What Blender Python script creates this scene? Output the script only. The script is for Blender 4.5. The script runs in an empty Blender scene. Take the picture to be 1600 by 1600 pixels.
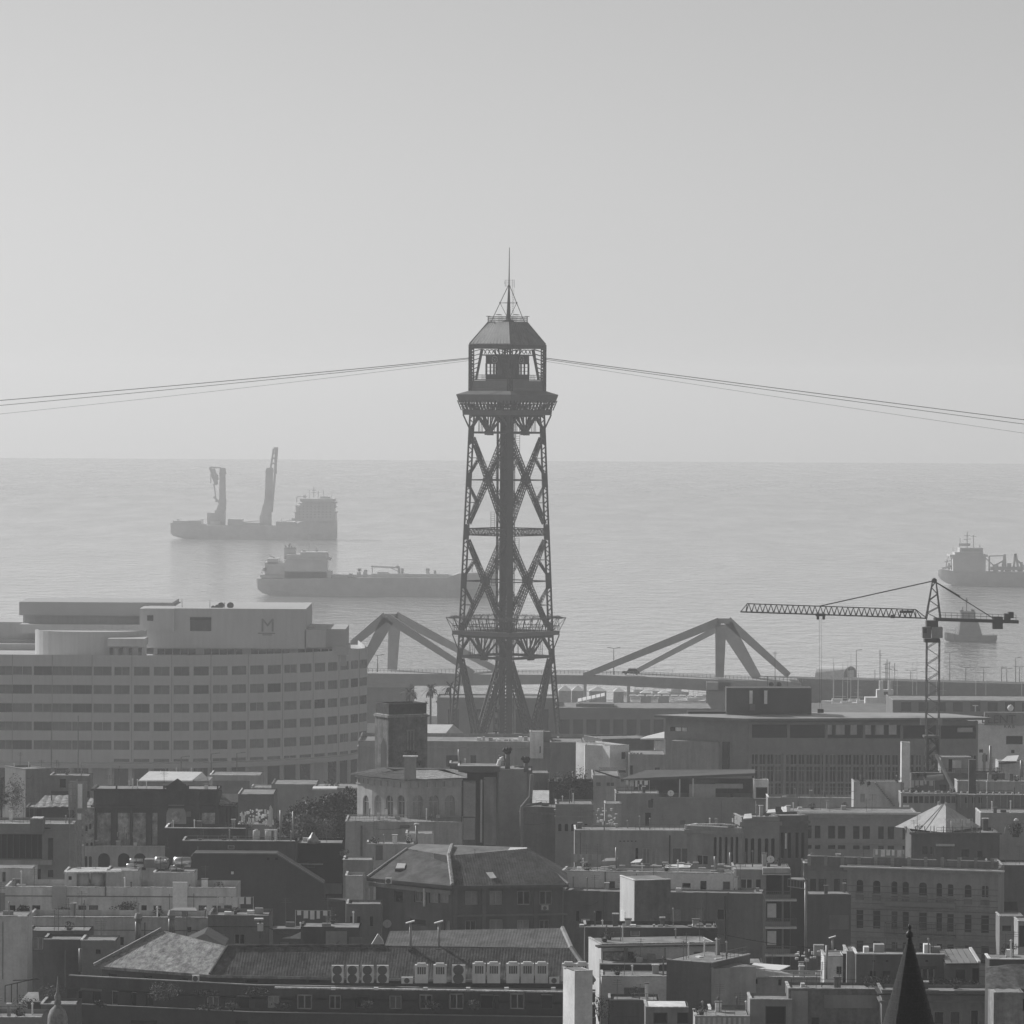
import bpy, bmesh, math, random
from mathutils import Vector, Matrix
random.seed(11)
rad = math.radians
scene = bpy.context.scene
# ------------------------------------------------------------------ camera
F, H, EYE, ROLL = 7240.0, 85.0, 617.4, 0.0057      # focal length in 1600-px units, camera height, eye level row, roll
PITCH = math.atan((800 - EYE) / F)
fwd = Vector((0, math.cos(PITCH), -math.sin(PITCH)))
upv = Vector((0, math.sin(PITCH), math.cos(PITCH)))
rgt = Vector((1, 0, 0))
cam_r = rgt * math.cos(ROLL) + upv * math.sin(ROLL)
cam_u = upv * math.cos(ROLL) - rgt * math.sin(ROLL)
cd = bpy.data.cameras.new('camera')
cd.sensor_width = 36.0
cd.lens = 36.0 * F / 1600.0
cd.clip_start, cd.clip_end = 5.0, 60000.0
cam = bpy.data.objects.new('camera', cd)
m = Matrix((cam_r, cam_u, -fwd)).transposed().to_4x4()
m.translation = (0, 0, H)
cam.matrix_world = m
scene.collection.objects.link(cam)
scene.camera = cam
# ------------------------------------------------------------------ sky, sun, exposure
SUN_AZ, SUN_EL = rad(50), rad(33)                  # the sun stands to the left and beyond the harbour
world = bpy.data.worlds.new('World'); scene.world = world; world.use_nodes = True
wn = world.node_tree.nodes; wl = world.node_tree.links; wn.clear()
sky = wn.new('ShaderNodeTexSky'); sky.sky_type = 'NISHITA'; sky.sun_disc = False
sky.sun_elevation = SUN_EL; sky.sun_rotation = -SUN_AZ
sky.altitude = 60; sky.air_density = 1.0; sky.dust_density = 0.7; sky.ozone_density = 1.0
bw = wn.new('ShaderNodeRGBToBW')                   # the photograph is black and white
bg = wn.new('ShaderNodeBackground'); bg.inputs['Strength'].default_value = 0.083
wo = wn.new('ShaderNodeOutputWorld')
wtc = wn.new('ShaderNodeTexCoord'); wdip = wn.new('ShaderNodeVectorMath'); wdip.operation = 'ADD'; wdip.inputs[1].default_value = (0, 0, .018)   # the sea horizon lies a little below eye level
wl.new(wtc.outputs['Generated'], wdip.inputs[0]); wl.new(wdip.outputs[0], sky.inputs['Vector'])
wl.new(sky.outputs[0], bw.inputs[0]); wl.new(bw.outputs[0], bg.inputs['Color']); wl.new(bg.outputs[0], wo.inputs['Surface'])
sd = bpy.data.lights.new('sun', 'SUN'); sd.energy = 3.8; sd.angle = rad(0.53); sd.color = (1, 1, 1)
sun = bpy.data.objects.new('sun', sd); scene.collection.objects.link(sun)
sdir = Vector((-math.sin(SUN_AZ) * math.cos(SUN_EL), math.cos(SUN_AZ) * math.cos(SUN_EL), math.sin(SUN_EL)))
sun.rotation_euler = (-sdir).to_track_quat('-Z', 'Y').to_euler(); sun.location = sdir * 500
vs = scene.view_settings
vs.view_transform = 'Standard'; vs.look = 'None'; vs.gamma = 1.0; vs.use_curve_mapping = False
vs.exposure = 0.0
scene.render.engine = 'CYCLES'
cy = scene.cycles
cy.use_denoising = True
cy.max_bounces = 6; cy.diffuse_bounces = 3; cy.glossy_bounces = 3; cy.volume_bounces = 2
cy.transparent_max_bounces = 8
HAZE_DENSITY = 0.000185

# ------------------------------------------------------------------ pixel rays -> places at a real depth
def ray(px, py):
    a, b = (px - 800) / F, (py - 800) / F
    return fwd + cam_r * a - cam_u * b
def P(px, py, d):
    r = ray(px, py); r = r * (d / r.y)
    return Vector((r.x, r.y, r.z + H))
def S(d):                      # metres per photo pixel at depth d
    return d / F

# ------------------------------------------------------------------ materials (all grey: the photograph has no colour)
MATS = {}
def gm(name, v, rough=0.85, var=0.25, scale=0.35, fine=4.0, streak=0.0, bump=0.0, spec=0.3, metal=0.0):
    if name in MATS: return MATS[name]
    mt = bpy.data.materials.new(name); mt.use_nodes = True
    nt = mt.node_tree; N = nt.nodes; Lk = nt.links
    b = N['Principled BSDF']
    b.inputs['Roughness'].default_value = rough; b.inputs['Metallic'].default_value = metal
    b.inputs['Specular IOR Level'].default_value = spec
    tc = N.new('ShaderNodeTexCoord'); oi = N.new('ShaderNodeObjectInfo')
    add = N.new('ShaderNodeVectorMath'); add.operation = 'ADD'
    sc = N.new('ShaderNodeVectorMath'); sc.operation = 'SCALE'; sc.inputs[0].default_value = (37, 91, 13)
    Lk.new(oi.outputs['Random'], sc.inputs['Scale'])
    Lk.new(tc.outputs['Object'], add.inputs[0]); Lk.new(sc.outputs[0], add.inputs[1])
    def noise(s, det, vec=None):
        n = N.new('ShaderNodeTexNoise'); n.inputs['Scale'].default_value = s; n.inputs['Detail'].default_value = det
        n.inputs['Roughness'].default_value = 0.65
        Lk.new(vec or add.outputs[0], n.inputs['Vector']); return n.outputs['Fac']
    def rng(src, lo, hi, a=0.3, z=0.7):
        r = N.new('ShaderNodeMapRange'); r.inputs[1].default_value = a; r.inputs[2].default_value = z
        r.inputs[3].default_value = lo; r.inputs[4].default_value = hi; Lk.new(src, r.inputs[0]); return r.outputs[0]
    def mul(x, y):
        k = N.new('ShaderNodeMath'); k.operation = 'MULTIPLY'; Lk.new(x, k.inputs[0])
        if isinstance(y, float): k.inputs[1].default_value = y
        else: Lk.new(y, k.inputs[1])
        return k.outputs[0]
    col = mul(rng(noise(scale, 5), 1 - var, 1 + var), rng(noise(fine, 3), 1 - var * .5, 1 + var * .5))
    if streak:
        mp = N.new('ShaderNodeMapping'); mp.inputs['Scale'].default_value = (1.3, 1.3, 0.12); Lk.new(add.outputs[0], mp.inputs[0])
        col = mul(col, rng(noise(1.0, 4, mp.outputs[0]), 1 - streak, 1.0, 0.35, 0.6))
    col = mul(col, float(v))
    Lk.new(col, b.inputs['Base Color'])
    if bump:
        bp = N.new('ShaderNodeBump'); bp.inputs['Strength'].default_value = bump; bp.inputs['Distance'].default_value = 0.1
        Lk.new(noise(fine * 1.7, 4), bp.inputs['Height']); Lk.new(bp.outputs[0], b.inputs['Normal'])
    MATS[name] = mt
    return mt
W_ = lambda v, **k: gm('plaster_%03d' % round(v * 1000), .8 if v > .48 else .355 * (v / .26) ** 1.5, var=.17, scale=.4, streak=k.pop('streak', .3) * .75, bump=.15, **k)
WHITE = gm('white_paint', .72, var=.1, streak=.12)
COPING = gm('pale_coping', .50, var=.45, scale=1.5, fine=6)
LIGHT = W_(.48); MID = W_(.30); DARKW = W_(.16); SOOT = W_(.08)
STONE = gm('weathered_stone', .26, var=.4, scale=.5, streak=.35, bump=.3)
DSTONE = gm('dark_stone', .12, var=.5, scale=.6, streak=.4, bump=.4)
BRICK = gm('brick_wall', .15, var=.2, fine=9, streak=.2, bump=.25)
ROOFG = gm('roof_floor', .26, var=.4, scale=.6, bump=.2)
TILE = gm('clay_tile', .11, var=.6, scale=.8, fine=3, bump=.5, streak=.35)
TILEL = gm('sunlit_lichen_tile', .36, var=.6, scale=2.2, fine=9, bump=.5, streak=.35)  # lichen speckle, plus the sunlight on lit slopes put into a paler tile
STEEL = gm('painted_steel', .06, rough=.6, var=.2, spec=.4)
STEELM = gm('grey_steel', .12, rough=.5, var=.2, spec=.5)
STEELL = gm('pale_steel', .38, rough=.5, var=.2)
ALU = gm('bright_metal', .62, rough=.28, var=.12, metal=.85)
BLACK = gm('dark_opening', .012, rough=.9, var=.2)
FRAME = gm('window_frame', .42, rough=.6, var=.15)
FRAMED = gm('dark_frame', .07, rough=.6, var=.15)
GLASS = gm('window_glass', .022, rough=.08, var=.3, spec=.55)
GLASS2 = gm('window_glass_blind', .10, rough=.25, var=.4, fine=1.5, spec=.5)
CURT = gm('window_curtain', .34, rough=.5, var=.35, fine=7, streak=.3, spec=.4)
TINT = gm('tinted_glass', .13, rough=.2, var=.35, fine=.8, spec=.4); FRAMET = gm('tinted_frame', .2, rough=.6)
SHUT = gm('shutter', .2, rough=.7, var=.2)
CONC = gm('concrete', .34, var=.25, streak=.3, bump=.1)
HULLD = gm('dark_hull', .45, rough=.55, var=.2, scale=.08)
HULLM = gm('grey_hull', .55, rough=.55, var=.2, scale=.08)
SUPER = gm('ship_white', .6, rough=.6, var=.15, scale=.1)
LEAF = gm('leaf', .05, rough=.65, var=.7, scale=1.6, fine=5, spec=.3)
LEAFL = gm('pale_leaf', .13, rough=.65, var=.6, scale=1.6, fine=5, spec=.3)
BARK = gm('bark', .05, var=.3)
GALV = gm('galvanised', .3, rough=.45, var=.2, metal=.4)
TARP = gm('dark_tarp', .03, rough=.7, var=.4, spec=.4)

# ------------------------------------------------------------------ mesh builder
COL = scene.collection
BASE = {}
class MB:
    def __init__(s): s.v = []; s.f = []
    def poly(s, pts):
        i = len(s.v); s.v += [tuple(p) for p in pts]; s.f.append(tuple(range(i, i + len(pts))))
    def hexa(s, c):            # 8 corners: bottom ring then top ring
        i = len(s.v); s.v += [tuple(p) for p in c]
        for q in ((3, 2, 1, 0), (4, 5, 6, 7), (0, 1, 5, 4), (1, 2, 6, 5), (2, 3, 7, 6), (3, 0, 4, 7)):
            s.f.append(tuple(i + k for k in q))
    def box(s, x0, y0, z0, x1, y1, z1):
        s.hexa([(x0, y0, z0), (x1, y0, z0), (x1, y1, z0), (x0, y1, z0), (x0, y0, z1), (x1, y0, z1), (x1, y1, z1), (x0, y1, z1)])
    def beam(s, p, q, w, h=None, up=None):
        p, q = Vector(p), Vector(q); h = h or w
        d = (q - p)
        if d.length < 1e-6: return
        d.normalize()
        u = Vector(up) if up is not None else (Vector((0, 0, 1)) if abs(d.z) < .95 else Vector((0, 1, 0)))
        a = d.cross(u).normalized() * (w / 2); b = a.cross(d).normalized() * (h / 2)
        s.hexa([p - a - b, p + a - b, p + a + b, p - a + b, q - a - b, q + a - b, q + a + b, q - a + b])
    def tube(s, p, q, r0, r1=None, n=8, cap=True):
        p, q = Vector(p), Vector(q); r1 = r0 if r1 is None else r1
        d = (q - p).normalized()
        u = Vector((0, 0, 1)) if abs(d.z) < .95 else Vector((1, 0, 0))
        a = d.cross(u).normalized(); b = d.cross(a)
        i = len(s.v)
        for c, r in ((p, r0), (q, r1)):
            for k in range(n):
                t = 2 * math.pi * k / n; s.v.append(tuple(c + (a * math.cos(t) + b * math.sin(t)) * r))
        for k in range(n): s.f.append((i + k, i + (k + 1) % n, i + n + (k + 1) % n, i + n + k))
        if cap: s.f.append(tuple(range(i, i + n))); s.f.append(tuple(range(i + 2 * n - 1, i + n - 1, -1)))
    def lathe(s, c, prof, n=16):
        i = len(s.v); c = Vector(c)
        for r, z in prof:
            for k in range(n):
                t = 2 * math.pi * k / n; s.v.append((c.x + r * math.cos(t), c.y + r * math.sin(t), c.z + z))
        for j in range(len(prof) - 1):
            for k in range(n):
                s.f.append((i + j * n + k, i + j * n + (k + 1) % n, i + (j + 1) * n + (k + 1) % n, i + (j + 1) * n + k))
        s.f.append(tuple(i + k for k in range(n))[::-1]); e = i + (len(prof) - 1) * n
        s.f.append(tuple(e + k for k in range(n)))
    def prism(s, pts, z0, z1):  # plan outline
        n = len(pts); i = len(s.v)
        s.v += [(p[0], p[1], z0) for p in pts] + [(p[0], p[1], z1) for p in pts]
        for k in range(n): s.f.append((i + k, i + (k + 1) % n, i + n + (k + 1) % n, i + n + k))
        s.f.append(tuple(range(i + n - 1, i - 1, -1))); s.f.append(tuple(range(i + n, i + 2 * n)))
    def lattice(s, p, q, w, bar, pitch, up=(0, 0, 1), h=None, q_w=None):  # four chords and zigzag lacing
        p, q = Vector(p), Vector(q); d = q - p; L = d.length; d.normalize()
        up = Vector(up)
        if abs(d.dot(up)) > .98: up = Vector((0, 1, 0))
        a = d.cross(up).normalized(); b = a.cross(d).normalized(); h = h or w; q_w = q_w or w
        def c(t, i, j):
            k = (w + (q_w - w) * t) / w
            return p + d * (L * t) + a * (i * w / 2 * k) + b * (j * h / 2 * k)
        for i in (-1, 1):
            for j in (-1, 1): s.beam(c(0, i, j), c(1, i, j), bar)
        n = max(2, int(L / pitch))
        for k in range(n):
            t0, t1 = k / n, (k + 1) / n; g = 1 if k % 2 else -1
            for j in (-1, 1): s.beam(c(t0, g, j), c(t1, -g, j), bar * .7)
            for i in (-1, 1): s.beam(c(t0, i, g), c(t1, i, -g), bar * .7)
    def pbox(s, x0, y0, x1, y1, d, dep):   # a box whose front shows as this pixel rectangle at depth d
        a, b = P(x0, y1, d), P(x1, y0, d); c0, c1 = P(x0, y0, d), P(x1, y1, d)
        s.box((a.x + c0.x) / 2, d, (a.z + c1.z) / 2, (b.x + c1.x) / 2, d + dep, (b.z + c0.z) / 2)
    def build(s, name, mat, parent=None, smooth=False):
        off = BASE.get(parent.name, Vector()) if parent else Vector()
        me = bpy.data.meshes.new(name)
        me.from_pydata([(x - off.x, y - off.y, z - off.z) for x, y, z in s.v], [], s.f)
        bm = bmesh.new(); bm.from_mesh(me); bmesh.ops.recalc_face_normals(bm, faces=bm.faces); bm.to_mesh(me); bm.free()
        me.materials.append(mat)
        if smooth:
            for p in me.polygons: p.use_smooth = True
        o = bpy.data.objects.new(name, me); COL.objects.link(o)
        if parent: o.parent = parent; BASE[o.name] = off
        return o
def tag(o, label=None, cat=None, group=None, kind=None):
    if label: o['label'] = label
    if cat: o['category'] = cat
    if group: o['group'] = group
    if kind: o['kind'] = kind
    return o
def thing(name, label, cat, loc, group=None):
    o = bpy.data.objects.new(name, None); COL.objects.link(o)
    o.empty_display_size = 1; o.location = loc; BASE[o.name] = Vector(loc)
    return tag(o, label, cat, group)
def link_copy(o, parent, loc, rz=0.0):
    c = o.copy(); COL.objects.link(c); c.parent = parent; c.location = loc; c.rotation_euler = (0, 0, rz)
    return c
# plain parts in one call
def part(name, mat, parent, *boxes):
    b = MB()
    for q in boxes: b.pbox(*q)
    return b.build(name, mat, parent)

# ------------------------------------------------------------------ faces and windows
class Face:
    def __init__(s, A, B):
        s.A = Vector((A[0], A[1])); B = Vector((B[0], B[1])); s.t = (B - s.A); s.L = s.t.length; s.t /= s.L
        s.n = Vector((-s.t.y, s.t.x)); s.rz = math.atan2(s.t.y, s.t.x)
    def uv(s, px, py):
        r = ray(px, py); o = Vector((0, 0))
        # (k r.xy - A).n = 0
        k = s.A.dot(s.n) / Vector((r.x, r.y)).dot(s.n)
        p = Vector((r.x, r.y)) * k
        return (p - s.A).dot(s.t), r.z * k + H
    def pt(s, u, z, v=0.0):
        q = s.A + s.t * u + s.n * v
        return Vector((q.x, q.y, z))
    def rect(s, x0, y0, x1, y1):
        ym, xm = (y0 + y1) / 2, (x0 + x1) / 2
        return s.uv(x0, ym)[0], s.uv(x1, ym)[0], s.uv(xm, y1)[1], s.uv(xm, y0)[1]
    def slab(s, mb, u0, u1, z0, z1, v0, v1):
        mb.hexa([s.pt(u0, z0, v0), s.pt(u1, z0, v0), s.pt(u1, z0, v1), s.pt(u0, z0, v1),
                 s.pt(u0, z1, v0), s.pt(u1, z1, v0), s.pt(u1, z1, v1), s.pt(u0, z1, v1)])
def wall_mesh(mb, fc, u0, u1, z0, z1, ops, rev=0.3):
    us = sorted({u0, u1} | {o[0] for o in ops} | {o[1] for o in ops}); zs = sorted({z0, z1} | {o[2] for o in ops} | {o[3] for o in ops})
    us = [u for u in us if u0 <= u <= u1]; zs = [z for z in zs if z0 <= z <= z1]
    for j in range(len(zs) - 1):
        zc = (zs[j] + zs[j + 1]) / 2; run = None
        for i in range(len(us) - 1):
            uc = (us[i] + us[i + 1]) / 2
            hole = any(o[0] < uc < o[1] and o[2] < zc < o[3] for o in ops)
            if not hole and run is None: run = us[i]
            if (hole or i == len(us) - 2) and run is not None:
                e = us[i] if hole else us[i + 1]
                mb.poly([fc.pt(run, zs[j]), fc.pt(e, zs[j]), fc.pt(e, zs[j + 1]), fc.pt(run, zs[j + 1])]); run = None
    for o in ops:
        a, b, c, d = o[:4]; ar = o[4] if len(o) > 4 else 0
        Q = lambda u, z, v: fc.pt(u, z, v)
        mb.poly([Q(a, c, 0), Q(b, c, 0), Q(b, c, rev), Q(a, c, rev)])
        top = d
        if ar:
            r = (b - a) / 2; k = ar; h = r * k; n = 8; cu = (a + b) / 2; sp = d - h; top = sp
            arc = [(cu - r * math.cos(math.pi * i / n), sp + h * math.sin(math.pi * i / n)) for i in range(n + 1)]
            mb.poly([Q(a, d, 0)] + [Q(u, z, 0) for u, z in arc[:n // 2 + 1]])
            mb.poly([Q(b, d, 0)] + [Q(u, z, 0) for u, z in arc[n // 2:]][::-1])
            for i in range(n):
                mb.poly([Q(*arc[i], 0), Q(*arc[i + 1], 0), Q(*arc[i + 1], rev), Q(*arc[i], rev)])
        else: mb.poly([Q(a, d, 0), Q(b, d, 0), Q(b, d, rev), Q(a, d, rev)])
        for u in (a, b): mb.poly([Q(u, c, 0), Q(u, top, 0), Q(u, top, rev), Q(u, c, rev)])
WCACHE = {}
def win_mesh(w, h, style):
    w, h = round(w * 20) / 20, round(h * 20) / 20
    key = (w, h, style)
    if key in WCACHE: return WCACHE[key]
    fr = MB(); t = min(.09, w * .08); x = w / 2
    y0, y1 = .16, .23
    for (a, b, c, d) in ((-x, -x + t, 0, h), (x - t, x, 0, h), (-x + t, x - t, 0, t), (-x + t, x - t, h - t, h)): fr.box(a, y0, c, b, y1, d)
    if style in ('glass', 'curtain', 'blind'):
        if w > .8: fr.box(-t / 2, y0 + .01, t, t / 2, y1 - .01, h - t)
        if h > 1.9: fr.box(-x + t, y0 + .015, h * .7, -t / 2, y1 - .015, h * .7 + t * .8); fr.box(t / 2, y0 + .015, h * .7, x - t, y1 - .015, h * .7 + t * .8)
    if style in ('strip', 'tint'):
        n = max(2, int(w / 1.3))
        for k in range(1, n): fr.box(-x + w * k / n - t / 2, y0 + .01, t, -x + w * k / n + t / 2, y1 - .01, h - t)
    if style == 'shutter':
        n = int(h / .16)
        for k in range(n): fr.box(-x + t, y0 + .01, t + (h - 2 * t) * k / n, x - t, y0 + .04, t + (h - 2 * t) * (k + .6) / n)
    pn = MB(); pn.box(-x, .20, 0, x, .21, h)
    def me(b, nm, mat):
        q = bpy.data.meshes.new(nm); q.from_pydata(b.v, [], b.f); q.materials.append(mat); return q
    fm = {'glass': FRAME, 'curtain': FRAME, 'blind': FRAME, 'strip': FRAMED, 'shutter': SHUT, 'dark': FRAMED, 'hole': FRAMED, 'tint': FRAMET}[style]
    pm = {'glass': GLASS, 'curtain': CURT, 'blind': GLASS2, 'strip': GLASS, 'shutter': SHUT, 'dark': GLASS, 'hole': BLACK, 'tint': TINT}[style]
    WCACHE[key] = (me(fr, 'window', fm), me(pn, 'pane', pm))
    return WCACHE[key]
def put_window(parent, fc, u0, u1, z0, z1, style='glass', name='window'):
    fm, pm = win_mesh(u1 - u0, z1 - z0, style)
    off = BASE[parent.name]; loc = fc.pt((u0 + u1) / 2, z0) - off
    o = bpy.data.objects.new(name, fm); COL.objects.link(o); o.parent = parent; o.location = loc; o.rotation_euler = (0, 0, fc.rz)
    p = bpy.data.objects.new('pane', pm); COL.objects.link(p); p.parent = o
    return o
class Bld:
    """A building given by its front corners in the photograph (column, depth), its top row and its depth."""
    def __init__(s, name, label, p0, p1, top, dep=12.0, left=None, wall=None, zb=2.0, cat='building', group=None, parapet=.9, coping=None, roof=None, bot=None, roofmat=None):
        a, b = P(p0[0], top, p0[1]), P(p1[0], top, p1[1])
        s.f = Face(a, b); s.zt = a.z; s.wall = wall or MID
        s.zb = P(p0[0], bot, p0[1]).z if bot else zb
        if left is not None:
            # depth so that the back corner of the left side shows at this column
            lo, hi = .5, 120
            for _ in range(40):
                md = (lo + hi) / 2; q = s.f.pt(0, s.zt, md); x = s.col(q)
                if x > left: lo = md
                else: hi = md
            dep = lo
        s.busy = bot is None and cat in ('building', 'house', 'wall')
        s.dep = dep = dep if (left is not None or p0[1] > 640 or dep < 4.5) else max(4.0, dep * .5); s.ops = []; s.lops = []; s.wins = []
        c = s.f.pt(s.f.L / 2, s.zb, 0)
        s.o = thing(name, label, cat, c, group)
        s.lf = Face(s.f.pt(0, 0, dep), s.f.pt(0, 0, 0))
        s.parapet, s.coping, s.roofmat = parapet, coping or COPING, roofmat or ROOFG
    def col(s, q):
        r = q - Vector((0, 0, H)); k = r.dot(fwd); return 800 + F * r.dot(cam_r) / k
    def win(s, x0, y0, x1, y1, style='glass', arch=0, left=False, name='window'):
        fc = s.lf if left else s.f
        u0, u1, z0, z1 = fc.rect(x0, y0, x1, y1)
        w, h = round((u1 - u0) * 20) / 20, round((z1 - z0) * 20) / 20; uc = (u0 + u1) / 2
        u0, u1, z1 = uc - w / 2, uc + w / 2, z0 + h
        (s.lops if left else s.ops).append((u0, u1, z0, z1, arch)); s.wins.append((fc, u0, u1, z0, z1, style, name))
    def row(s, y0, y1, xs, style='glass', arch=0, slope=0.0057, left=False):
        for k, (a, b) in enumerate(xs):
            dy = slope * (a - xs[0][0]); st = style if isinstance(style, str) else style[k % len(style)]
            s.win(a, y0 + dy, b, y1 + dy, st, arch, left)
    def band(s, y0, y1, out=.25, x0=None, x1=None, mat=None, name='cornice', lefttoo=True):
        b = MB(); f = s.f
        if x0 is None:
            xm = s.col(f.pt(0, s.zt)); u0, u1 = -out, f.L + out; z0, z1 = f.uv(xm, y1)[1], f.uv(xm, y0)[1]
        else: u0, u1, z0, z1 = f.rect(x0, y0, x1, y1)
        f.slab(b, u0, u1, z0, z1, -out, -.003)
        if x0 is None and lefttoo: f.slab(b, -out, -.003, z0, z1, -.003, s.dep)
        return b.build(name, mat or s.wall, s.o)
    def proud(s, name, mat, out, *rects, back=-.003):
        b = MB()
        for r in rects:
            u0, u1, z0, z1 = s.f.rect(*r); s.f.slab(b, u0, u1, z0, z1, -out, back)
        return b.build(name, mat, s.o)
    def rail(s, x0, y0, x1, y1, out=.9, mat=None, step=.16, name='balcony_railing'):
        u0, u1, z0, z1 = s.f.rect(x0, y0, x1, y1); b = MB(); f = s.f; n = max(2, int((u1 - u0) / step))
        b.beam(f.pt(u0, z1, -out), f.pt(u1, z1, -out), .06); b.beam(f.pt(u0, z0 + .08, -out), f.pt(u1, z0 + .08, -out), .05)
        for k in range(n + 1): b.beam(f.pt(u0 + (u1 - u0) * k / n, z0, -out), f.pt(u0 + (u1 - u0) * k / n, z1, -out), .025)
        for u in (u0, u1): b.beam(f.pt(u, z1, -out), f.pt(u, z1, 0), .06)
        return b.build(name, mat or STEELM, s.o)
    def clutter(s, rc, zr):
        f, L, D = s.f, s.f.L, s.dep
        if s.f.A.y > 640 or L < 3.5 or not s.busy: return
        n = int(min(16, 2 + L * .62))
        for _ in range(n):
            u, v = rc.uniform(.5, L - .5), rc.uniform(min(.6, D * .3), max(.7, D - .5)); k = rc.random(); b = MB(); p = f.pt(u, zr, v)
            if k < .36:
                h = rc.uniform(1.2, 2.8); b.tube(p, p + Vector((rc.uniform(-.08, .08), 0, h)), .025, n=4)
                for q in range(rc.randint(3, 5)): w = rc.uniform(.25, .5); z = p.z + h - .1 - q * .16; b.beam((p.x - w, p.y, z), (p.x + w, p.y + .1, z), .022)
                b.build('aerial', STEELM, s.o)
            elif k < .5:
                w, h = rc.uniform(.12, .28), rc.uniform(.5, 1.3); f.slab(b, u - w, u + w, zr, zr + h, v - w, v + w); b.build('chimney', rc.choice((MID, DARKW, LIGHT, BRICK)), s.o)
                b = MB(); f.slab(b, u - w - .06, u + w + .06, zr + h, zr + h + .08, v - w - .06, v + w + .06); b.build('chimney_cap', rc.choice((COPING, DARKW)), s.o)
            elif k < .76:
                h = rc.uniform(.6, 1.6); b.tube(p, p + Vector((0, 0, h)), .07, n=6); b.tube(p + Vector((0, 0, h)), p + Vector((0, 0, h + .12)), .14, .04, 6); b.build('vent_pipe', rc.choice((GALV, LIGHT, STEELM)), s.o)
            elif k < .9:
                w, h, t = rc.uniform(.12, .45), rc.uniform(.2, .55), rc.uniform(.15, .35); f.slab(b, u - w, u + w, zr, zr + h, v - t, v + t); b.build('roof_box', rc.choice((LIGHT, MID, DARKW, GALV, WHITE)), s.o)
            else:
                leaves(b, p + Vector((0, 0, .45)), .5, .4, .45, 130, .09); b.build('roof_plant', LEAF, s.o); b = MB(); b.lathe(p, [(.16, 0), (.22, .3)], 8); b.build('plant_pot', TILE, s.o)
        if rc.random() < .4:             # light railing on the parapet
            b = MB(); m_ = max(2, int(L / 1.1)); h = rc.uniform(.5, .85); u1 = L * rc.uniform(.4, 1); u0 = rc.uniform(0, L - u1)
            for q in range(m_ + 1): b.beam(f.pt(u0 + u1 * q / m_, s.zt, .08), f.pt(u0 + u1 * q / m_, s.zt + h, .08), .03)
            for g in (1, .5): b.beam(f.pt(u0, s.zt + h * g, .08), f.pt(u0 + u1, s.zt + h * g, .08), .03)
            b.build('parapet_railing', rc.choice((STEELM, GALV, STEEL)), s.o)
        if rc.random() < .3:             # slack wire along the front
            b = MB(); u0, u1 = sorted((rc.uniform(0, L), rc.uniform(0, L))); z = s.zt - rc.uniform(.3, 2.5); pr = None
            for q in range(9):
                t = q / 8; c_ = f.pt(u0 + (u1 - u0) * t, z - .9 * t * (1 - t) + .4 * t, -.12)
                if pr is not None: b.tube(pr, c_, .018, n=4)
                pr = c_
            b.build('slack_wire', STEEL, s.o)
        if rc.random() < .2 and L > 5:   # washing line
            b = MB(); u = rc.uniform(.5, L - 4); v = D * .5
            b.beam(f.pt(u, zr, v), f.pt(u, zr + 1.7, v), .04); b.beam(f.pt(u + 3.2, zr, v), f.pt(u + 3.2, zr + 1.7, v), .04); b.beam(f.pt(u, zr + 1.65, v), f.pt(u + 3.2, zr + 1.65, v), .02)
            for q in range(5): a = u + .15 + q * .6; w = rc.uniform(.25, .5); f.slab(b, a, a + w, zr + 1.62 - rc.uniform(.4, .9), zr + 1.64, v - .01, v + .01)
            b.build('washing_line', rc.choice((LIGHT, WHITE, MID)), s.o)
        for _ in range(int(L / 9)):      # pipes and cables down the front
            u = rc.uniform(.3, L - .3)
            if any(o[0] - .2 < u < o[1] + .2 for o in s.ops): continue
            b = MB(); f.slab(b, u, u + rc.choice((.04, .09)), s.zt - rc.uniform(2, 9), s.zt - rc.uniform(.1, .6), -rc.uniform(.05, .1), -.004); b.build('downpipe', rc.choice((DARKW, LIGHT, STEELM)), s.o)
        for _ in range(int(L / 7)):      # repaired plaster
            u, z = rc.uniform(.2, L - 2.2), s.zt - rc.uniform(.6, 6); w, h = rc.uniform(.5, 2.0), rc.uniform(.3, 1.6)
            if any(o[0] - .1 < u + w and u < o[1] + .1 and o[2] - .1 < z and z - h < o[3] + .1 for o in s.ops): continue
            b = MB(); f.slab(b, u, u + w, z - h, z, -.012, -.004); b.build('plaster_patch', rc.choice((s.wall, MID, LIGHT, DARKW)), s.o)
    def finish(s, roof='flat', rh=0, ov=.35, tilemat=None):
        f, L, D, zt, zb = s.f, s.f.L, s.dep, s.zt, s.zb
        if s.busy and not s.ops and f.A.y < 640 and L > 4:
            rw = random.Random(int(L * 331 + zt * 77))
            for q in range(int(L / 2.6)):
                w, h = rw.choice((.6, .8, 1.0)), rw.choice((.7, 1.1, 1.4)); u = .5 + q * 2.6 + rw.uniform(0, .8); z = zt - rw.choice((2.6, 2.9, 3.4))
                if rw.random() < .5 or u + w > L - .2: continue
                s.ops.append((u, u + w, z, z + h, 0)); s.wins.append((f, u, u + w, z, z + h, rw.choice(('dark', 'hole', 'shutter', 'glass', 'curtain')), 'window'))
        b = MB(); wall_mesh(b, f, 0, L, zb, zt, s.ops)
        wall_mesh(b, s.lf, 0, D, zb, zt, s.lops)
        b.poly([f.pt(L, zb), f.pt(L, zb, D), f.pt(L, zt, D), f.pt(L, zt)])
        b.poly([f.pt(0, zb, D), f.pt(L, zb, D), f.pt(L, zt, D), f.pt(0, zt, D)])
        b.build('wall', s.wall, s.o)
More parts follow.
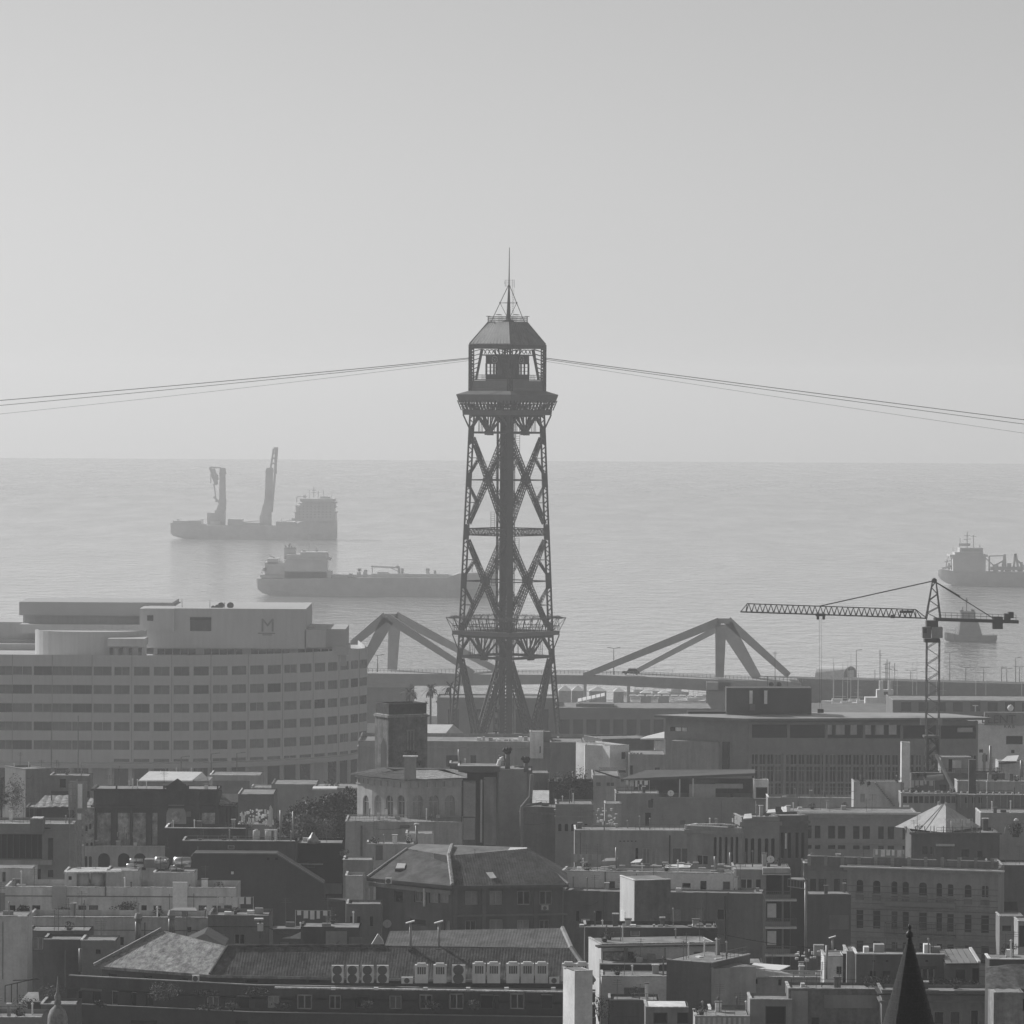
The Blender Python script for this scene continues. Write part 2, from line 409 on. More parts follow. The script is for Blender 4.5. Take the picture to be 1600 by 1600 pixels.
        if roof == 'flat':
            ph = s.parapet * .6; th = .155
            r = MB(); zr = zt - ph if ph > .05 else zt
            r.poly([f.pt(th, zr, th), f.pt(L - th, zr, th), f.pt(L - th, zr, D - th), f.pt(th, zr, D - th)])
            r.build('roof', s.roofmat, s.o)
            c = MB(); o = .05; rc = random.Random(int(L * 977 + zt * 131))
            for axis in (0, 1):
                tot = L if axis == 0 else D - .16; q0 = 0.0 if axis == 0 else .16; end = q0 + tot
                while q0 < end - .2:
                    q1 = min(end, q0 + rc.uniform(.7, 2.6)); jz = rc.uniform(-.012, .035); jy = rc.uniform(-.03, .02)
                    if rc.random() < .93:
                        if axis == 0: f.slab(c, q0, q1 - .01, zt, zt + .06 + jz, -o + jy, .17 + jy)
                        else: f.slab(c, -o + jy, .16 + jy, zt, zt + .06 + jz, q0, q1 - .01)
                    q0 = q1
            s.clutter(rc, zr)
            if ph > .05:   # inner faces of the parapet
                c2 = MB()
                for a, bb in (((th, th), (L - th, th)), ((L - th, th), (L - th, D - th)), ((L - th, D - th), (th, D - th)), ((th, D - th), (th, th))):
                    c2.poly([f.pt(a[0], zr, a[1]), f.pt(bb[0], zr, bb[1]), f.pt(bb[0], zt, bb[1]), f.pt(a[0], zt, a[1])])
                c2.build('parapet', s.wall, s.o)
            c.build('coping', s.coping, s.o)['kind'] = 'stuff'
        elif roof == 'hip':
            tm = tilemat or TILE; o = ov; r = min(L, D) / 2 + o
            e = [f.pt(-o, zt, -o), f.pt(L + o, zt, -o), f.pt(L + o, zt, D + o), f.pt(-o, zt, D + o)]
            if L >= D: t1, t2 = f.pt(r - o, zt + rh, D / 2), f.pt(L - r + o, zt + rh, D / 2); tops = (t1, t2, t2, t1)
            else: t1, t2 = f.pt(L / 2, zt + rh, r - o), f.pt(L / 2, zt + rh, D - r + o); tops = (t1, t1, t2, t2)
            hip_roof(s.o, e, tops, tm)
        for w in s.wins: put_window(s.o, *w)
        return s
def tile_slope(mb, bl, br, tr, tl, pitch=.3, amp=.055):
    amp *= .25
    bl, br, tr, tl = map(Vector, (bl, br, tr, tl))
    e1 = br - bl; L = e1.length; e1.normalize(); nrm = e1.cross(tl - bl if (tl - bl).length > .01 else tr - bl).normalized(); e2 = nrm.cross(e1)
    if e2.z < 0: e2 = -e2
    nrm = e1.cross(e2)
    if nrm.z < 0: nrm = -nrm
    xl, yl = (tl - bl).dot(e1), (tl - bl).dot(e2); xr, yr = (tr - bl).dot(e1), (tr - bl).dot(e2)
    def top(x):
        if x < xl: return yl * x / max(xl, 1e-6)
        if x > xr: return yr * (L - x) / max(L - xr, 1e-6)
        return yl + (yr - yl) * (x - xl) / max(xr - xl, 1e-6)
    n = max(4, int(L / pitch)); prev = None
    for k in range(n * 4 + 1):
        x = L * k / (n * 4); a = amp * (1, .3, -1, .3)[k % 4]; y = max(top(x), .02)
        cur = (bl + e1 * x + nrm * a, bl + e1 * x + e2 * y + nrm * a)
        if prev: mb.poly([prev[0], cur[0], cur[1], prev[1]])
        prev = cur
def hip_roof(parent, e, tops, mat, pitch=.3, amp=.055, mats=None, ridge=None):
    for k in range(4):
        b = MB(); tile_slope(b, e[k], e[(k + 1) % 4], tops[(k + 1) % 4], tops[k], pitch, amp)
        o = b.build('roof_slope', (mats or {}).get(k, mat), parent, True); o['kind'] = 'stuff'
    b = MB()
    for k in range(4):
        b.tube(Vector(e[k]) + Vector((0, 0, .03)), Vector(tops[k]) + Vector((0, 0, .06)), .14, n=6)
        if (Vector(tops[k]) - Vector(tops[(k + 1) % 4])).length > .1: b.tube(Vector(tops[k]) + Vector((0, 0, .05)), Vector(tops[(k + 1) % 4]) + Vector((0, 0, .05)), .14, n=6)
    b.build('ridge', ridge or mat, parent)
    b = MB()   # soffit board closing the eaves
    b.poly([Vector(q) - Vector((0, 0, .06)) for q in e]); b.build('soffit', DARKW, parent)
# ================================================================== the setting: sea, ground, haze
def sea_material():
    mt = bpy.data.materials.new('sea_water'); mt.use_nodes = True; nt = mt.node_tree; N = nt.nodes; Lk = nt.links
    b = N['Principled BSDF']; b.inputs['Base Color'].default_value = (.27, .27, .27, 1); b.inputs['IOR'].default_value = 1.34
    b.inputs['Specular IOR Level'].default_value = .5
    geo = N.new('ShaderNodeNewGeometry')
    def noise(sx, sy, det, rough=.6):
        mp = N.new('ShaderNodeMapping'); mp.inputs['Scale'].default_value = (sx, sy, 1); Lk.new(geo.outputs['Position'], mp.inputs[0])
        n = N.new('ShaderNodeTexNoise'); n.inputs['Scale'].default_value = 1; n.inputs['Detail'].default_value = det
        n.inputs['Roughness'].default_value = rough; Lk.new(mp.outputs[0], n.inputs['Vector']); return n.outputs['Fac']
    r = N.new('ShaderNodeMapRange'); r.inputs[1].default_value = .35; r.inputs[2].default_value = .65; r.inputs[3].default_value = .06; r.inputs[4].default_value = .16
    r.inputs[3].default_value = .75; r.inputs[4].default_value = 1.3
    Lk.new(noise(.03, .006, 6, .7), r.inputs[0])
    sx = N.new('ShaderNodeSeparateXYZ'); Lk.new(geo.outputs['Position'], sx.inputs[0]); r2 = N.new('ShaderNodeMapRange')   # sheltered water off the harbour is calmer than the open sea
    r2.inputs[1].default_value = 1300; r2.inputs[2].default_value = 4200; r2.inputs[3].default_value = .05; r2.inputs[4].default_value = .24; Lk.new(sx.outputs['Y'], r2.inputs[0])
    mu = N.new('ShaderNodeMath'); mu.operation = 'MULTIPLY'; Lk.new(r.outputs[0], mu.inputs[0]); Lk.new(r2.outputs[0], mu.inputs[1]); Lk.new(mu.outputs[0], b.inputs['Roughness'])
    b1 = N.new('ShaderNodeBump'); b1.inputs['Strength'].default_value = 1.0; b1.inputs['Distance'].default_value = 2.2
    Lk.new(noise(.1, .05, 4, .65), b1.inputs['Height'])
    Lk.new(b1.outputs[0], b.inputs['Normal'])
    return mt
b = MB(); NX, NY = 10, 24
for i in range(NX):
    for j in range(NY):
        x0, x1 = -1500 + 3000 * i / NX, -1500 + 3000 * (i + 1) / NX; y0, y1 = 1000 + 5000 * j / NY, 1000 + 5000 * (j + 1) / NY
        b.poly([(x0, y0, 0), (x1, y0, 0), (x1, y1, 0), (x0, y1, 0)])
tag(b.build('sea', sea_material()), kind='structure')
b = MB(); b.box(-600, -250, -2, 600, 1195, 2.0)
tag(b.build('ground', gm('asphalt', .06, var=.3)), kind='structure')
def haze_material():
    mt = bpy.data.materials.new('haze_air'); mt.use_nodes = True; nt = mt.node_tree; nt.nodes.clear()
    v = nt.nodes.new('ShaderNodeVolumePrincipled'); o = nt.nodes.new('ShaderNodeOutputMaterial')
    v.inputs['Color'].default_value = (1, 1, 1, 1); v.inputs['Density'].default_value = HAZE_DENSITY
    v.inputs['Anisotropy'].default_value = .25
    nt.links.new(v.outputs[0], o.inputs['Volume'])
    return mt
b = MB(); b.box(-1700, -350, -3.5, 1700, 6150, 122)
tag(b.build('haze', haze_material()), label='pale sea haze thickening towards the horizon', kind='stuff')
# ================================================================== cable car tower
TD = 1000.0
tc0 = P(791, 900, TD); TX, TY = tc0.x, TD
tz = lambda y: H - (y - EYE) * TD / F
RT = rad(4.2)
def tcorner(k, hd, z):          # 0 left, 1 front, 2 right, 3 back
    a = math.pi + k * math.pi / 2 + RT
    return Vector((TX + hd * math.cos(a), TY + hd * math.sin(a), z))
pxm = TD / F
HD = [(tz(1216), 93.5), (tz(1012), 75), (tz(650), 59)]
def hdz(z):
    for (z0, h0), (z1, h1) in zip(HD, HD[1:]):
        if z <= z1 or z1 == HD[-1][0]: return (h0 + (h1 - h0) * (z - z0) / (z1 - z0)) * pxm
tower = thing('cable_car_tower', 'tall dark steel lattice cable car tower with pavilion roof and mast', 'tower', (TX, TY, 2.0))
def lerp3(a, b, t): return a + (b - a) * t
ZB = tz(1150)
# stone foot on which the lattice stands
b = MB(); pts = [tcorner(k, hdz(ZB) + 2.5, 0) for k in range(4)]; b.prism(pts, 2.0, ZB - .3); b.build('plinth', STONE, tower)
# legs: plated box columns with laced inner sides
for k in range(4):
    b = MB()
    zs = [ZB - .4, tz(1012), tz(648)]
    for z0, z1 in zip(zs, zs[1:]):
        p, q = tcorner(k, hdz(z0) - .55, z0), tcorner(k, hdz(z1) - .55, z1)
        c = Vector((TX, TY, 0)); out = (tcorner(k, 1, 0) - c); out.z = 0; out.normalize(); sd_ = Vector((-out.y, out.x, 0))
        b.lattice(p, q, 1.0, .24, .95, up=out)
        b.beam(p + out * .44, q + out * .44, 1.16, .34, up=out)
        for s in (-1, 1): b.beam(p - out * .42 + sd_ * s * .36, q - out * .42 + sd_ * s * .36, .4, .3, up=out)
        for y in (1025, 985, 908, 832, 750, 682):
            z = tz(y)
            if z0 < z < z1:
                u = tcorner(k, hdz(z) - .55, z - 1.6); w = tcorner(k, hdz(z) - .55, z + 1.6); b.beam(u, w, 1.12, 1.12, up=out)
    b.build('leg', STEEL, tower)
def fpt(k, t, z, inset=.5):      # a point on face k (between corner k and k+1)
    return lerp3(tcorner(k, hdz(z) - inset, z), tcorner((k + 1) % 4, hdz(z) - inset, z), t)
def fnorm(k):
    a = tcorner(k, 1, 0) - Vector((TX, TY, 0)); c = tcorner((k + 1) % 4, 1, 0) - Vector((TX, TY, 0)); return (a + c).normalized()
for k in range(4):
    n = fnorm(k)
    for (yt, yb, ym) in ((684, 818, 750), (844, 980, 908)):
        for s in (0, 1):
            b = MB(); b.lattice(fpt(k, .06 if s == 0 else .94, tz(yt)), fpt(k, .94 if s == 0 else .06, tz(yb)), .62, .16, .75, up=n); b.build('diagonal_brace', STEEL, tower)
        b = MB(); b.beam(fpt(k, 0, tz(ym)), fpt(k, 1, tz(ym)), .22); b.build('cross_tie', STEEL, tower)
        b = MB(); c = fpt(k, .5, tz(ym)); e = fpt(k, .5, tz(ym)) ; t = (fpt(k, 1, tz(ym)) - fpt(k, 0, tz(ym))).normalized()
        R = .85; pl = [c + t * (R * math.cos(i * math.pi / 4 + .39)) + Vector((0, 0, R * 1.05 * math.sin(i * math.pi / 4 + .39))) for i in range(8)]
        i0 = len(b.v); b.v += [tuple(q + n * .33) for q in pl] + [tuple(q - n * .33) for q in pl]
        for i in range(8): b.f.append((i, (i + 1) % 8, 8 + (i + 1) % 8, 8 + i))
        b.f += [tuple(range(8)), tuple(range(15, 7, -1))]; b.build('gusset_plate', STEEL, tower)
        # secondary braces by the legs
        for s in (0, 1):
            b = MB()
            for (ya, ta, yb2) in ((ym - (ym - yt) * .52, .25, ym - 10), (ym + (yb - ym) * .52, .25, ym + 10)):
                T = lambda t: t if s == 0 else 1 - t
                b.lattice(fpt(k, T(ta), tz(ya)), fpt(k, T(.03), tz(yb2)), .34, .09, .6, up=n)
                b.beam(fpt(k, T(0), tz(ya)), fpt(k, T(ta), tz(ya)), .12)
                b.build('secondary_brace', STEEL, tower); b = MB()
    # horizontal truss between the two panels
    b = MB(); za, zb_ = tz(826), tz(836); b.beam(fpt(k, 0, za), fpt(k, 1, za), .22); b.beam(fpt(k, 0, zb_), fpt(k, 1, zb_), .24)
    for i in range(12):
        t0, t1 = i / 12, (i + 1) / 12; b.beam(fpt(k, t0, zb_), fpt(k, t1, za), .10); b.beam(fpt(k, t0, za), fpt(k, t1, zb_), .10); b.beam(fpt(k, t0, za), fpt(k, t0, zb_), .10)
    b.build('horizontal_truss', STEEL, tower)
    # fans of struts below the two galleries
    for (y_ch, y_top, hw) in ((676, 650, .42), (1026, 994, .55)):
        b = MB(); zc, zt_ = tz(y_ch), tz(y_top)
        b.beam(fpt(k, 0, zc), fpt(k, 1, zc), hw, hw); b.beam(fpt(k, 0, zt_), fpt(k, 1, zt_), hw, hw)
        for t in (.18, .34, .5, .66, .82): b.beam(fpt(k, .5, zc), fpt(k, t, zt_), .34)
        for t, u in ((.0, .2), (1.0, .8)): b.beam(fpt(k, t, tz(y_ch - 6)), fpt(k, u, zt_), .5)
        b.beam(fpt(k, .44, zc - .1), fpt(k, .56, zc - .1), .7, .9)
        for t in (.22, .30, .70, .78): b.beam(fpt(k, t, zc), fpt(k, t, zt_), .12)
        b.build('strut_fan', STEEL, tower)
    # spreading feet
    zt_ = tz(1030)
    for s in (0, 1):
        b = MB(); b.lattice(fpt(k, .05 if s == 0 else .95, zt_), fpt(k, .5 + (.03 if s else -.03), ZB), .7, .2, .9, up=n, q_w=1.0)
        nn = n * .1
        b.beam(fpt(k, .05 if s == 0 else .95, zt_) + n * .36, fpt(k, .5 + (.03 if s else -.03), ZB) + n * .36, .6, .08, up=n)
        b.build('raking_foot', STEEL, tower)
# lift shaft with stairs
b = MB(); w = 1.25; c = Vector((TX, TY, 0)); z0, z1 = ZB, tz(606)
for i in range(4):
    a = RT + i * math.pi / 2 + math.pi / 4; q = c + Vector((math.cos(a), math.sin(a), 0)) * w * 1.41; a2 = a + math.pi / 2; q2 = c + Vector((math.cos(a2), math.sin(a2), 0)) * w * 1.41
    b.beam(q + Vector((0, 0, z0)), q + Vector((0, 0, z1)), .32)
    nst = 48
    for j in range(nst):
        za, zb_ = z0 + (z1 - z0) * j / nst, z0 + (z1 - z0) * (j + 1) / nst; up_ = Vector((0, 0, 1))
        b.beam(q + up_ * za, q2 + up_ * zb_, .14); b.beam(q2 + up_ * za, q + up_ * zb_, .14); b.beam(q + up_ * za, q2 + up_ * za, .16)
b.build('lift_shaft', STEEL, tower)
b = MB(); b.box(TX - 1.25, TY - .4, z0, TX - .6, TY + .4, z1); b.build('lift_casing', STEEL, tower)
b = MB(); n = 60
for j in range(n):
    za, zb_ = z0 + (z1 - z0) * j / n, z0 + (z1 - z0) * (j + 1) / n; g = 1 if j % 2 else -1
    b.beam((TX - 2.0, TY - g * 1.2, za), (TX - 2.0, TY + g * 1.2, zb_), .5, .12)
b.build('staircase', STEEL, tower); b = MB()
for j in range(n):
    za, zb_ = z0 + (z1 - z0) * j / n, z0 + (z1 - z0) * (j + 1) / n; g = 1 if j % 2 else -1
    b.beam((TX + 1.7, TY - g * 1.2, za), (TX + 1.7, TY + g * 1.2, zb_), .18, .3)
b.build('staircase', STEEL, tower)
for (x, ya, yb) in ((770, 800, 827), (809, 678, 706), (808, 841, 868), (771, 885, 915), (772, 722, 750)):   # caged ladders
    b = MB(); p, q = P(x - 3, ya, TD - 1), P(x + 3, yb, TD - 1); b.beam((p.x, p.y, p.z), (p.x, p.y, q.z), .09); b.beam((q.x, p.y, p.z), (q.x, p.y, q.z), .09)
    for i in range(9):
        z = q.z + (p.z - q.z) * i / 8; b.beam((p.x, p.y, z), (q.x, p.y, z), .06)
    b.build('ladder', STEEL, tower)
# galleries: square rings
def ring(b, rows):               # rows of (row in the photo, half diagonal in photo px): shells between them
    R = [[tcorner(k, h * pxm, tz(y)) for k in range(4)] for y, h in rows]
    for r0, r1 in zip(R, R[1:]):
        for k in range(4): b.poly([r0[k], r0[(k + 1) % 4], r1[(k + 1) % 4], r1[k]])
    return R
b = MB(); R = ring(b, [(992, 84), (985.5, 84.5), (985.5, 60), (992, 60), (992, 84)]); b.build('lower_gallery', STEELM, tower)
b = MB()
for k in range(4):
    for i in range(25):
        t = i / 24; p = lerp3(tcorner(k, 84 * pxm, tz(985)), tcorner((k + 1) % 4, 84 * pxm, tz(985)), t)
        if i % 3 == 0: b.beam(p, lerp3(tcorner(k, 94 * pxm, tz(965)), tcorner((k + 1) % 4, 94 * pxm, tz(965)), t), .13)
        if i % 3 == 0 and i < 24: b.beam(lerp3(tcorner(k, 94 * pxm, tz(965)), tcorner((k + 1) % 4, 94 * pxm, tz(965)), t), lerp3(tcorner(k, 84 * pxm, tz(985)), tcorner((k + 1) % 4, 84 * pxm, tz(985)), t + .1), .09)
        b.beam(p, p + Vector((0, 0, 1.1)), .07)
    for y, h in ((965, 94), (978, 84)): b.beam(tcorner(k, h * pxm, tz(y)), tcorner((k + 1) % 4, h * pxm, tz(y)), .14)
    for y, h in ((966.5, 91), (964.5, 86)): b.beam(tcorner(k, h * pxm, tz(y)), tcorner((k + 1) % 4, h * pxm, tz(y)), .08)
    for i in range(40):
        t = (i + .5) / 40; q = lerp3(tcorner(k, 92 * pxm, tz(965)), tcorner((k + 1) % 4, 92 * pxm, tz(965)), t); b.beam(q, lerp3(tcorner(k, 84 * pxm, tz(962)), tcorner((k + 1) % 4, 84 * pxm, tz(962)), t + random.uniform(-.02, .02)), .06)
    b.beam(tcorner(k, 84 * pxm, tz(991)), tcorner(k, hdz(tz(1014)), tz(1014)), .22)
b.build('lower_railing', STEEL, tower)
b = MB(); ring(b, [(629, 75.5), (618.5, 79.5), (616.5, 80), (610.5, 59.5), (606, 59.5)]); ring(b, [(619, 79), (619, 30)]); b.build('upper_gallery_roof', STEELM, tower)
b = MB(); ring(b, [(648.5, 69.5), (640.5, 70.5), (640.5, 66), (648.5, 66), (648.5, 69.5)])
b.build('gallery_floor', gm('gallery_concrete', .13, var=.2), tower)
b = MB()
for k in range(4):
    for i in range(15):
        t = i / 14; p = lerp3(tcorner(k, 70.6 * pxm, tz(641)), tcorner((k + 1) % 4, 70.6 * pxm, tz(641)), t); q = lerp3(tcorner(k, 76.8 * pxm, tz(626)), tcorner((k + 1) % 4, 76.8 * pxm, tz(626)), t); o_ = (p - Vector((TX, TY, p.z))).normalized() * .15
        b.beam(p + o_, q + o_, .22)
    b.beam(tcorner(k, 69 * pxm, tz(648)), tcorner(k, hdz(tz(668)), tz(668)), .3)
    for i in range(28):
        t = i / 28; g = .5 / 28 if i % 2 else 1.5 / 28
        b.beam(lerp3(tcorner(k, 69.5 * pxm, tz(641)), tcorner((k + 1) % 4, 69.5 * pxm, tz(641)), t), lerp3(tcorner(k, 75.5 * pxm, tz(629)), tcorner((k + 1) % 4, 75.5 * pxm, tz(629)), min(1, t + g)), .16)
    for y, h in ((636, 72), (632, 74)): b.beam(tcorner(k, h * pxm, tz(y)), tcorner((k + 1) % 4, h * pxm, tz(y)), .18)
b.build('gallery_frame', STEEL, tower)
# pavilion
b = MB(); ring(b, [(612, 59), (595, 58)]); ring(b, [(595, 58), (595, 55), (612, 55)]); b.build('pavilion_parapet', STEELM, tower)
b = MB(); ring(b, [(612.5, 60), (607, 60), (607, 58)]); ring(b, [(594.5, 59.3), (593, 59.3), (593, 55)]); b.build('parapet_moulding', gm('pale_moulding', .17, var=.15), tower)
b = MB(); ring(b, [(606, 58), (606, 2)]); b.build('pavilion_floor', STEELM, tower)
for k in range(4):
    b = MB(); b.lattice(tcorner(k, 56.5 * pxm, tz(612)), tcorner(k, 56.5 * pxm, tz(539)), .75, .2, .6, up=fnorm(k)); b.beam(tcorner(k, 57.6 * pxm, tz(612)), tcorner(k, 57.6 * pxm, tz(539)), .5); b.build('corner_post', STEEL, tower)
    b = MB()
    A = lambda t, y, h=57: lerp3(tcorner(k, h * pxm, tz(y)), tcorner((k + 1) % 4, h * pxm, tz(y)), t)
    for s in (0, 1):
        T = lambda t: t if s == 0 else 1 - t
        b.beam(A(T(.14), 594), A(T(.30), 546), .34); 
        for i in range(7): b.beam(A(T(.02), 592 - i * 7), A(T(.15 + .022 * i), 588 - i * 7), .12)
    b.beam(A(0, 541.5), A(1, 541.5), .3, 1.0)
    for i in range(8): b.beam(A(.28 + i * .055, 547), A(.28 + (i + 1) * .055, 553 if i % 2 else 547), .14)
    b.beam(A(.0, 586), A(1, 586), .08); b.beam(A(.0, 589.5), A(1, 589.5), .06)
    for i in range(30): b.beam(A(i / 30, 594), A(i / 30, 586), .05)
    b.build('pavilion_frame', STEEL, tower)
# glazed inner cabin: posts, sill walls and a wide lintel, open to the light between them
b = MB(); ring(b, [(606, 34), (585, 34)]); ring(b, [(569, 34), (556, 34), (554, 40), (556, 40)]); b.build('cabin_panel', STEEL, tower)
b = MB()
for k in range(4):
    A = lambda t, y, h=34: lerp3(tcorner(k, h * pxm, tz(y)), tcorner((k + 1) % 4, h * pxm, tz(y)), t)
    for t, w in (((.03, .4), (.22, .12), (.38, .12), (.74, 3.2)) if k % 2 == 0 else ((.97, .4), (.78, .12), (.62, .12), (.26, 3.2))): b.beam(A(t, 586), A(t, 568), w, .2, up=fnorm(k))
    for y in (574, 580): b.beam(A(0, y), A(1, y), .09)
b.build('cabin_window_bars', STEEL, tower)
for k in (0, 1):
    n = fnorm(k); c = lerp3(tcorner(k, 35 * pxm, tz(562)), tcorner((k + 1) % 4, 35 * pxm, tz(562)), .42 if k == 0 else .58)
    b = MB(); t = Vector((-n.y, n.x, 0)); m_ = 14; R = .75
    for i in range(m_):
        f1 = lambda i: c + (t * math.cos(2 * math.pi * i / m_) + Vector((0, 0, math.sin(2 * math.pi * i / m_)))) * R + n * .15
        b.beam(f1(i), f1(i + 1), .16); 
        if i % 2 == 0: b.beam(c + n * .15, f1(i), .07)
    b.build('pulley_wheel', STEELL, tower)
b = MB(); R0 = [tcorner(k, 60 * pxm, tz(537.5)) for k in range(4)]; R1 = [tcorner(k, 45.5 * pxm, tz(520)) for k in range(4)]; R2 = [tcorner(k, 30.5 * pxm, tz(503)) for k in range(4)]
for A_, B_ in ((R0, R1), (R1, R2)):
    for k in range(4): b.poly([A_[k], A_[(k + 1) % 4], B_[(k + 1) % 4], B_[k]])
b.poly(R2); b.poly([q - Vector((0, 0, .25)) for q in R0])
for k in range(4): b.poly([R0[k], R0[(k + 1) % 4], R0[(k + 1) % 4] - Vector((0, 0, .25)), R0[k] - Vector((0, 0, .25))])
roof_ = b.build('roof', gm('zinc_roof', .15, rough=.5, var=.25, scale=.6, streak=.3), tower)
b = MB()
for k in range(4):
    for i in range(13):
        t = i / 12; b.beam(lerp3(R0[k], R0[(k + 1) % 4], t), lerp3(R2[k], R2[(k + 1) % 4], t), .07 if 0 < i < 12 else .16)
b.build('roof_seam', gm('roof_seam', .2, rough=.5), roof_)
# lantern railing, tripod and mast
b = MB()
for k in range(4):
    A = lambda t, y, h=30.5: lerp3(tcorner(k, h * pxm, tz(y)), tcorner((k + 1) % 4, h * pxm, tz(y)), t)
    for i in range(17):
        b.beam(A(i / 16, 503), A(i / 16, 495), .06)
    for y in (495, 498, 501): b.beam(A(0, y), A(1, y), .08)
    b.beam(A(0, 503), A(0, 494), .22); b.beam(tcorner(k, 27 * pxm, tz(494.5)), tcorner(k, 34 * pxm, tz(494.5)), .12)
    b.beam(A(.3, 492, 27), A(.55, 492, 27), .25, .12)
b.build('lantern_railing', STEEL, tower)
b = MB(); apex = Vector((TX + .25, TY, tz(444)))
for k in range(4):
    f_ = tcorner(k, 26 * pxm, tz(503)); b.beam(f_, apex, .14); mk = lerp3(f_, apex, .5); b.beam(mk, lerp3(tcorner((k + 1) % 4, 26 * pxm, tz(503)), apex, .5), .09); b.beam(mk, Vector((TX + .2, TY, tz(500))), .10)
    b.beam(mk - Vector((0, 0, .2)), mk + Vector((0, 0, .2)), .3)
b.build('mast_stay', STEEL, tower)
b = MB(); b.tube((TX + .15, TY, tz(503)), (TX + .25, TY, tz(445)), .5, .16, 8); b.tube((TX + .25, TY, tz(445)), (TX + .3, TY, tz(387)), .16, .07, 6); b.lathe((TX + .15, TY, tz(503)), [(1.2, 0), (1.2, .25), (.6, .5), (.5, .9)], 10); b.build('mast', STEEL, tower)
b = MB()
for (dx, za, zb_) in ((-.7, 448, 438), (.8, 452, 437), (1.15, 450, 437), (-.95, 444, 440)):
    b.beam((TX + .25 + dx, TY, tz(za)), (TX + .25 + dx, TY, tz(zb_)), .06)
for z in (438, 441, 444, 447): b.beam((TX - .8, TY, tz(z)), (TX + 1.45, TY, tz(z)), .05)
for j in range(14): b.beam((TX + .95, TY - .1, tz(455 + j * 3.4)), (TX + 1.3, TY - .1, tz(455 + j * 3.4)), .04)
b.beam((TX + .95, TY - .1, tz(452)), (TX + .95, TY - .1, tz(500)), .05); b.beam((TX + 1.3, TY - .1, tz(452)), (TX + 1.3, TY - .1, tz(500)), .05)
b.build('aerial', STEEL, tower)
# cables
def cable(label, p, q, sag, r, dq):
    b = MB(); A_, B_ = P(p[0], p[1], TD), P(q[0], q[1], dq); n = 40; prev = None
    for i in range(n + 1):
        t = i / n; c = lerp3(A_, B_, t) - Vector((0, 0, sag * 4 * t * (1 - t)))
        if prev is not None: b.tube(prev, c, r, n=5, cap=False)
        prev = c
    tag(b.build('aerial_cable', STEEL), label, 'cable', 'cables of the aerial cable car')
cable('thick upper carrying cable running from the tower towards the cargo crane ship', (736, 559), (-500, 664), .6, .075, 1000)
cable('second carrying cable just below the top one, west of the tower roof', (736, 560.5), (-500, 676), .6, .06, 1000)
cable('thin haul rope hanging lowest beneath the pair on the side of the hotel', (736, 563), (-500, 692), 1.0, .032, 1000)
cable('thick upper carrying cable running from the tower above the building crane', (849, 559), (2100, 718), 0.2, .075, 1000)
cable('second carrying cable just below the top one, above the building crane', (849, 561), (2100, 728), .2, .06, 1000)
cable('thin haul rope hanging lowest above the building crane and the dredger', (849, 564), (2100, 746), .5, .032, 1000)
# ================================================================== ships
def pbeam(b, p, q, w, h=None): b.beam(P(*p), P(*q), w, h)
def hull(b, st):                 # stations (x, z deck, z keel, half beam at deck, half beam at keel), y = centre line
    R = [[(x, y - hd, zd), (x, y - (hd * .55 + hk * .45), zk + (zd - zk) * .35), (x, y - hk, zk), (x, y + hk, zk), (x, y + (hd * .55 + hk * .45), zk + (zd - zk) * .35), (x, y + hd, zd)] for x, y, zd, zk, hd, hk in st]
    for r0, r1 in zip(R, R[1:]):
        for k in range(6): b.poly([r0[k], r0[(k + 1) % 6], r1[(k + 1) % 6], r1[k]])
    b.poly(R[0]); b.poly(R[-1])
class Ship:
    def __init__(s, name, label, cat, xw, yw):
        k = (yw - EYE - ROLL * (xw - 800)); s.d = H * F / k
        s.o = thing(name, label, cat, P(xw, yw, s.d)); s.m = s.d / F
    def x(s, px): return P(px, 850, s.d).x
    def z(s, py, px=None):
        return P(s.cx if px is None else px, py, s.d).z
    def hull(s, stations, mat):
        b = MB(); hull(b, [(s.x(px), s.d, s.z(py, px), s.z(pk, px), hd, hk) for px, py, pk, hd, hk in stations]); return b.build('hull', mat, s.o)
    def blocks(s, name, mat, hb, *rects, parent=None):
        b = MB()
        for r in rects:
            x0, y0, x1, y1 = r[:4]; w = r[4] if len(r) > 4 else hb; xm = (x0 + x1) / 2
            b.box(s.x(x0), s.d - w, s.z(y1, xm), s.x(x1), s.d + w, s.z(y0, xm))
        return b.build(name, mat, parent or s.o)
    def bars(s, name, mat, *L, parent=None):
        b = MB()
        for (x0, y0, x1, y1, w, *o) in L:
            off = o[0] if o else 0; b.beam((s.x(x0), s.d + off, s.z(y0, x0)), (s.x(x1), s.d + off, s.z(y1, x1)), w)
        return b.build(name, mat, parent or s.o)
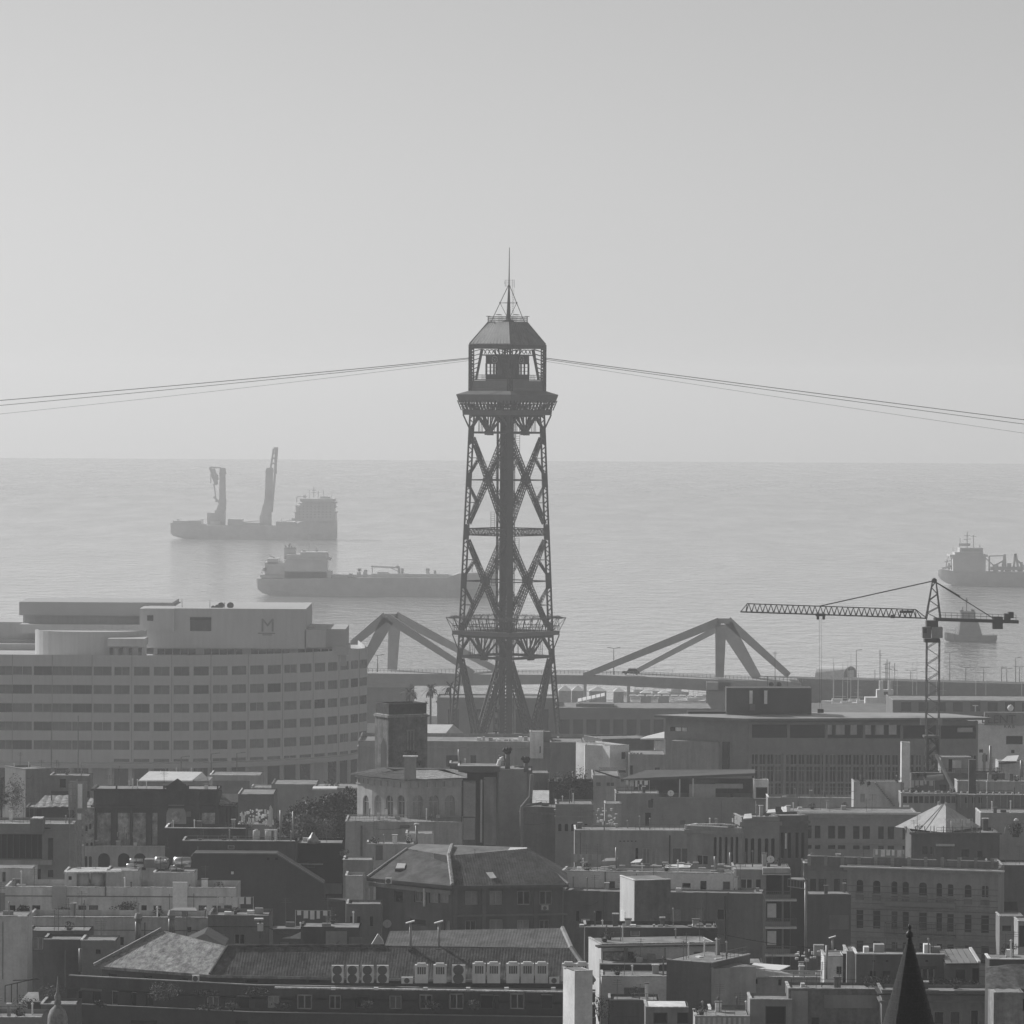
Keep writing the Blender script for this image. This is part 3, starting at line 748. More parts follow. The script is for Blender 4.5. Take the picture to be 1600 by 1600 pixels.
# --- heavy-lift cargo ship
s = Ship('crane_ship', 'pale heavy-lift cargo ship with two tall deck cranes near the horizon', 'ship', 400, 842); s.cx = 400
s.hull([(268, 816, 833, 9, 7), (272, 816, 837, 10, 8), (290, 817, 841, 11, 10), (330, 820, 842, 12, 12), (450, 821, 843, 12, 12), (478, 814, 844, 12, 10), (505, 814, 844.5, 9, 5), (522, 814, 845, 4, 1.2), (527, 814, 841, .8, .3)], HULLM)
s.blocks('poop_deck', SUPER, 10, (272, 813, 296, 817.5), (277, 811, 280, 814, 2)); s.blocks('hatch_cover', HULLM, 9, (296, 813, 316, 820), (330, 815, 345, 821), (357, 811, 379, 821), (379, 816, 408, 821), (432, 815, 462, 821))
a = s.blocks('accommodation', SUPER, 11, (462, 800, 525, 814), (466, 792, 523, 800), (470, 786, 524, 792), (473, 781, 521, 786), (500, 776, 515, 781, 5)); s.blocks('deck_edge', HULLM, 12.2, (460, 799.4, 527, 800.4), (464, 791.4, 526, 792.4), (468, 785.4, 526, 786.4)); s.blocks('bridge_deck', SUPER, 12.5, (470, 778.5, 524, 783), (463, 789, 466, 801, 11))
b = MB()
for j in range(6):
    for i in range(9):
        xx = 468 + i * 6; b.box(s.x(xx), s.d - 11.05, s.z(808 - j * 4.2, xx), s.x(xx + 2.4), s.d - 10.9, s.z(806.2 - j * 4.2, xx))
b.build('porthole_row', HULLD, a)['kind'] = 'stuff'
s.bars('signal_mast', SUPER, (490, 778, 490, 761, .5), (497, 778, 497, 767, .35), (486, 770, 499, 770, .3), (463, 785, 464, 776, .5), (464, 776, 480, 776, .4), (500, 776, 512, 776, .4), (508, 780, 511, 775, .5), (475, 778, 475, 774, 1.2))
s.bars('deck_rigging', HULLM, (268, 814, 330, 812, .18), (275, 818, 275, 808, .25), (283, 818, 283, 809, .2), (300, 815, 318, 812, .6), (380, 816, 405, 814, .5), (436, 816, 460, 812, .4), (440, 815, 440, 810, .3), (452, 815, 452, 809, .3), (520, 786, 527, 784, .4), (477, 781, 477, 771, .25), (483, 781, 483, 765, .3), (505, 776, 505, 766, .3), (515, 781, 519, 773, .3), (487, 766, 494, 766, .35))
s.bars('lifeboat', SUPER, (457, 811, 472, 811, 1.6, -11.5), (462, 805, 472, 805, 1.2, -11.5))
def ship_crane(col, jib, label):
    c = s.blocks('deck_crane', HULLM, 4.2, col[0], label); return c
c = s.blocks('crane_pedestal', HULLM, 4.0, (324, 801, 338, 821, 3.5), (336, 797, 352, 821)); c['label'] = 'pedestal of the folded aft crane'
b = MB()
for (y0, y1, x0, x1, w0, w1) in ((797, 788, 345.5, 347, 15, 12), (788, 779, 347.5, 347.5, 12, 11), (779, 741, 347.5, 347.3, 10, 9), (741, 731, 347.5, 347.5, 11, 8)):
    z0, z1 = s.z(y0, 347), s.z(y1, 347); W0, W1 = w0 * s.m / 2, w1 * s.m / 2; X0, X1 = s.x(x0), s.x(x1)
    b.hexa([(X0 - W0, s.d - 2.2, z0), (X0 + W0, s.d - 2.2, z0), (X0 + W0, s.d + 2.2, z0), (X0 - W0, s.d + 2.2, z0), (X1 - W1, s.d - 2, z1), (X1 + W1, s.d - 2, z1), (X1 + W1, s.d + 2, z1), (X1 - W1, s.d + 2, z1)])
b.build('crane_column', HULLM, s.o)
s.bars('folded_jib', HULLM, (328, 730, 345, 731, .8), (328, 730, 334, 748, 1.6), (334, 748, 340, 742, 1.2), (333, 732, 340, 750, 1.5), (331, 742, 337, 758, 1.3), (337, 744, 339, 757, 1.2), (334, 756, 337, 778, .8), (334, 776, 343, 786, 1.2), (329, 740, 329, 755, .5), (336, 783, 345, 784, 1.0))
s.blocks('crane_pedestal', HULLM, 4.0, (406, 805, 424, 821), (411, 790, 424, 806))
b = MB()
for (y0, y1, x0, x1, w0, w1) in ((805, 788, 415, 418, 16, 14), (788, 780, 419, 419.5, 14, 13), (780, 738, 419.5, 420.5, 12, 11), (738, 731, 420.5, 421.5, 13, 10)):
    z0, z1 = s.z(y0, 420), s.z(y1, 420); W0, W1 = w0 * s.m / 2, w1 * s.m / 2; X0, X1 = s.x(x0), s.x(x1)
    b.hexa([(X0 - W0, s.d - 2.2, z0), (X0 + W0, s.d - 2.2, z0), (X0 + W0, s.d + 2.2, z0), (X0 - W0, s.d + 2.2, z0), (X1 - W1, s.d - 2, z1), (X1 + W1, s.d - 2, z1), (X1 + W1, s.d + 2, z1), (X1 - W1, s.d + 2, z1)])
b.build('crane_column', HULLM, s.o)
s.bars('raised_jib', HULLM, (425, 800, 433, 701, 1.1, -2.4), (424, 798, 432, 701, 1.1, 2.4), (422, 735, 427, 701, 1.1), (427, 701, 434, 701, 1.6), (426, 716, 432, 716, 1.0), (425, 724, 431.5, 724, .8), (430, 740, 430.5, 702, 1.5), (427, 708, 433, 708, .8))
# --- product tanker
s = Ship('tanker', 'dark-hulled product tanker with funnel aft, bow behind the lattice tower', 'ship', 560, 930.5); s.cx = 560
s.hull([(402, 903, 914, 6, 4), (404, 903, 920, 7, 5), (412, 903, 926, 8, 6), (425, 903, 929.5, 8.5, 7.5), (520, 902, 931, 9, 9), (700, 901, 932, 9, 9), (718, 895, 932, 8.6, 7), (750, 894, 932.5, 6, 3), (768, 892, 933, 2.5, .8), (775, 892, 930, .5, .2)], HULLD)
s.blocks('accommodation', SUPER, 8, (446, 874, 512, 903), (444, 892, 519, 903), (449, 866, 513, 874)); s.blocks('bridge_wing', SUPER, 9, (449, 871.5, 518, 874), (470, 862, 512, 867, 6))
s.blocks('aft_house', SUPER, 6, (415, 878, 446, 898), (419, 872, 436, 880), (412, 886, 418, 892), (408, 897, 446, 902))
f_ = s.blocks('funnel', SUPER, 2.5, (444.5, 857, 462.5, 874)); s.blocks('funnel_band', HULLD, 2.6, (444.3, 855, 462.7, 858), (444.3, 868, 462.7, 873.5), parent=f_)
s.bars('exhaust_pipe', HULLD, (447, 856, 446, 852, .7), (452, 856, 452, 851, .8), (452, 851, 455, 849.5, .7), (456, 856, 455.5, 853, .6), (458, 856, 461, 855, .5))
s.bars('signal_mast', SUPER, (483, 866, 483, 838, .35), (480, 842, 486, 834, .2), (479, 854, 487, 854, .2), (495, 866, 495, 858, .5), (491, 860, 499, 860, .3), (510, 866, 510, 858, .3), (475, 862, 475, 859, 1.4), (494, 858, 494, 855, 1.0), (413, 886, 410, 892, .5), (430, 872, 421, 868, .5), (409, 893, 411, 900, .4), (436, 876, 446, 888, .5))
s.blocks('deck_tank', HULLM, 5, (520, 898, 545, 903, 6), (546, 896, 551, 901), (558, 894, 564, 902, 2), (568, 893, 574, 902, 2), (581, 896, 700, 902, 5), (590, 893.5, 607, 898, 3), (666, 890, 671, 902, 1.4), (678, 891, 682, 902, 1.2))
s.blocks('vent_post', HULLM, .8, (559, 888, 565, 892), (560.5, 890, 563, 898), (569, 890, 574, 898), (622, 888, 626, 900), (627, 888, 631, 897), (665.5, 888, 671.5, 892))
s.bars('cargo_crane', SUPER, (624, 898, 623, 885, .9), (623, 887, 580, 885, .7), (623, 884, 618, 886, .6), (582, 886, 582, 898, .35), (610, 887, 623, 893, .35))
b = MB()
for i in range(40):
    xx = 526 + i * 4.6; b.beam((s.x(xx), s.d - 8.6, s.z(902, xx)), (s.x(xx), s.d - 8.6, s.z(897, xx)), .18)
for y in (897, 899.5): b.beam((s.x(526), s.d - 8.6, s.z(y, 526)), (s.x(706), s.d - 8.6, s.z(y, 706)), .15)
for i in range(4): b.tube((s.x(530), s.d - 3 + i * 2, s.z(899.5, 530)), (s.x(712), s.d - 3 + i * 2, s.z(899.5, 712)), .35, n=6)
b.build('deck_piping', HULLM, s.o)['kind'] = 'stuff'
s.bars('foremast', SUPER, (738, 894, 738, 880, .4), (735, 885, 741, 885, .25))
# --- dredger
s = Ship('dredger', 'grey dredger with layered bridge cut off by the picture edge', 'ship', 1530, 915); s.cx = 1530
s.hull([(1466, 890, 899, 1, .4), (1470, 889, 905, 3, 1.2), (1479, 890, 911, 6, 3.5), (1492, 892, 915, 8, 7), (1530, 893, 916, 8.5, 8), (1660, 893, 917, 8.5, 8), (1690, 893, 917, 7, 6)], HULLD)
s.blocks('accommodation', HULLM, 7, (1487, 868, 1538, 893), (1490, 862, 1534, 868), (1498, 855.5, 1534, 863, 5.5), (1482, 866, 1541, 869, 8)); s.blocks('bridge_window', HULLD, 5.6, (1501, 857.5, 1532, 860))
s.bars('signal_mast', HULLM, (1511, 856, 1511, 831, .45), (1521, 856, 1521, 836, .35), (1500, 856, 1500, 841, .3), (1506, 837, 1516, 837, .25), (1498, 851, 1516, 851, 1.2), (1506, 843, 1517, 842, .3), (1518, 838, 1525, 838, .25), (1531, 856, 1531, 851, .4), (1489, 862, 1489, 856, .4), (1483, 868, 1481, 872, .4))
s.bars('foredeck_gear', HULLM, (1478, 889, 1480, 874, .5), (1476, 878, 1486, 876, .35), (1472, 888, 1490, 884, .8), (1483, 890, 1483, 880, 1.0), (1487, 890, 1487, 872, .8))
s.bars('dredging_gantry', HULLM, (1546, 893, 1546, 869, .7), (1546, 869, 1572, 868, .5), (1566, 893, 1570, 866, 1.2), (1572, 893, 1570, 866, .9), (1584, 893, 1586, 865, 1.0), (1592, 893, 1587, 865, 1.0), (1586, 872, 1600, 885, .8), (1552, 885, 1570, 875, .7), (1596, 893, 1596, 878, 1.2), (1610, 893, 1612, 866, 1.0), (1548, 888, 1600, 888, 1.6), (1556, 893, 1556, 882, 2.2), (1577, 893, 1577, 880, 1.8), (1540, 872, 1560, 890, .5))
# --- tug
TUGM = gm('tug_paint', .14, var=.2)
s = Ship('tugboat', 'small dark harbour tug heading away behind the crane counter-jib', 'tugboat', 1520, 1003); s.cx = 1520
s.hull([(1477, 988, 999, .6, .2), (1480, 988, 1001, 2, 1), (1490, 990, 1003, 3.6, 2.6), (1510, 993, 1004, 4, 3.4), (1540, 993, 1004.5, 4, 3.4), (1556, 992, 1003, 3.4, 2.4), (1558, 992, 1000, 3, 2)], TUGM)
b = MB(); zb0 = s.z(993, 1515)
b.hexa([(s.x(1498), s.d - 3, zb0), (s.x(1535), s.d - 3, zb0), (s.x(1535), s.d + 3, zb0), (s.x(1498), s.d + 3, zb0), (s.x(1501), s.d - 2.4, s.z(966, 1515)), (s.x(1527), s.d - 2.4, s.z(966, 1515)), (s.x(1527), s.d + 2.4, s.z(966, 1515)), (s.x(1501), s.d + 2.4, s.z(966, 1515))])
b.build('deckhouse', TUGM, s.o); s.blocks('wheelhouse', TUGM, 2.2, (1502, 955, 1524, 966), (1501, 953, 1506, 957, 1), (1518, 952, 1523, 958, 1))
s.bars('signal_mast', TUGM, (1511, 956, 1511, 934, .3), (1507, 942, 1516, 942, .2), (1505, 955, 1505, 948, .25), (1509, 938, 1513, 938, .5))
s.bars('bow_rail', SUPER, (1478, 984, 1500, 986, .15), (1478, 988, 1478, 984, .12), (1488, 990, 1489, 982, .15), (1493, 990, 1494, 980, .2))
# --- wakes are left to the water; drawbridge follows
BD = 1120.0
br = thing('drawbridge', 'pale bascule bridge with two raking pylons crossing the harbour mouth', 'bridge', P(860, 1070, BD))
def pylon(front, rear, name='pylon'):
    b = MB()
    for plan, d in ((front, BD - 4), (rear, BD + 7)):
        for (x0, y0, x1, y1, w, w2) in plan:
            p, q = P(x0, y0, d), P(x1, y1, d)
            dv = (q - p).normalized(); a = Vector((dv.z, 0, -dv.x))
            if a.length < 1e-3: continue
            a.normalize(); h = 1.3
            W0, W1 = a * w * BD / F / 2, a * w2 * BD / F / 2; y_ = Vector((0, h, 0))
            b.hexa([p - W0 - y_, p + W0 - y_, p + W0 + y_, p - W0 + y_, q - W1 - y_, q + W1 - y_, q + W1 + y_, q - W1 + y_])
    return b.build(name, CONCB, br)
CONCB = gm('bridge_paint', .38, var=.12)
pylon([(606, 968, 567, 1040, 20, 13), (603, 963, 535, 1019, 15, 11), (604, 964, 740, 1052, 13, 8)], [(617, 968, 613, 1046, 19, 15), (618, 962, 790, 1054, 14, 9), (600, 962, 622, 962, 7, 7)])
pylon([(1126, 976, 1124, 1058, 17, 13), (1123, 971, 912, 1056, 13, 9), (1120, 970, 1140, 970, 8, 8)], [(1133, 976, 1183, 1060, 24, 14), (1136, 969, 1232, 1055, 14, 10), (1128, 978, 985, 1053, 10, 7)])
b = MB(); n = 24
for i in range(n):   # deck, gently arched
    pts = []
    for k in (0, 1):
        x = 520 + 730 * (i + k) / n; t = (x - 860) / 340
        yt = 1050 + 3 * (x - 540) / 360 if x < 900 else 1053 + 12 * ((x - 900) / 340) ** 1.3; yb = yt + (19 - 5 * math.exp(-((x - 900) / 150) ** 2))
        pts.append((P(x, yt, BD), P(x, yb, BD)))
    (a, c), (e, g) = pts; D = Vector((0, 14, 0)); o = Vector((0, -5, 0))
    b.hexa([c + o, g + o, g + D, c + D, a + o, e + o, e + D, a + D])
b.build('deck', CONCB, br)
b = MB()
for i in range(120):
    x = 540 + i * 6; yt = 1050 + 3 * (x - 540) / 360 if x < 900 else 1053 + 12 * ((x - 900) / 340) ** 1.3
    b.beam(P(x, yt, BD - 4.5), P(x, yt - 5.5, BD - 4.5), .10)
    x2 = x + 6; yt2 = 1050 + 3 * (x2 - 540) / 360 if x2 < 900 else 1053 + 12 * ((x2 - 900) / 340) ** 1.3
    for h in (5.5, 3): b.beam(P(x, yt - h, BD - 4.5), P(x2, yt2 - h, BD - 4.5), .08)
b.build('deck_railing', CONCB, br)
part('pier', gm('bridge_pier', .27, var=.15), br, (520, 1069, 645, 1130, BD - 5, 16)); part('pier', gm('bridge_pier', .27, var=.15), br, (1107, 1066, 1142, 1140, BD - 5, 14))
part('pier_cap', CONCB, br, (516, 1068, 640, 1074, BD - 5.5, 17))
part('control_cabin', CONCB, br, (1104, 1066, 1122, 1078, BD - 8, 3))
for x, y in ((640, 1050),):
    pass
def lamp(label, x, y0, y1, d, arms=1, grp='lamp posts by the harbour'):
    b = MB(); p, q = P(x, y1, d), P(x, y0, d); b.tube(p, q, .14, .08, 6)
    for k in range(arms): sx = (1 if k == 0 else -1); b.beam(q, q + Vector((1.3 * sx, 0, .15)), .1); b.beam(q + Vector((.7 * sx, 0, .12)), q + Vector((1.6 * sx, 0, .2)), .28, .14)
    return tag(b.build('lamp_post', STEELM), label, 'lamp post', grp)
lamp('slim double-headed lamp post beside the foot of the nearer bridge pylon', 590, 1024, 1050, BD - 4.6, 2)
lamp('tall double-headed lamp post on the deck below the long stay', 959, 1013, 1054, BD - 4.6, 2)
car = thing('car', 'dark car with a glinting windscreen driving across the bridge', 'car', P(986, 1054, BD - 2))
b = MB(); p = P(986, 1054, BD - 2)
for (x0, x1, xt0, xt1, z0, z1) in ((-2.1, 2.1, -2.05, 2.05, .35, .85), (-1.0, 1.7, -.6, 1.2, .85, 1.45)):
    b.hexa([(p.x + x0, p.y - .85, p.z + z0), (p.x + x1, p.y - .85, p.z + z0), (p.x + x1, p.y + .85, p.z + z0), (p.x + x0, p.y + .85, p.z + z0), (p.x + xt0, p.y - .75, p.z + z1), (p.x + xt1, p.y - .75, p.z + z1), (p.x + xt1, p.y + .75, p.z + z1), (p.x + xt0, p.y + .75, p.z + z1)])
b.build('body', TARP, car)
for dx in (-1.3, 1.3):
    for dy in (-.8, .8): b = MB(); b.tube((p.x + dx, p.y + dy - .1, p.z + .33), (p.x + dx, p.y + dy + .1, p.z + .33), .33, n=10); b.build('wheel', BLACK, car)
b = MB(); b.poly([(p.x - 1.02, p.y - .7, p.z + .86), (p.x - 1.02, p.y + .7, p.z + .86), (p.x - .64, p.y + .66, p.z + 1.42), (p.x - .64, p.y - .66, p.z + 1.42)]); b.build('windscreen', GLASS, car)
# --- breakwater with lamp posts, hangar and moored craft on the far side of the harbour
b = MB(); pr = None; n = 8
for i in range(n):
    x0, x1 = 1190 + 500 * i / n, 1190 + 500 * (i + 1) / n
    f_ = lambda x: 1059 + (x - 1190) * .024
    a, c = P(x0, f_(x0), 1290), P(x1, f_(x1), 1290)
    b.hexa([(a.x, 1290, -1), (c.x, 1290, -1), (c.x, 1312, -1), (a.x, 1312, -1), (a.x, 1290, a.z), (c.x, 1290, c.z), (c.x, 1300, c.z), (a.x, 1300, a.z)])
tag(b.build('breakwater', gm('breakwater_stone', .10, var=.25, bump=.3)), 'long dark sea wall across the right side below the ships', 'breakwater')
b = MB(); b.box(P(860, 1, 1195).x, 1195, -1, P(1650, 1, 1195).x, 1240, 3.0); tag(b.build('quay', gm('quay_concrete', .16, var=.35)), kind='structure')
for i, (x, y0, lb) in enumerate(((1338, 1016, 'thin lone lamp post standing beside the arched hangar'), (1423, 1048, 'first short lamp post on the sea wall counted from the hangar'), (1447, 1050, 'second short lamp post on the sea wall counted from the hangar'), (1509, 1043, 'short lamp post on the sea wall right after the crane mast'), (1537, 1043, 'second lamp post on the sea wall after the crane mast'), (1565, 1043, 'third lamp post on the sea wall after the crane mast'), (1573, 1045, 'fourth lamp post on the sea wall after the crane mast, close to the third'), (1587, 1028, 'tallest lamp post on the sea wall, near the picture edge'), (1593, 1042, 'last lamp post on the sea wall at the picture edge'), (1484, 1020, 'tall thin pole on the sea wall just beside the crane mast'))):
    lamp(lb, x, y0, 1068, 1299, 1 if i in (0, 5, 7) else 2)
hg = thing('hangar', 'pale arched-roof hangar shed on the sea wall', 'shed', P(1306, 1062, 1304))
b = MB(); prof = []
A_ = P(1272, 1062, 1304); B_ = P(1342, 1062, 1304); w = B_.x - A_.x; hgt = 20 * 1304 / F
arc = [(0, 0), (.0, .35), (.06, .7), (.22, .93), (.45, 1), (.7, .98), (1, .55), (1, 0)]
def sec(t): return [(t, 0), (t, .5)]
L0 = .72
ln = [(0, 0), (0.02, .4), (.10, .8), (.24, 1.0)]
# barrel vault seen from its side, gable turned to the right
fr = [(A_.x + w * .02, 1304, 2), (A_.x + w * .66, 1304, 2), (A_.x + w * 1.0, 1312, 2), (A_.x + w * .3, 1316, 2)]
vr = MB(); seg = 8
for i in range(seg):
    t0, t1 = math.pi * i / seg, math.pi * (i + 1) / seg
    def vp(t, e):
        r0 = Vector(fr[1]) if e else Vector(fr[0]); r1 = Vector(fr[2]) if e else Vector(fr[3]); z = 5.6 + (A_.z + hgt - 5.6) * math.sin(t) ** .7
        q = lerp3(r0, r1, (1 - math.cos(t)) / 2); return Vector((q.x, q.y, z))
    vr.poly([vp(t0, 0), vp(t0, 1), vp(t1, 1), vp(t1, 0)])
vr.build('roof', WHITE, hg)
vr = MB(); vr.poly([vp(math.pi * i / 8, 1) for i in range(9)]); vr.poly([vp(math.pi * i / 8, 0) for i in range(9)]); vr.build('gable', gm('hangar_gable', .25), hg)
gate = MB(); q0, q1 = lerp3(vp(0, 1), vp(math.pi, 1), .25), lerp3(vp(0, 1), vp(math.pi, 1), .75); o = Vector((.1, -.1, 0)); gate.poly([q0 + o, q1 + o, q1 + o + Vector((0, 0, 2.2)), q0 + o + Vector((0, 0, 2.2))]); gate.build('gate', HULLM, hg)
# moored white pilot ship with masts
d = 1245; pv = thing('moored_ship', 'white moored workboat with tall masts in front of the sea wall', 'boat', P(1386, 1115, d))
b = MB(); xs_ = lambda x: P(x, 1090, d).x; zz = lambda y: P(1386, y, d).z
hull(b, [(xs_(1340), d, zz(1100), 0, 2, 1), (xs_(1350), d, zz(1102), -.5, 4, 3), (xs_(1410), d, zz(1102), -.5, 4, 3.4), (xs_(1418), d, zz(1098), 0, 1, .4)], SUPER and [(0, 0, 0, 0, 0, 0)] if False else None) if False else hull(b, [(xs_(1340), d, zz(1100), 0, 2, 1), (xs_(1350), d, zz(1102), -.5, 4, 3), (xs_(1410), d, zz(1102), -.5, 4, 3.4), (xs_(1418), d, zz(1098), 0, 1, .4)])
b.build('hull', WHITE, pv)
part('deckhouse', WHITE, pv, (1352, 1090, 1404, 1103, d - 2, 4), (1370, 1078, 1396, 1091, d - 1.5, 3), (1374, 1064, 1380, 1079, d - 1, 1.5), (1388, 1064, 1392, 1079, d - 1, 1.5))
part('wheelhouse_window', GLASS, pv, (1381, 1081, 1387, 1086, d - 1.6, .05))
b = MB()
for (x, y0, y1, w) in ((1375, 1015, 1066, .18), (1386, 1030, 1066, .2), (1384, 1036, 1070, .16), (1390, 1034, 1066, .16), (1367, 1046, 1066, .15), (1398, 1036, 1066, .15)): pbeam(b, (x, y0, d), (x, y1, d), w)
for (x0, y0, x1, y1) in ((1380, 1038, 1391, 1037), (1382, 1044, 1394, 1046), (1378, 1050, 1390, 1052), (1374, 1024, 1378, 1024), (1352, 1068, 1372, 1065), (1396, 1046, 1402, 1048)): pbeam(b, (x0, y0, d), (x1, y1, d), .14)
b.build('mast', STEELM, pv); b = MB(); pbeam(b, (1395, 1042, d), (1400, 1048, d), 1.2, .06); b.build('flag', TARP, pv)

# moored sailing boats: masts standing above the quay
rs = random.Random(21)
def sail_boat(x, d, mh):
    p = P(x, 1100, d); o = thing('sailing_boat', 'small sailing boat among the moored masts before the sea wall' if x > 1200 else 'small sailing boat moored under the bridge beyond the marquees', 'boat', (p.x, d, 0), 'sailing boats before the sea wall' if x > 1200 else 'sailing boats under the bridge'); b = MB()
    hull(b, [(p.x - 4, d, .9, -.3, .3, .1), (p.x - 2, d, .9, -.5, 1.3, .8), (p.x + 2.5, d, .8, -.5, 1.4, 1.0), (p.x + 4, d, .8, -.2, 1.2, .6)]); b.box(p.x - 1, d - .7, .8, p.x + 2, d + .7, 1.5); b.build('hull', WHITE, o)
    b = MB(); b.tube((p.x - .5, d, .8), (p.x - .5, d, mh), .09, .05, 5); b.beam((p.x - .5, d, 2.2), (p.x + 3, d, 2.1), .12); b.beam((p.x - 1.4, d, mh * .6), (p.x + .4, d, mh * .6), .05); b.build('mast', STEELL, o)
for i in range(30):
    x = rs.uniform(1262, 1610) if i < 20 else rs.uniform(872, 1095); sail_boat(x, rs.uniform(1244, 1284) if i < 20 else rs.uniform(1250, 1340), rs.uniform(8, 15) if i < 20 else rs.uniform(6, 9))
# ================================================================== waterfront hotel with curved front
HTL = gm('hotel_panel', .53, var=.06, scale=.1, streak=.08)
HTD = gm('hotel_panel_dark', .46, var=.06, scale=.1)
hotel = thing('hotel', 'large pale hotel with curved front and rows of square windows', 'hotel', P(300, 1230, 930))
D0 = 930.0
yH = lambda y, x=250: P(x, y, D0).z
rows_ = [(1042, 1056), (1071, 1085), (1100, 1114), (1128.5, 1142.5), (1157.5, 1172), (1186, 1191)]
zt_h, zb_h = yH(1024), 2.0
# plan: straight at the left, then an arc that turns away
x_arc = P(206, 1050, D0).x; R_ = 49.5; plan = []
x = P(-70, 1050, D0).x
pl_straight = []
bay = 4.0
k = int((x_arc - x) / bay)
for i in range(k, 0, -1): plan.append((x_arc - i * bay, D0))
th = 0.0
while th < rad(71):
    plan.append((x_arc + R_ * math.sin(th), D0 + R_ * (1 - math.cos(th)))); th += bay / R_
n_arc0 = k
wallb = MB(); wl_list = []
for i in range(len(plan) - 1):
    fc = Face(plan[i], plan[i + 1]); L = fc.L; ops = []
    curved = i >= n_arc0 - 1
    last = i == len(plan) - 2
    for j, (a, c) in enumerate(rows_):
        if j == 5 and not curved: continue
        z1, z0 = yH(a), yH(c)
        u0, u1 = (.42, L - .42) if curved and not last else ((.06, L - .06) if i % 3 else (.3, L - .06))
        if last: u0, u1 = .1, L - .1
        w = round((u1 - u0) * 20) / 20; h = round((z1 - z0) * 20) / 20; uc = (u0 + u1) / 2
        ops.append((uc - w / 2, uc + w / 2, z0, z0 + h, 0))
        rnd = random.random()
        st = ('tint' if rnd < .75 else 'blind' if rnd < .85 else 'strip')
        wl_list.append((fc, uc - w / 2, uc + w / 2, z0, z0 + h, st))
    wall_mesh(wallb, fc, 0, L, zb_h, zt_h, ops, .35)
e = plan[-1]; back = D0 + 62
wallb.poly([(e[0], e[1], zb_h), (e[0] - 3, back, zb_h), (e[0] - 3, back, zt_h), (e[0], e[1], zt_h)])
roofp = [(p[0], p[1], zt_h - 1.0) for p in plan] + [(e[0] - 3, back, zt_h - 1.0), (plan[0][0], back, zt_h - 1.0)]
wallb.poly(roofp); wallb.build('wall', HTL, hotel)
for w in wl_list: put_window(hotel, *w)
# parapet inner face + vertical panel joints
jb = MB()
for i in range(len(plan)):
    if i % 2 == 0:
        q = Vector((plan[i][0], plan[i][1], 0)); jb.beam(q + Vector((0, -.02, zb_h + 9)), q + Vector((0, -.02, zt_h)), .07)
jb.build('panel_joint', gm('panel_joint', .2), hotel)
# podium
pod = [(p[0], p[1] - 4) for p in plan]
b = MB()
for i in range(len(pod) - 1):
    fc = Face(pod[i], pod[i + 1]); zc = yH(1191.5)
    fc.slab(b, 0, fc.L, zc - .9, zc, 0, 5); 
b.build('podium_canopy', HTD, hotel)
b = MB()
for i in range(0, len(pod)): b.box(pod[i][0] - .35, pod[i][1] + .6, 2, pod[i][0] + .35, pod[i][1] + 1.3, yH(1192) - .5)
b.build('podium_column', HTD, hotel)['kind'] = 'stuff'
b = MB()
for i in range(len(plan) - 1):
    if i % 4 != 2: fc = Face(plan[i], plan[i + 1]); fc.slab(b, .5, fc.L - .5, 3, yH(1197), -.05, -.02)
b.build('podium_glazing', GLASS, hotel)['kind'] = 'stuff'
# upper storeys, all set back on the roof
Q = lambda x, y, d: P(x, y, d)
def hbox(name, mat, x0, y0, x1, y1, d, dep): return part(name, mat, hotel, (x0, y0, x1, y1, d, dep))
hbox('penthouse_strip', HTD, 240, 1012, 541, 1040, D0 + 22, 26)
for i in range(24):
    if i % 6 != 5: hbox('penthouse_window', GLASS, 246 + i * 12.2, 1014, 256.6 + i * 12.2, 1026, D0 + 21.9, .08)
hbox('upper_wall', HTL, 226, 951, 478, 1013, D0 + 20, 30)
hbox('upper_wing', HTL, 476, 984, 509, 1012, D0 + 20, 24); hbox('upper_wing', HTD, 507, 983, 540, 1012, D0 + 23, 20)
hbox('terrace_screen', HTD, 519, 1010, 544, 1024, D0 + 21, 2)
hbox('roof_plant', HTD, 481, 979, 491, 984, D0 + 24, 4)
hbox('top_storey', HTD, 30, 941, 269, 962, D0 + 32, 20); hbox('top_storey', HTL, 36, 961, 262, 990, D0 + 34, 18)
hbox('lift_tower', HTL, 218, 951, 272, 986, D0 + 19, 12)
hbox('plant_window', FRAMED, 230, 961.5, 239.5, 970, D0 + 18.9, .1)
hbox('louvre_opening', FRAMED, 297, 964.5, 330, 986, D0 + 19.9, .1); hbox('louvre_lintel', BLACK, 297, 964.5, 330, 969, D0 + 19.7, .2)
hbox('side_wing', HTL, -60, 972, 88, 1000, D0 + 40, 16); hbox('side_wing', HTD, -60, 999, 60, 1008, D0 + 38, 14); hbox('side_wing', HTL, -60, 1006, 60, 1030, D0 + 34, 14)
hbox('roof_deck_wall', HTL, 30, 976, 225, 990, D0 + 28, 8)
dr = P(140, 1000, D0 + 14); wdr = (230 - 55) / 2 * (D0 + 14) / F
b = MB(); cz0, cz1 = P(140, 1030, D0 + 14).z, P(140, 985, D0 + 14).z; pts = []
for i in range(21):
    t = math.pi * i / 20; pts.append((dr.x - wdr * math.cos(t), D0 + 17 - 9 * math.sin(t)))
b.prism(pts, cz0, cz1); b.build('drum', HTL, hotel, False)
hbox('drum_railing', STEELL, 60, 984, 226, 985.2, D0 + 9, .1)
hbox('canopy', HTL, 168, 998, 226, 1010, D0 + 4, 9)
for i in range(7): hbox('lobby_window', CURT if i % 2 else GLASS, 171 + i * 7.5, 1012, 176.5 + i * 7.5, 1026, D0 + 6, .2)
hbox('terrace_parapet', HTL, -60, 1024, 60, 1028, D0 + 1.5, .5)
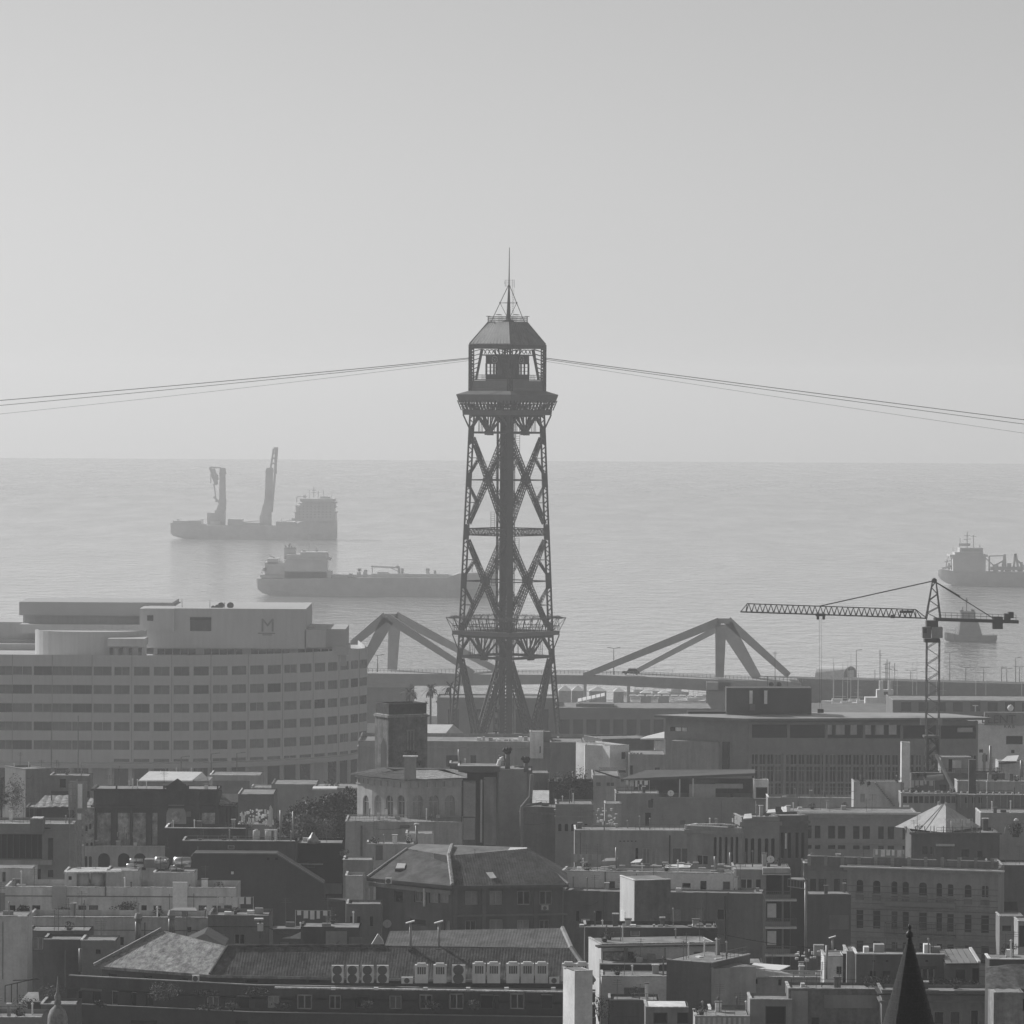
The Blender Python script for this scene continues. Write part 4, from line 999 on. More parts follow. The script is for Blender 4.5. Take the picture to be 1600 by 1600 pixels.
# monogram on the upper wall
MONO = (hotel, P(418, 987, D0 + 19.9))
hbox('sign_bar', gm('sign_letter', .13), 403, 989, 430, 990, D0 + 19.9, .08); hbox('sign_bar', gm('sign_letter', .13), 410, 991.5, 425, 992.5, D0 + 19.9, .08)
def dish(label, x, y, d, r, grp, mat=None, rz=0.0, tilt=.5):
    o = thing('satellite_dish', label, 'satellite dish', P(x, y + r / (d / F) * 1.1, d), grp); c = P(x, y, d)
    b = MB(); ax = Vector((math.sin(rz), -math.cos(rz), tilt)).normalized(); u = ax.cross(Vector((0, 0, 1))).normalized(); v = u.cross(ax); pr = None
    for i in range(4):
        rr = r * i / 3; ring_ = [c + (u * math.cos(2 * math.pi * q / 12) + v * math.sin(2 * math.pi * q / 12)) * rr + ax * (.28 * r * (i / 3) ** 2) for q in range(12)]
        if pr:
            for q in range(12): b.poly([pr[q], pr[(q + 1) % 12], ring_[(q + 1) % 12], ring_[q]])
        pr = ring_
    b.build('bowl', mat or GALV, o, True)
    b = MB(); b.beam(c - ax * .05, c - ax * .1 - Vector((0, 0, r * 1.15)), r * .14); b.build('stand', STEELM, o)
    b = MB(); b.beam(c - v * r * .9 + ax * .2 * r, c + ax * r * .95, r * .06); b.beam(c + ax * r * .9, c + ax * r * 1.05, r * .2); b.build('feed_arm', STEELM, o)
    return o
for x, y, r, lb in ((333, 949.5, .45, 'smallest satellite dish of the row on the hotel roof edge'), (339.5, 948.5, .5, 'second satellite dish of the row on the hotel roof edge'), (345.5, 946.5, .7, 'large satellite dish next to the thin aerial on the hotel roof'), (360, 946.5, .72, 'lone large satellite dish past the aerial on the hotel roof')):
    dish(lb, x, y, D0 + 24, r, 'satellite dishes on the hotel roof', STEELM)
def antenna(label, x, y0, y1, d, bars=4, w=.9, grp='roof aerials', mat=None, r=.03):
    b = MB(); p, q = P(x, y1, d), P(x, y0, d); b.tube(p, q, r, r * .8, 5)
    for k in range(bars): z = q.z - .12 - k * .18; b.beam((q.x - w / 2 * (1 - k * .1), q.y, z), (q.x + w / 2 * (1 - k * .1), q.y, z), .025)
    if bars > 2: b.beam((q.x, q.y - .5, q.z - .1), (q.x, q.y + .5, q.z - .1), .025)
    return tag(b.build('roof_aerial', mat or STEELM), label, 'aerial', grp)
antenna('thin aerial between the dishes on the hotel roof', 351, 941, 950, D0 + 24, 2, .8, r=.06)
antenna('thin aerial on the hotel roof beside the overhanging top storey', 284.5, 936, 951, D0 + 24, 0, r=.06)
antenna('thin aerial on the hotel roof just before the dishes', 328, 937, 951, D0 + 24, 0, r=.06)
antenna('tall thin flagpole rising before the striped hotel front', 122, 1118, 1225, 720, 0, r=.09)
antenna('tall thin lightning rod crossing the hotel windows near its corner', 80, 1140, 1225, 715, 0, r=.06)
for x, y0, lb in ((283, 1183, 'first lamp mast of three in front of the hotel podium'), (330, 1178, 'middle lamp mast of three in front of the hotel podium'), (370, 1177, 'last lamp mast of three in front of the hotel podium')):
    lamp(lb, x, y0, 1215, 850, 1, 'lamp masts by the hotel')
# ================================================================== helpers for the town
def text_mesh(body, size, mat, parent, loc, ext=.05, name='lettering', rz=0.0):
    cu = bpy.data.curves.new(name, 'FONT'); cu.body = body; cu.size = size; cu.extrude = ext; cu.align_x = 'CENTER'; cu.resolution_u = 3
    t = bpy.data.objects.new('tmp', cu); COL.objects.link(t); bpy.context.view_layer.update()
    me = bpy.data.meshes.new_from_object(t.evaluated_get(bpy.context.evaluated_depsgraph_get())); bpy.data.objects.remove(t)
    me.name = name; me.materials.clear(); me.materials.append(mat)
    o = bpy.data.objects.new(name, me); COL.objects.link(o); o.parent = parent; o.location = Vector(loc) - BASE[parent.name]; o.rotation_euler = (rad(90), 0, rz)
    return o
def plane3(a, b, c):
    a, b, c = Vector(a), Vector(b), Vector(c); n = (b - a).cross(c - a).normalized(); return a, n
def onplane(px, py, pl):
    r = ray(px, py); o = Vector((0, 0, H)); k = (pl[0] - o).dot(pl[1]) / r.dot(pl[1]); return o + r * k
def leaves(mb, c, rx, ry, rz, n, size, flat=.4, shell=.55):
    for _ in range(n):
        while True:
            v = Vector((random.uniform(-1, 1), random.uniform(-1, 1), random.uniform(-1, 1)))
            if v.length < 1: break
        v = v.normalized() * (shell + (1 - shell) * random.random()) if random.random() < .75 else v
        p = Vector((c[0] + v.x * rx, c[1] + v.y * ry, c[2] + v.z * rz)); s_ = size * random.uniform(.5, 1.3)
        a = Vector((random.gauss(0, 1), random.gauss(0, 1), random.gauss(0, 1))).normalized(); b_ = a.cross(Vector((random.gauss(0, 1), random.gauss(0, 1), random.gauss(0, 1)))).normalized()
        mb.poly([p - a * s_, p + b_ * s_ * flat, p + a * s_, p - b_ * s_ * flat])
def shrub(label, x, y0, x1, y1, d, n=500, size=.12, mat=None, cat='plant', name='shrub', grp=None, dep=None, blobs=5):
    c = P((x + x1) / 2, y1, d); o = thing(name, label, cat, c, grp); W = (x1 - x) * d / F; Hh = (y1 - y0) * d / F
    b = MB()
    for k in range(blobs):
        cx = c.x + random.uniform(-.3, .3) * W; cz = c.z + Hh * random.uniform(.3, .72); r = random.uniform(.2, .36)
        leaves(b, (cx, d + random.uniform(-.2, .2) * W, cz), W * r, (dep or W) * r, Hh * random.uniform(.22, .34), n // blobs, size)
    b.build('foliage', mat or LEAF, o)
    t = MB()
    for k in range(4): t.tube(c, (c.x + random.uniform(-.25, .25) * W, d + random.uniform(-.2, .2), c.z + Hh * .6), .05, .02, 5)
    t.build('stem', BARK, o); return o
def tree(label, x, ytop, ybase, w, d, n=5000, size=.16, mat=None, zground=None, lumps=12, name='tree', grp='trees between the roofs'):
    c = P(x, ybase, d); zg = 2.0 if zground is None else zground; o = thing(name, label, 'tree', (c.x, d, zg), grp)
    W = w * d / F; ht = P(x, ytop, d).z; lo = c.z; b = MB(); t = MB()
    top = Vector((c.x, d, lo + (ht - lo) * .45)); t.tube((c.x, d, zg), top, .3, .14, 7)
    for k in range(lumps):
        a = random.uniform(0, 6.28); rr = W * .33 * math.sqrt(random.random()); zc = lo + (ht - lo) * random.uniform(.2, .82)
        q = Vector((c.x + rr * math.cos(a), d + rr * math.sin(a), zc)); r = W * random.uniform(.13, .24)
        t.tube(top - Vector((0, 0, random.uniform(.5, 2))), q, .09, .03, 5)
        leaves(b, q, r, r, min(r, (ht - lo) * .2), n // lumps, size)
    b.build('crown', mat or LEAF, o); t.build('trunk', BARK, o); return o
def palm(label, x, ytop, d, zg=2.0, r=2.2, grp='palms by the harbour', n=26):
    p = P(x, ytop, d); c = Vector((p.x, d, p.z - r * .35)); o = thing('palm_tree', label, 'palm', (p.x, d, zg), grp)
    t = MB(); t.tube((c.x, d, zg), c, .28, .2, 7); t.build('trunk', BARK, o); b = MB()
    for k in range(n):
        a = random.uniform(0, 6.28); el = random.uniform(-.5, 1.2); pr = c; dr = Vector((math.cos(a) * math.cos(el), math.sin(a) * math.cos(el), math.sin(el)))
        for j in range(6):
            nx = pr + dr * r / 6; dr = (dr - Vector((0, 0, .26))).normalized(); sd_ = dr.cross(Vector((0, 0, 1))).normalized() * r * .13 * math.sin((j + 1) / 7 * math.pi)
            b.poly([pr - sd_ * .8, nx - sd_, nx + sd_, pr + sd_ * .8]); pr = nx
    b.build('crown', LEAF, o); return o
def chimney(label, x0, y0, x1, y1, d, mat=None, pot=False, grp='chimneys on the roofs', cap=True):
    o = thing('chimney', label, 'chimney', P((x0 + x1) / 2, y1, d), grp); w = (x1 - x0) * d / F
    part('stack', mat or MID, o, (x0, y0, x1, y1, d, w))
    if cap: e = .15 * (x1 - x0); part('cap', COPING, o, (x0 - e, y0 - 1.2, x1 + e, y0, d - .08, w + .16))
    return o
def cowl_pipe(label, x, y0, y1, d, r=.1, grp='flue pipes', hood=True):
    o = thing('flue_pipe', label, 'flue', P(x, y1, d), grp); b = MB(); p, q = P(x, y1, d), P(x, y0, d); b.tube(p, q, r, n=8); b.build('pipe', GALV, o, True)
    if hood:
        b = MB(); b.hexa([q + Vector(v) * (r / .1) for v in ((-.38, -.25, -.02), (.3, -.25, .16), (.3, .25, .16), (-.38, .25, -.02), (-.38, -.25, .06), (.3, -.25, .26), (.3, .25, .26), (-.38, .25, .06))]); b.build('hood', WHITE, o)
    return o

text_mesh('M', 3.9, gm('pale_sign_letter', .27), MONO[0], MONO[1], name='monogram')
# ================================================================== harbour edge behind and around the tower foot
for x, y, lb in ((673, 1072, 'palm beside the stone bridge pier, left of the tower leg'), (704, 1068, 'palm half hidden behind the tower leg'), (640, 1076, 'palm at the edge of the bridge pier')): palm(lb, x, y, 1045, r=2.6)
B = Bld('harbour_station', 'long hazy harbour station with pilasters behind the tower feet', (683, 1075), (868, 1075), 1090, 14, wall=gm('station_wall', .27, var=.12), cat='building', parapet=.5)
for x in (700, 735, 770, 806, 840): B.win(x, 1108, x + 17, 1150, 'dark')
B.band(1095, 1098, .3); B.finish()
B = Bld('quay_shed', 'long low shed with pale pillars right of the tower feet', (866, 1068), (1112, 1068), 1106, 20, wall=gm('shed_wall', .2, var=.12), parapet=.1, coping=gm('shed_coping', .3))
for i in range(11): B.win(874 + i * 21, 1124, 890 + i * 21, 1158, 'dark')
B.finish()
sk = thing('skylight_roof', 'row of bright sloping skylights on the shed roof right of the tower', 'roof', P(925, 1100, 1064), None)
b = MB()
for i in range(6):
    x0 = 903 + i * 7.2; p, q = P(x0, 1099 - i * 1.6, 1072), P(x0 + 6, 1097.6 - i * 1.6, 1072); b.hexa([p, q, q + Vector((0, 3, 0)), p + Vector((0, 3, 0)), p + Vector((0, 0, .35)), q + Vector((0, 0, .35)), q + Vector((0, 3, .9)), p + Vector((0, 3, .9))])
b.build('glazing_strip', WHITE, sk)['kind'] = 'stuff'
part('roof_frame', gm('shed_wall', .2), sk, (900, 1100, 960, 1108, 1073, 6))
b = MB()
for i in range(9): b.pbox(984 + i * 13, 1086.5 + i * .05, 994 + i * 13, 1088.6, 1120 + 30, 2.5)
o = b.build('white_canopy', WHITE); tag(o, 'line of bright flat canopies under the bridge deck right of the tower', 'canopy')
for i, (x0, x1, y0, y1, lb) in enumerate(((872, 893, 1071, 1086, 'first white marquee under the bridge just right of the tower leg'), (893, 912, 1071, 1086, 'second white marquee under the bridge, touching the first'), (920, 948, 1073, 1085, 'wide white marquee under the bridge past a dark post'), (958, 975, 1074, 1086, 'small white marquee under the bridge near the two slim posts'), (1000, 1018, 1078, 1086, 'low white marquee under the bridge below the long stay'), (1028, 1046, 1079, 1086, 'last low white marquee under the bridge toward the second pylon'))):
    o = thing('marquee', lb, 'marquee', P((x0 + x1) / 2, y1, 1215), 'white marquees on the quay'); b = MB(); p, q = P(x0, y1, 1215), P(x1, y1, 1215); zm = P(x0, (y0 + y1) / 2 + 1, 1215).z; ap = Vector(((p.x + q.x) / 2, 1217, P(x0, y0, 1215).z))
    cr = [Vector((p.x, 1215, zm)), Vector((q.x, 1215, zm)), Vector((q.x, 1219, zm)), Vector((p.x, 1219, zm))]
    for k in range(4): b.poly([cr[k], cr[(k + 1) % 4], ap])
    b.build('roof', WHITE, o); b = MB(); b.box(p.x + .1, 1215.2, 2.9, q.x - .1, 1218.8, zm); b.build('side_wall', gm('marquee_wall', .45), o)
for x, lb in ((914, 'thick dark post holding the bridge between the marquees'), (982, 'slim dark post under the bridge deck near the canopies'), (866, 'dark post under the bridge deck beside the tower leg')):
    b = MB(); b.pbox(x - 2.5, 1066, x + 2.5, 1110, 1195, 1.0); tag(b.build('bridge_post', HULLM), lb, 'post', 'posts under the bridge')
mq = thing('marquee_hall', 'bright white gabled marquee between stone tower and lattice tower', 'marquee', P(690, 1157, 915))
b = MB(); A_, B_, C_ = P(640, 1150, 915), P(693, 1150, 915), P(731, 1151, 921)
zr = P(690, 1133, 921).z; ze = A_.z + .5
rl, rr_ = Vector((A_.x + 2.5, 923, zr)), P(708, 1132.5, 923); rr_.z = zr
b.poly([A_, B_, rr_, rl]); e2 = Vector((C_.x, 932, ze)); b.poly([C_, rr_, rl, Vector((A_.x + 6, 932, ze))]) ; b.build('roof', WHITE, mq)
b = MB(); b.poly([B_, C_, rr_]); b.poly([B_, C_, Vector((C_.x, C_.y, 2)), Vector((B_.x, B_.y, 2))]); b.poly([A_, B_, Vector((B_.x, B_.y, 2)), Vector((A_.x, A_.y, 2))]); b.build('gable', gm('marquee_wall', .45), mq)
# long low block in front of the tower foot
B = Bld('waterfront_block', 'long flat-roofed grey block in front of the lattice tower foot', (560, 800), (1000, 800), 1158, 20, wall=W_(.24), parapet=1.0, coping=gm('dull_coping', .2))
for x, w in ((697, 22), (735, 9), (787, 5), (880, 8)): B.win(x, 1180, x + w, 1198, 'dark')
B.band(1166, 1168, .2); B.finish()
B = Bld('roof_cabin', 'pale stair cabin rising from the flat grey block right of the tower', (828, 799), (849, 799), 1144, 5, wall=LIGHT, parapet=.1, bot=1185, cat='roof cabin'); B.win(843, 1166, 845, 1177, 'hole'); B.finish()
B = Bld('roof_box', 'dark square box beside the pale stair cabin', (849, 801), (861, 801), 1144, 4, wall=DARKW, parapet=.1, bot=1185, cat='roof cabin', coping=DARKW); B.finish()
B = Bld('dark_annex', 'dark plain wall block to the right of the pale stair cabin', (860, 795), (911, 795), 1160, 12, wall=DARKW, coping=MID, parapet=.3); B.finish()
rb = random.Random(5)
for i in range(16):
    x = 745 + i * 8.3 + rb.uniform(-2, 2); b = MB(); h = rb.uniform(2, 7); b.pbox(x, 1158 - h, x + rb.uniform(3, 7), 1158, 801 + rb.uniform(0, 10), 1.2)
    tag(b.build('roof_unit', (LIGHT, MID, GALV, WHITE)[i % 4]), 'one of the small pale roof units lined up before the tower foot', 'roof unit', 'small roof units before the tower foot')
# pale houses
B = Bld('white_house', 'plain white house with rounded corner bay, right of the flat grey block', (914, 748), (942, 748), 1165, 10, wall=W_(.5, streak=.1), parapet=.4); B.finish()
B = Bld('white_house', 'narrow shaded link between the two white houses', (941, 752), (954, 752), 1166, 9, wall=W_(.24), parapet=.3, coping=MID); B.win(945, 1178, 948, 1186, 'hole'); B.finish()
B = Bld('white_house', 'white house with one square window next to the battlemented wall', (953, 746), (983, 748), 1165, 10, wall=W_(.5, streak=.1), parapet=.4); B.win(971, 1175, 978, 1186, 'dark'); B.finish()
b = MB(); b.pbox(937, 1203.5, 978, 1207, 735, 6); tag(b.build('awning', TARP), 'flat dark awning at the foot of the white houses', 'awning')
B = Bld('battlemented_house', 'grey house with a row of small battlements beside the modern block', (983, 742), (1040, 742), 1179, 10, wall=W_(.26), parapet=.2, coping=MID)
B.proud('battlement', W_(.3), .05, *[(984 + i * 5.4, 1176, 987.5 + i * 5.4, 1180) for i in range(4)], back=.4); B.win(1023, 1199, 1031, 1207, 'dark'); B.win(984, 1196, 989, 1210, 'hole'); B.finish()
B = Bld('dark_house', 'dark slab-sided house behind the battlemented wall', (941, 765), (1023, 768), 1155, 9, wall=W_(.13), parapet=.3, coping=MID); B.win(1009, 1174.5, 1013, 1182, 'hole'); B.win(1017, 1174.5, 1021, 1182, 'hole'); B.finish()
b = MB(); A_ = [P(1000, 1156, 760), P(1022, 1156, 760), P(1038, 1147, 764), P(1040, 1150, 766)]
b.hexa([A_[0], P(1038, 1156, 760), P(1038, 1147, 770), P(1010, 1153, 770), A_[0] + Vector((0, 0, .2)), P(1038, 1155, 760) + Vector((0, 0, .2)), P(1038, 1145, 770) + Vector((0, 0, .2)), P(1010, 1152, 770) + Vector((0, 0, .2))])
tag(b.build('lit_roof', WHITE), 'bright sunlit sloping roof tucked against the modern block', 'roof')
b = MB(); b.pbox(1023, 1157, 1040, 1182, 761, 4); tag(b.build('lit_gable_wall', LIGHT), 'pale weathered gable wall under the sunlit roof', 'wall')

# ================================================================== modern block with wide flat eaves
md = thing('modern_block', 'modern grey office block with wide flat eaves, strip windows and dark penthouse', 'building', P(1280, 1250, 700))
d = 700; WM = W_(.22, streak=.1); fc = Face(P(1172, 1150, 697), P(1528, 1150, 702)); zT = P(1172, 1128, 697).z; zB = 2.0
ops = []; wins = []
def mwin(x0, y0, x1, y1, st):
    u0, u1, z0, z1 = fc.rect(x0, y0, x1, y1); w, h = round((u1 - u0) * 20) / 20, round((z1 - z0) * 20) / 20; ops.append((u0, u0 + w, z0, z0 + h, 0)); wins.append((fc, u0, u0 + w, z0, z0 + h, st))
for i in range(6): 
    x0 = 1175 + i * 59; mwin(x0, 1132 + i * .3, x0 + 55, 1153 + i * .3, 'dark')
for i in range(29):
    x0 = 1174 + i * 12.2
    for (ya, yb) in ((1178, 1195), (1196.5, 1222), (1223, 1246)): mwin(x0, ya + .06 * i, x0 + 10.6, yb + .06 * i, random.choice(('glass', 'glass', 'glass', 'blind')))
b = MB(); wall_mesh(b, fc, 0, fc.L, zB, zT, ops, .4)
lf = Face(P(1040, 1150, 702), P(1172, 1150, 697)); lops = []
u0, u1, z0, z1 = lf.rect(1047, 1136, 1074, 1143); lops.append((u0, u1, z0, z1, 0)); wall_mesh(b, lf, 0, lf.L, zB, zT + .2, lops, .3)
rb_ = fc.pt(fc.L, 0, 0); bk = fc.pt(fc.L, 0, 7); bl = lf.pt(0, 0); b2 = Vector((bl.x + 3, bl.y + 4, 0))
for p, q in ((rb_, bk), (bk, b2), (b2, bl)): b.poly([(p.x, p.y, zB), (q.x, q.y, zB), (q.x, q.y, zT), (p.x, p.y, zT)])
b.build('wall', WM, md)
for w in wins: put_window(md, *w)
b = MB(); lf.slab(b, u0, u0 + (u1 - u0) * .25, z0, z1, .2, .28); b.build('side_window', GLASS, md); b = MB(); lf.slab(b, u0 + (u1 - u0) * .3, u0 + (u1 - u0) * .62, z0 + .05, z1 - .05, .1, .2); lf.slab(b, u0 + (u1 - u0) * .68, u1 - .1, z0 + .05, z1 - .05, .1, .2); b.build('side_blind', LIGHT, md)
def mslab(name, mat, f, x0, y0, x1, y1, v0, v1):
    u0, u1, z0, z1 = f.rect(x0, y0, x1, y1); b = MB(); f.slab(b, u0, u1, z0, z1, v0, v1); return b.build(name, mat, md)
mslab('pier', WM, fc, 1169, 1126, 1173, 1249, -.25, .3)
for i in range(6): mslab('facade_fin', gm('fin', .3), fc, 1223 + i * 62.5, 1177, 1226.5 + i * 62.5, 1249, -.35, -.02)
mslab('stair_block', W_(.26), lf, 1056, 1157, 1130, 1206, -2.2, -.01); mslab('stair_recess', W_(.1), lf, 1129, 1159, 1140, 1206, -.5, -.01)
for a, c in ((1289, 1300), (1306, 1320), (1329, 1339), (1350, 1361), (1368, 1381), (1389, 1401)): mslab('window_blind', W_(.36), fc, a, 1132, c, 1148, .05, .12)
mslab('window_blind', W_(.36), fc, 1496, 1137, 1520, 1144, .05, .12)
# flat roof with eaves on all sides
b = MB(); zr = zT + .3; ro = [Vector((lf.pt(-1.5, 0, -1).x, lf.pt(-1.5, 0, -1).y, 0)), lf.pt(lf.L, 0, -2.5), fc.pt(fc.L + 1.5, 0, -2.2), fc.pt(fc.L - 3, 0, 7), b2 + Vector((8, 3, 0))]
inn = [p.lerp(sum(ro, Vector()) / 5, .28) for p in ro]
b.prism([(p.x, p.y) for p in ro], zr, zr + .35); b.build('eaves', gm('eaves_slab', .2), md)
b = MB(); rr_ = [Vector((p.x, p.y, zr + .353)) for p in ro]; ri = [Vector((p.x, p.y, zr + .55)) for p in inn]
for k in range(5): b.poly([rr_[k], rr_[(k + 1) % 5], ri[(k + 1) % 5], ri[k]])
b.poly(ri); b.build('roof', gm('zinc_sheet', .38, rough=.5, var=.2, scale=.3), md)
for (x0, y0, x1, y1, dd, dp) in ((1135, 1075, 1188, 1116, 700.5, 4), (1186, 1075, 1268, 1116, 701.5, 4)): part('penthouse', gm('dark_cladding', .10, var=.12), md, (x0, y0, x1, y1, dd, dp))
for x in (1171, 1194): part('penthouse_panel', LIGHT, md, (x, 1079, x + 5, 1100, 700.3, .1)); 
part('penthouse_plant', STEELM, md, (1172, 1100, 1180, 1110, 699.7, .6)); part('roof_vent', TARP, md, (1075, 1112, 1135, 1115, 702, 3))
for x, y0, lb in ((1199, 1056, 'slim aerial with a dish on the dark penthouse, nearer the pylon'), (1230, 1052, 'second aerial on the dark penthouse roof'), (1211, 1018, 'tall thin aerial rising from the dark penthouse across the bridge')): antenna(lb, x, y0, 1076, 706, 3, .7, r=.05)
for i, x in enumerate((1205, 1217)): dish('small dark dish on the dark penthouse roof, %s of two' % ('first', 'second')[i], x, 1070, 706, .4, 'dishes on the dark penthouse', STEELM)
# LENT sign house and its neighbours at the picture edge
B = Bld('lettered_house', 'white house with large LLENT letters on top at the picture edge', (1528, 765), (1640, 765), 1131, 14, wall=W_(.42, streak=.1), parapet=.4)
for r in ((1572, 1150, 1598, 1163), (1530, 1171, 1536, 1176), (1580, 1172, 1585, 1177), (1535, 1179, 1543, 1190)): B.win(*r, 'dark')
B.proud('sign_fascia', gm('sign_board', .3), .3, (1538, 1113, 1640, 1133), back=.6); B.finish()
text_mesh('LLENT', 2.0, gm('sign_letter', .13), B.o, P(1560, 1130, 764.4), name='sign_letters')
text_mesh('T', 1.6, WHITE, B.o, P(1524, 1112, 770), name='white_letter')
text_mesh('R A B', .75, gm('sign_letter', .13), B.o, P(1577, 1137.6, 764.4), name='small_letters')
B = Bld('hazy_terrace', 'hazy flat-roofed waterfront terrace with pillars below the sea wall', (1395, 1000), (1640, 1000), 1094, 18, wall=gm('terrace_wall', .2, var=.12), parapet=.3, coping=MID)
for i in range(9): B.win(1408 + i * 27, 1097, 1424 + i * 27, 1112, 'dark')
B.finish()
o = thing('globe_lamp', 'round white globe lamp above the lettered house', 'lamp', P(1579, 1125, 770)); b = MB(); c = P(1579, 1106, 770); b.lathe(c - Vector((0, 0, .55)), [(.05, 0), (.38, .16), (.55, .55), (.38, .94), (.05, 1.1)], 12); b.build('globe', WHITE, o, True); b = MB(); b.tube(c - Vector((0, 0, 2.2)), c, .08); b.build('post', STEELM, o)

# ================================================================== tower crane
CD = 640.0
cr = thing('tower_crane', 'tall lattice tower crane with long jib over the modern block', 'crane', P(1458, 1222, CD)); cs = CD / F
cx = P(1457.5, 1050, CD).x; cz = lambda y: P(1457, y, CD).z
b = MB(); b.lattice((cx, CD, 2), (cx, CD, cz(1000)), 1.75, .13, 1.1, up=(0, 1, 0)); b.build('mast', STEELM, cr)
b = MB(); b.lattice((cx, CD, cz(1225)), (cx, CD, cz(1150)), 1.4, .4, 1.2, up=(0, 1, 0)); b.build('mast_base', STEEL, cr)
part('climbing_frame', STEELM, cr, (1448, 1124, 1450, 1150, CD - 1.2, .2), (1463, 1124, 1465, 1150, CD - 1.2, .2), (1444, 1150, 1469, 1153, CD - 1.4, 2.6))
part('climbing_deck', GALV, cr, (1438, 1123, 1445, 1133, CD - 1.2, .3)); part('climbing_deck', GALV, cr, (1466, 1123, 1472, 1133, CD - 1.2, .3))
part('slewing_ring', STEEL, cr, (1445, 998, 1469, 1004, CD - 1.1, 2.2)); 
c_ = part('cab', STEELM, cr, (1442, 980, 1455, 997, CD - 2.6, 1.5)); part('cab_window', GLASS, cr, (1443, 982, 1448, 989, CD - 2.66, .05)); part('machinery_box', GALV, cr, (1456, 980, 1473, 997, CD - 1.2, 2)); part('slewing_platform', STEEL, cr, (1448, 970, 1466, 984, CD - 1, 2))
b = MB(); b.lattice((cx, CD, cz(968)), (cx + .1, CD, cz(908)), 2.0, .14, .8, up=(0, 1, 0), q_w=.5); b.build('tower_head', STEEL, cr); b = MB(); b.tube((cx + .1, CD - .4, cz(907)), (cx + .1, CD + .4, cz(907)), .35, n=10); b.build('head_pulley', STEEL, cr)
# jib: triangular truss to the left, swung slightly towards the camera
JL, JR = P(1157, 956, CD - 8), P(1448, 966, CD - .5)
def jibp(t, dy, dz): q = lerp3(JL, JR, t); return q + Vector((0, dy, dz))
b = MB(); hj = 1.15
for dy in (-.6, .6): b.beam(jibp(0, dy, 0), jibp(1, dy, 0), .13)
b.beam(jibp(.035, 0, hj), jibp(.94, 0, hj), .13); b.beam(jibp(0, 0, 0), jibp(.035, 0, hj), .12); b.beam(jibp(.94, 0, hj), jibp(1, 0, 0), .11)
n = 34
for i in range(n):
    t0, tm, t1 = i / n, (i + .5) / n, (i + 1) / n
    for dy in (-.6, .6): b.beam(jibp(t0, dy, 0), jibp(min(.94, max(.035, tm)), 0, hj), .07); b.beam(jibp(min(.94, max(.035, tm)), 0, hj), jibp(t1, dy, 0), .07)
    b.beam(jibp(t0, -.6, 0), jibp(t0, .6, 0), .06)
b.build('jib', STEEL, cr)
o = part('jib_winch', STEEL, cr, (1406, 954, 1427, 958, CD - 1.5, .8)); part('jib_motor', STEEL, cr, (1392, 961, 1398, 966, CD - 1.8, .8))
tr = part('trolley', STEEL, cr, (1275, 959, 1290, 963, CD - 5.6, 1.2)); b = MB()
for x in (1278, 1287): pbeam(b, (x, 962, CD - 5), (x, 968, CD - 5), .35)
b.build('trolley_wheel', STEEL, tr)
b = MB()
for x in (1280, 1283): pbeam(b, (x, 966, CD - 5), (x + 1, 1108, CD - 5), .035)
b.build('hoist_rope', STEEL, cr)
part('hook_block', STEEL, cr, (1277.5, 1108, 1287, 1114, CD - 5.1, .3))
b = MB(); pbeam(b, (1457, 908, CD), (1281, 947, CD - 5), .14); b.build('jib_tie', STEEL, cr)
b = MB(); pbeam(b, (1459, 908, CD), (1552, 966, CD + 1.5), .12); pbeam(b, (1459, 908, CD), (1500, 932, CD + .6), .18); b.build('counter_tie', STEEL, cr)
b = MB(); pbeam(b, (1460, 967.5, CD + .2), (1590, 971.5, CD + 1.8), 1.3, .45); b.build('counter_jib', STEEL, cr)
b = MB()
for i in range(14):
    x = 1468 + i * 9.2; yb = 967 + (x - 1460) * .03; pbeam(b, (x, yb - 10, CD - .3), (x, yb, CD - .3), .05)
for h in (10, 6): pbeam(b, (1468, 967 - h, CD - .3), (1588, 971 - h, CD - .3), .05)
b.build('counter_jib_railing', STEEL, cr)
part('counterweight', STEEL, cr, (1552, 964, 1567, 983, CD + .6, 1.6)); part('winch_drum', STEEL, cr, (1570, 959, 1579, 970, CD + .8, 1.3)); part('counterweight', STEEL, cr, (1576, 956.5, 1584, 966, CD + .8, 1.3))
# ================================================================== dark stone tower, loggia house and neighbours
B = Bld('stone_tower', 'dark weathered square stone tower with blackened parapet', (607, 600), (668, 602.5), 1118, left=586, wall=gm('tower_stone', .17, var=.45, scale=.9, streak=.4, bump=.4), zb=2, cat='tower', parapet=.05)
B.finish(); B.band(1118.5, 1121.5, .22, mat=STONE, name='string_course')
f = B.f; b = MB(); zt2 = B.zt + 1.5
for (ua, ub, va, vb) in ((.1, f.L - .1, .1, .5), (.1, f.L - .1, B.dep - .5, B.dep - .1), (.1, .5, .5, B.dep - .5), (f.L - .5, f.L - .1, .5, B.dep - .5)): f.slab(b, ua, ub, B.zt + .09, zt2, va, vb)
b.build('blackened_parapet', gm('black_stone', .05, var=.5, scale=1.5, bump=.4), B.o)
B.proud('slit_frame', STONE, .12, (634, 1140, 648, 1142), (635, 1142, 638, 1172), (640, 1142, 642, 1172), (645, 1142, 647, 1172))
fl = B.lf; b = MB(); u0, u1, z0, z1 = fl.rect(595, 1152, 604, 1220); b.poly([fl.pt(u0, z0, -.02), fl.pt(u1, z0, -.02), fl.pt(u1, z1 - 1, -.02), fl.pt((u0 + u1) / 2, z1, -.02), fl.pt(u0, z1 - 1, -.02)]); b.build('blind_arch', SOOT, B.o)
shrub('tuft of weeds growing on top of the stone tower', 660, 1095, 669, 1103, 603, 120, .08)
shrub('dark bush hanging on the stone tower front', 631, 1172, 652, 1181, 598, 200, .1)
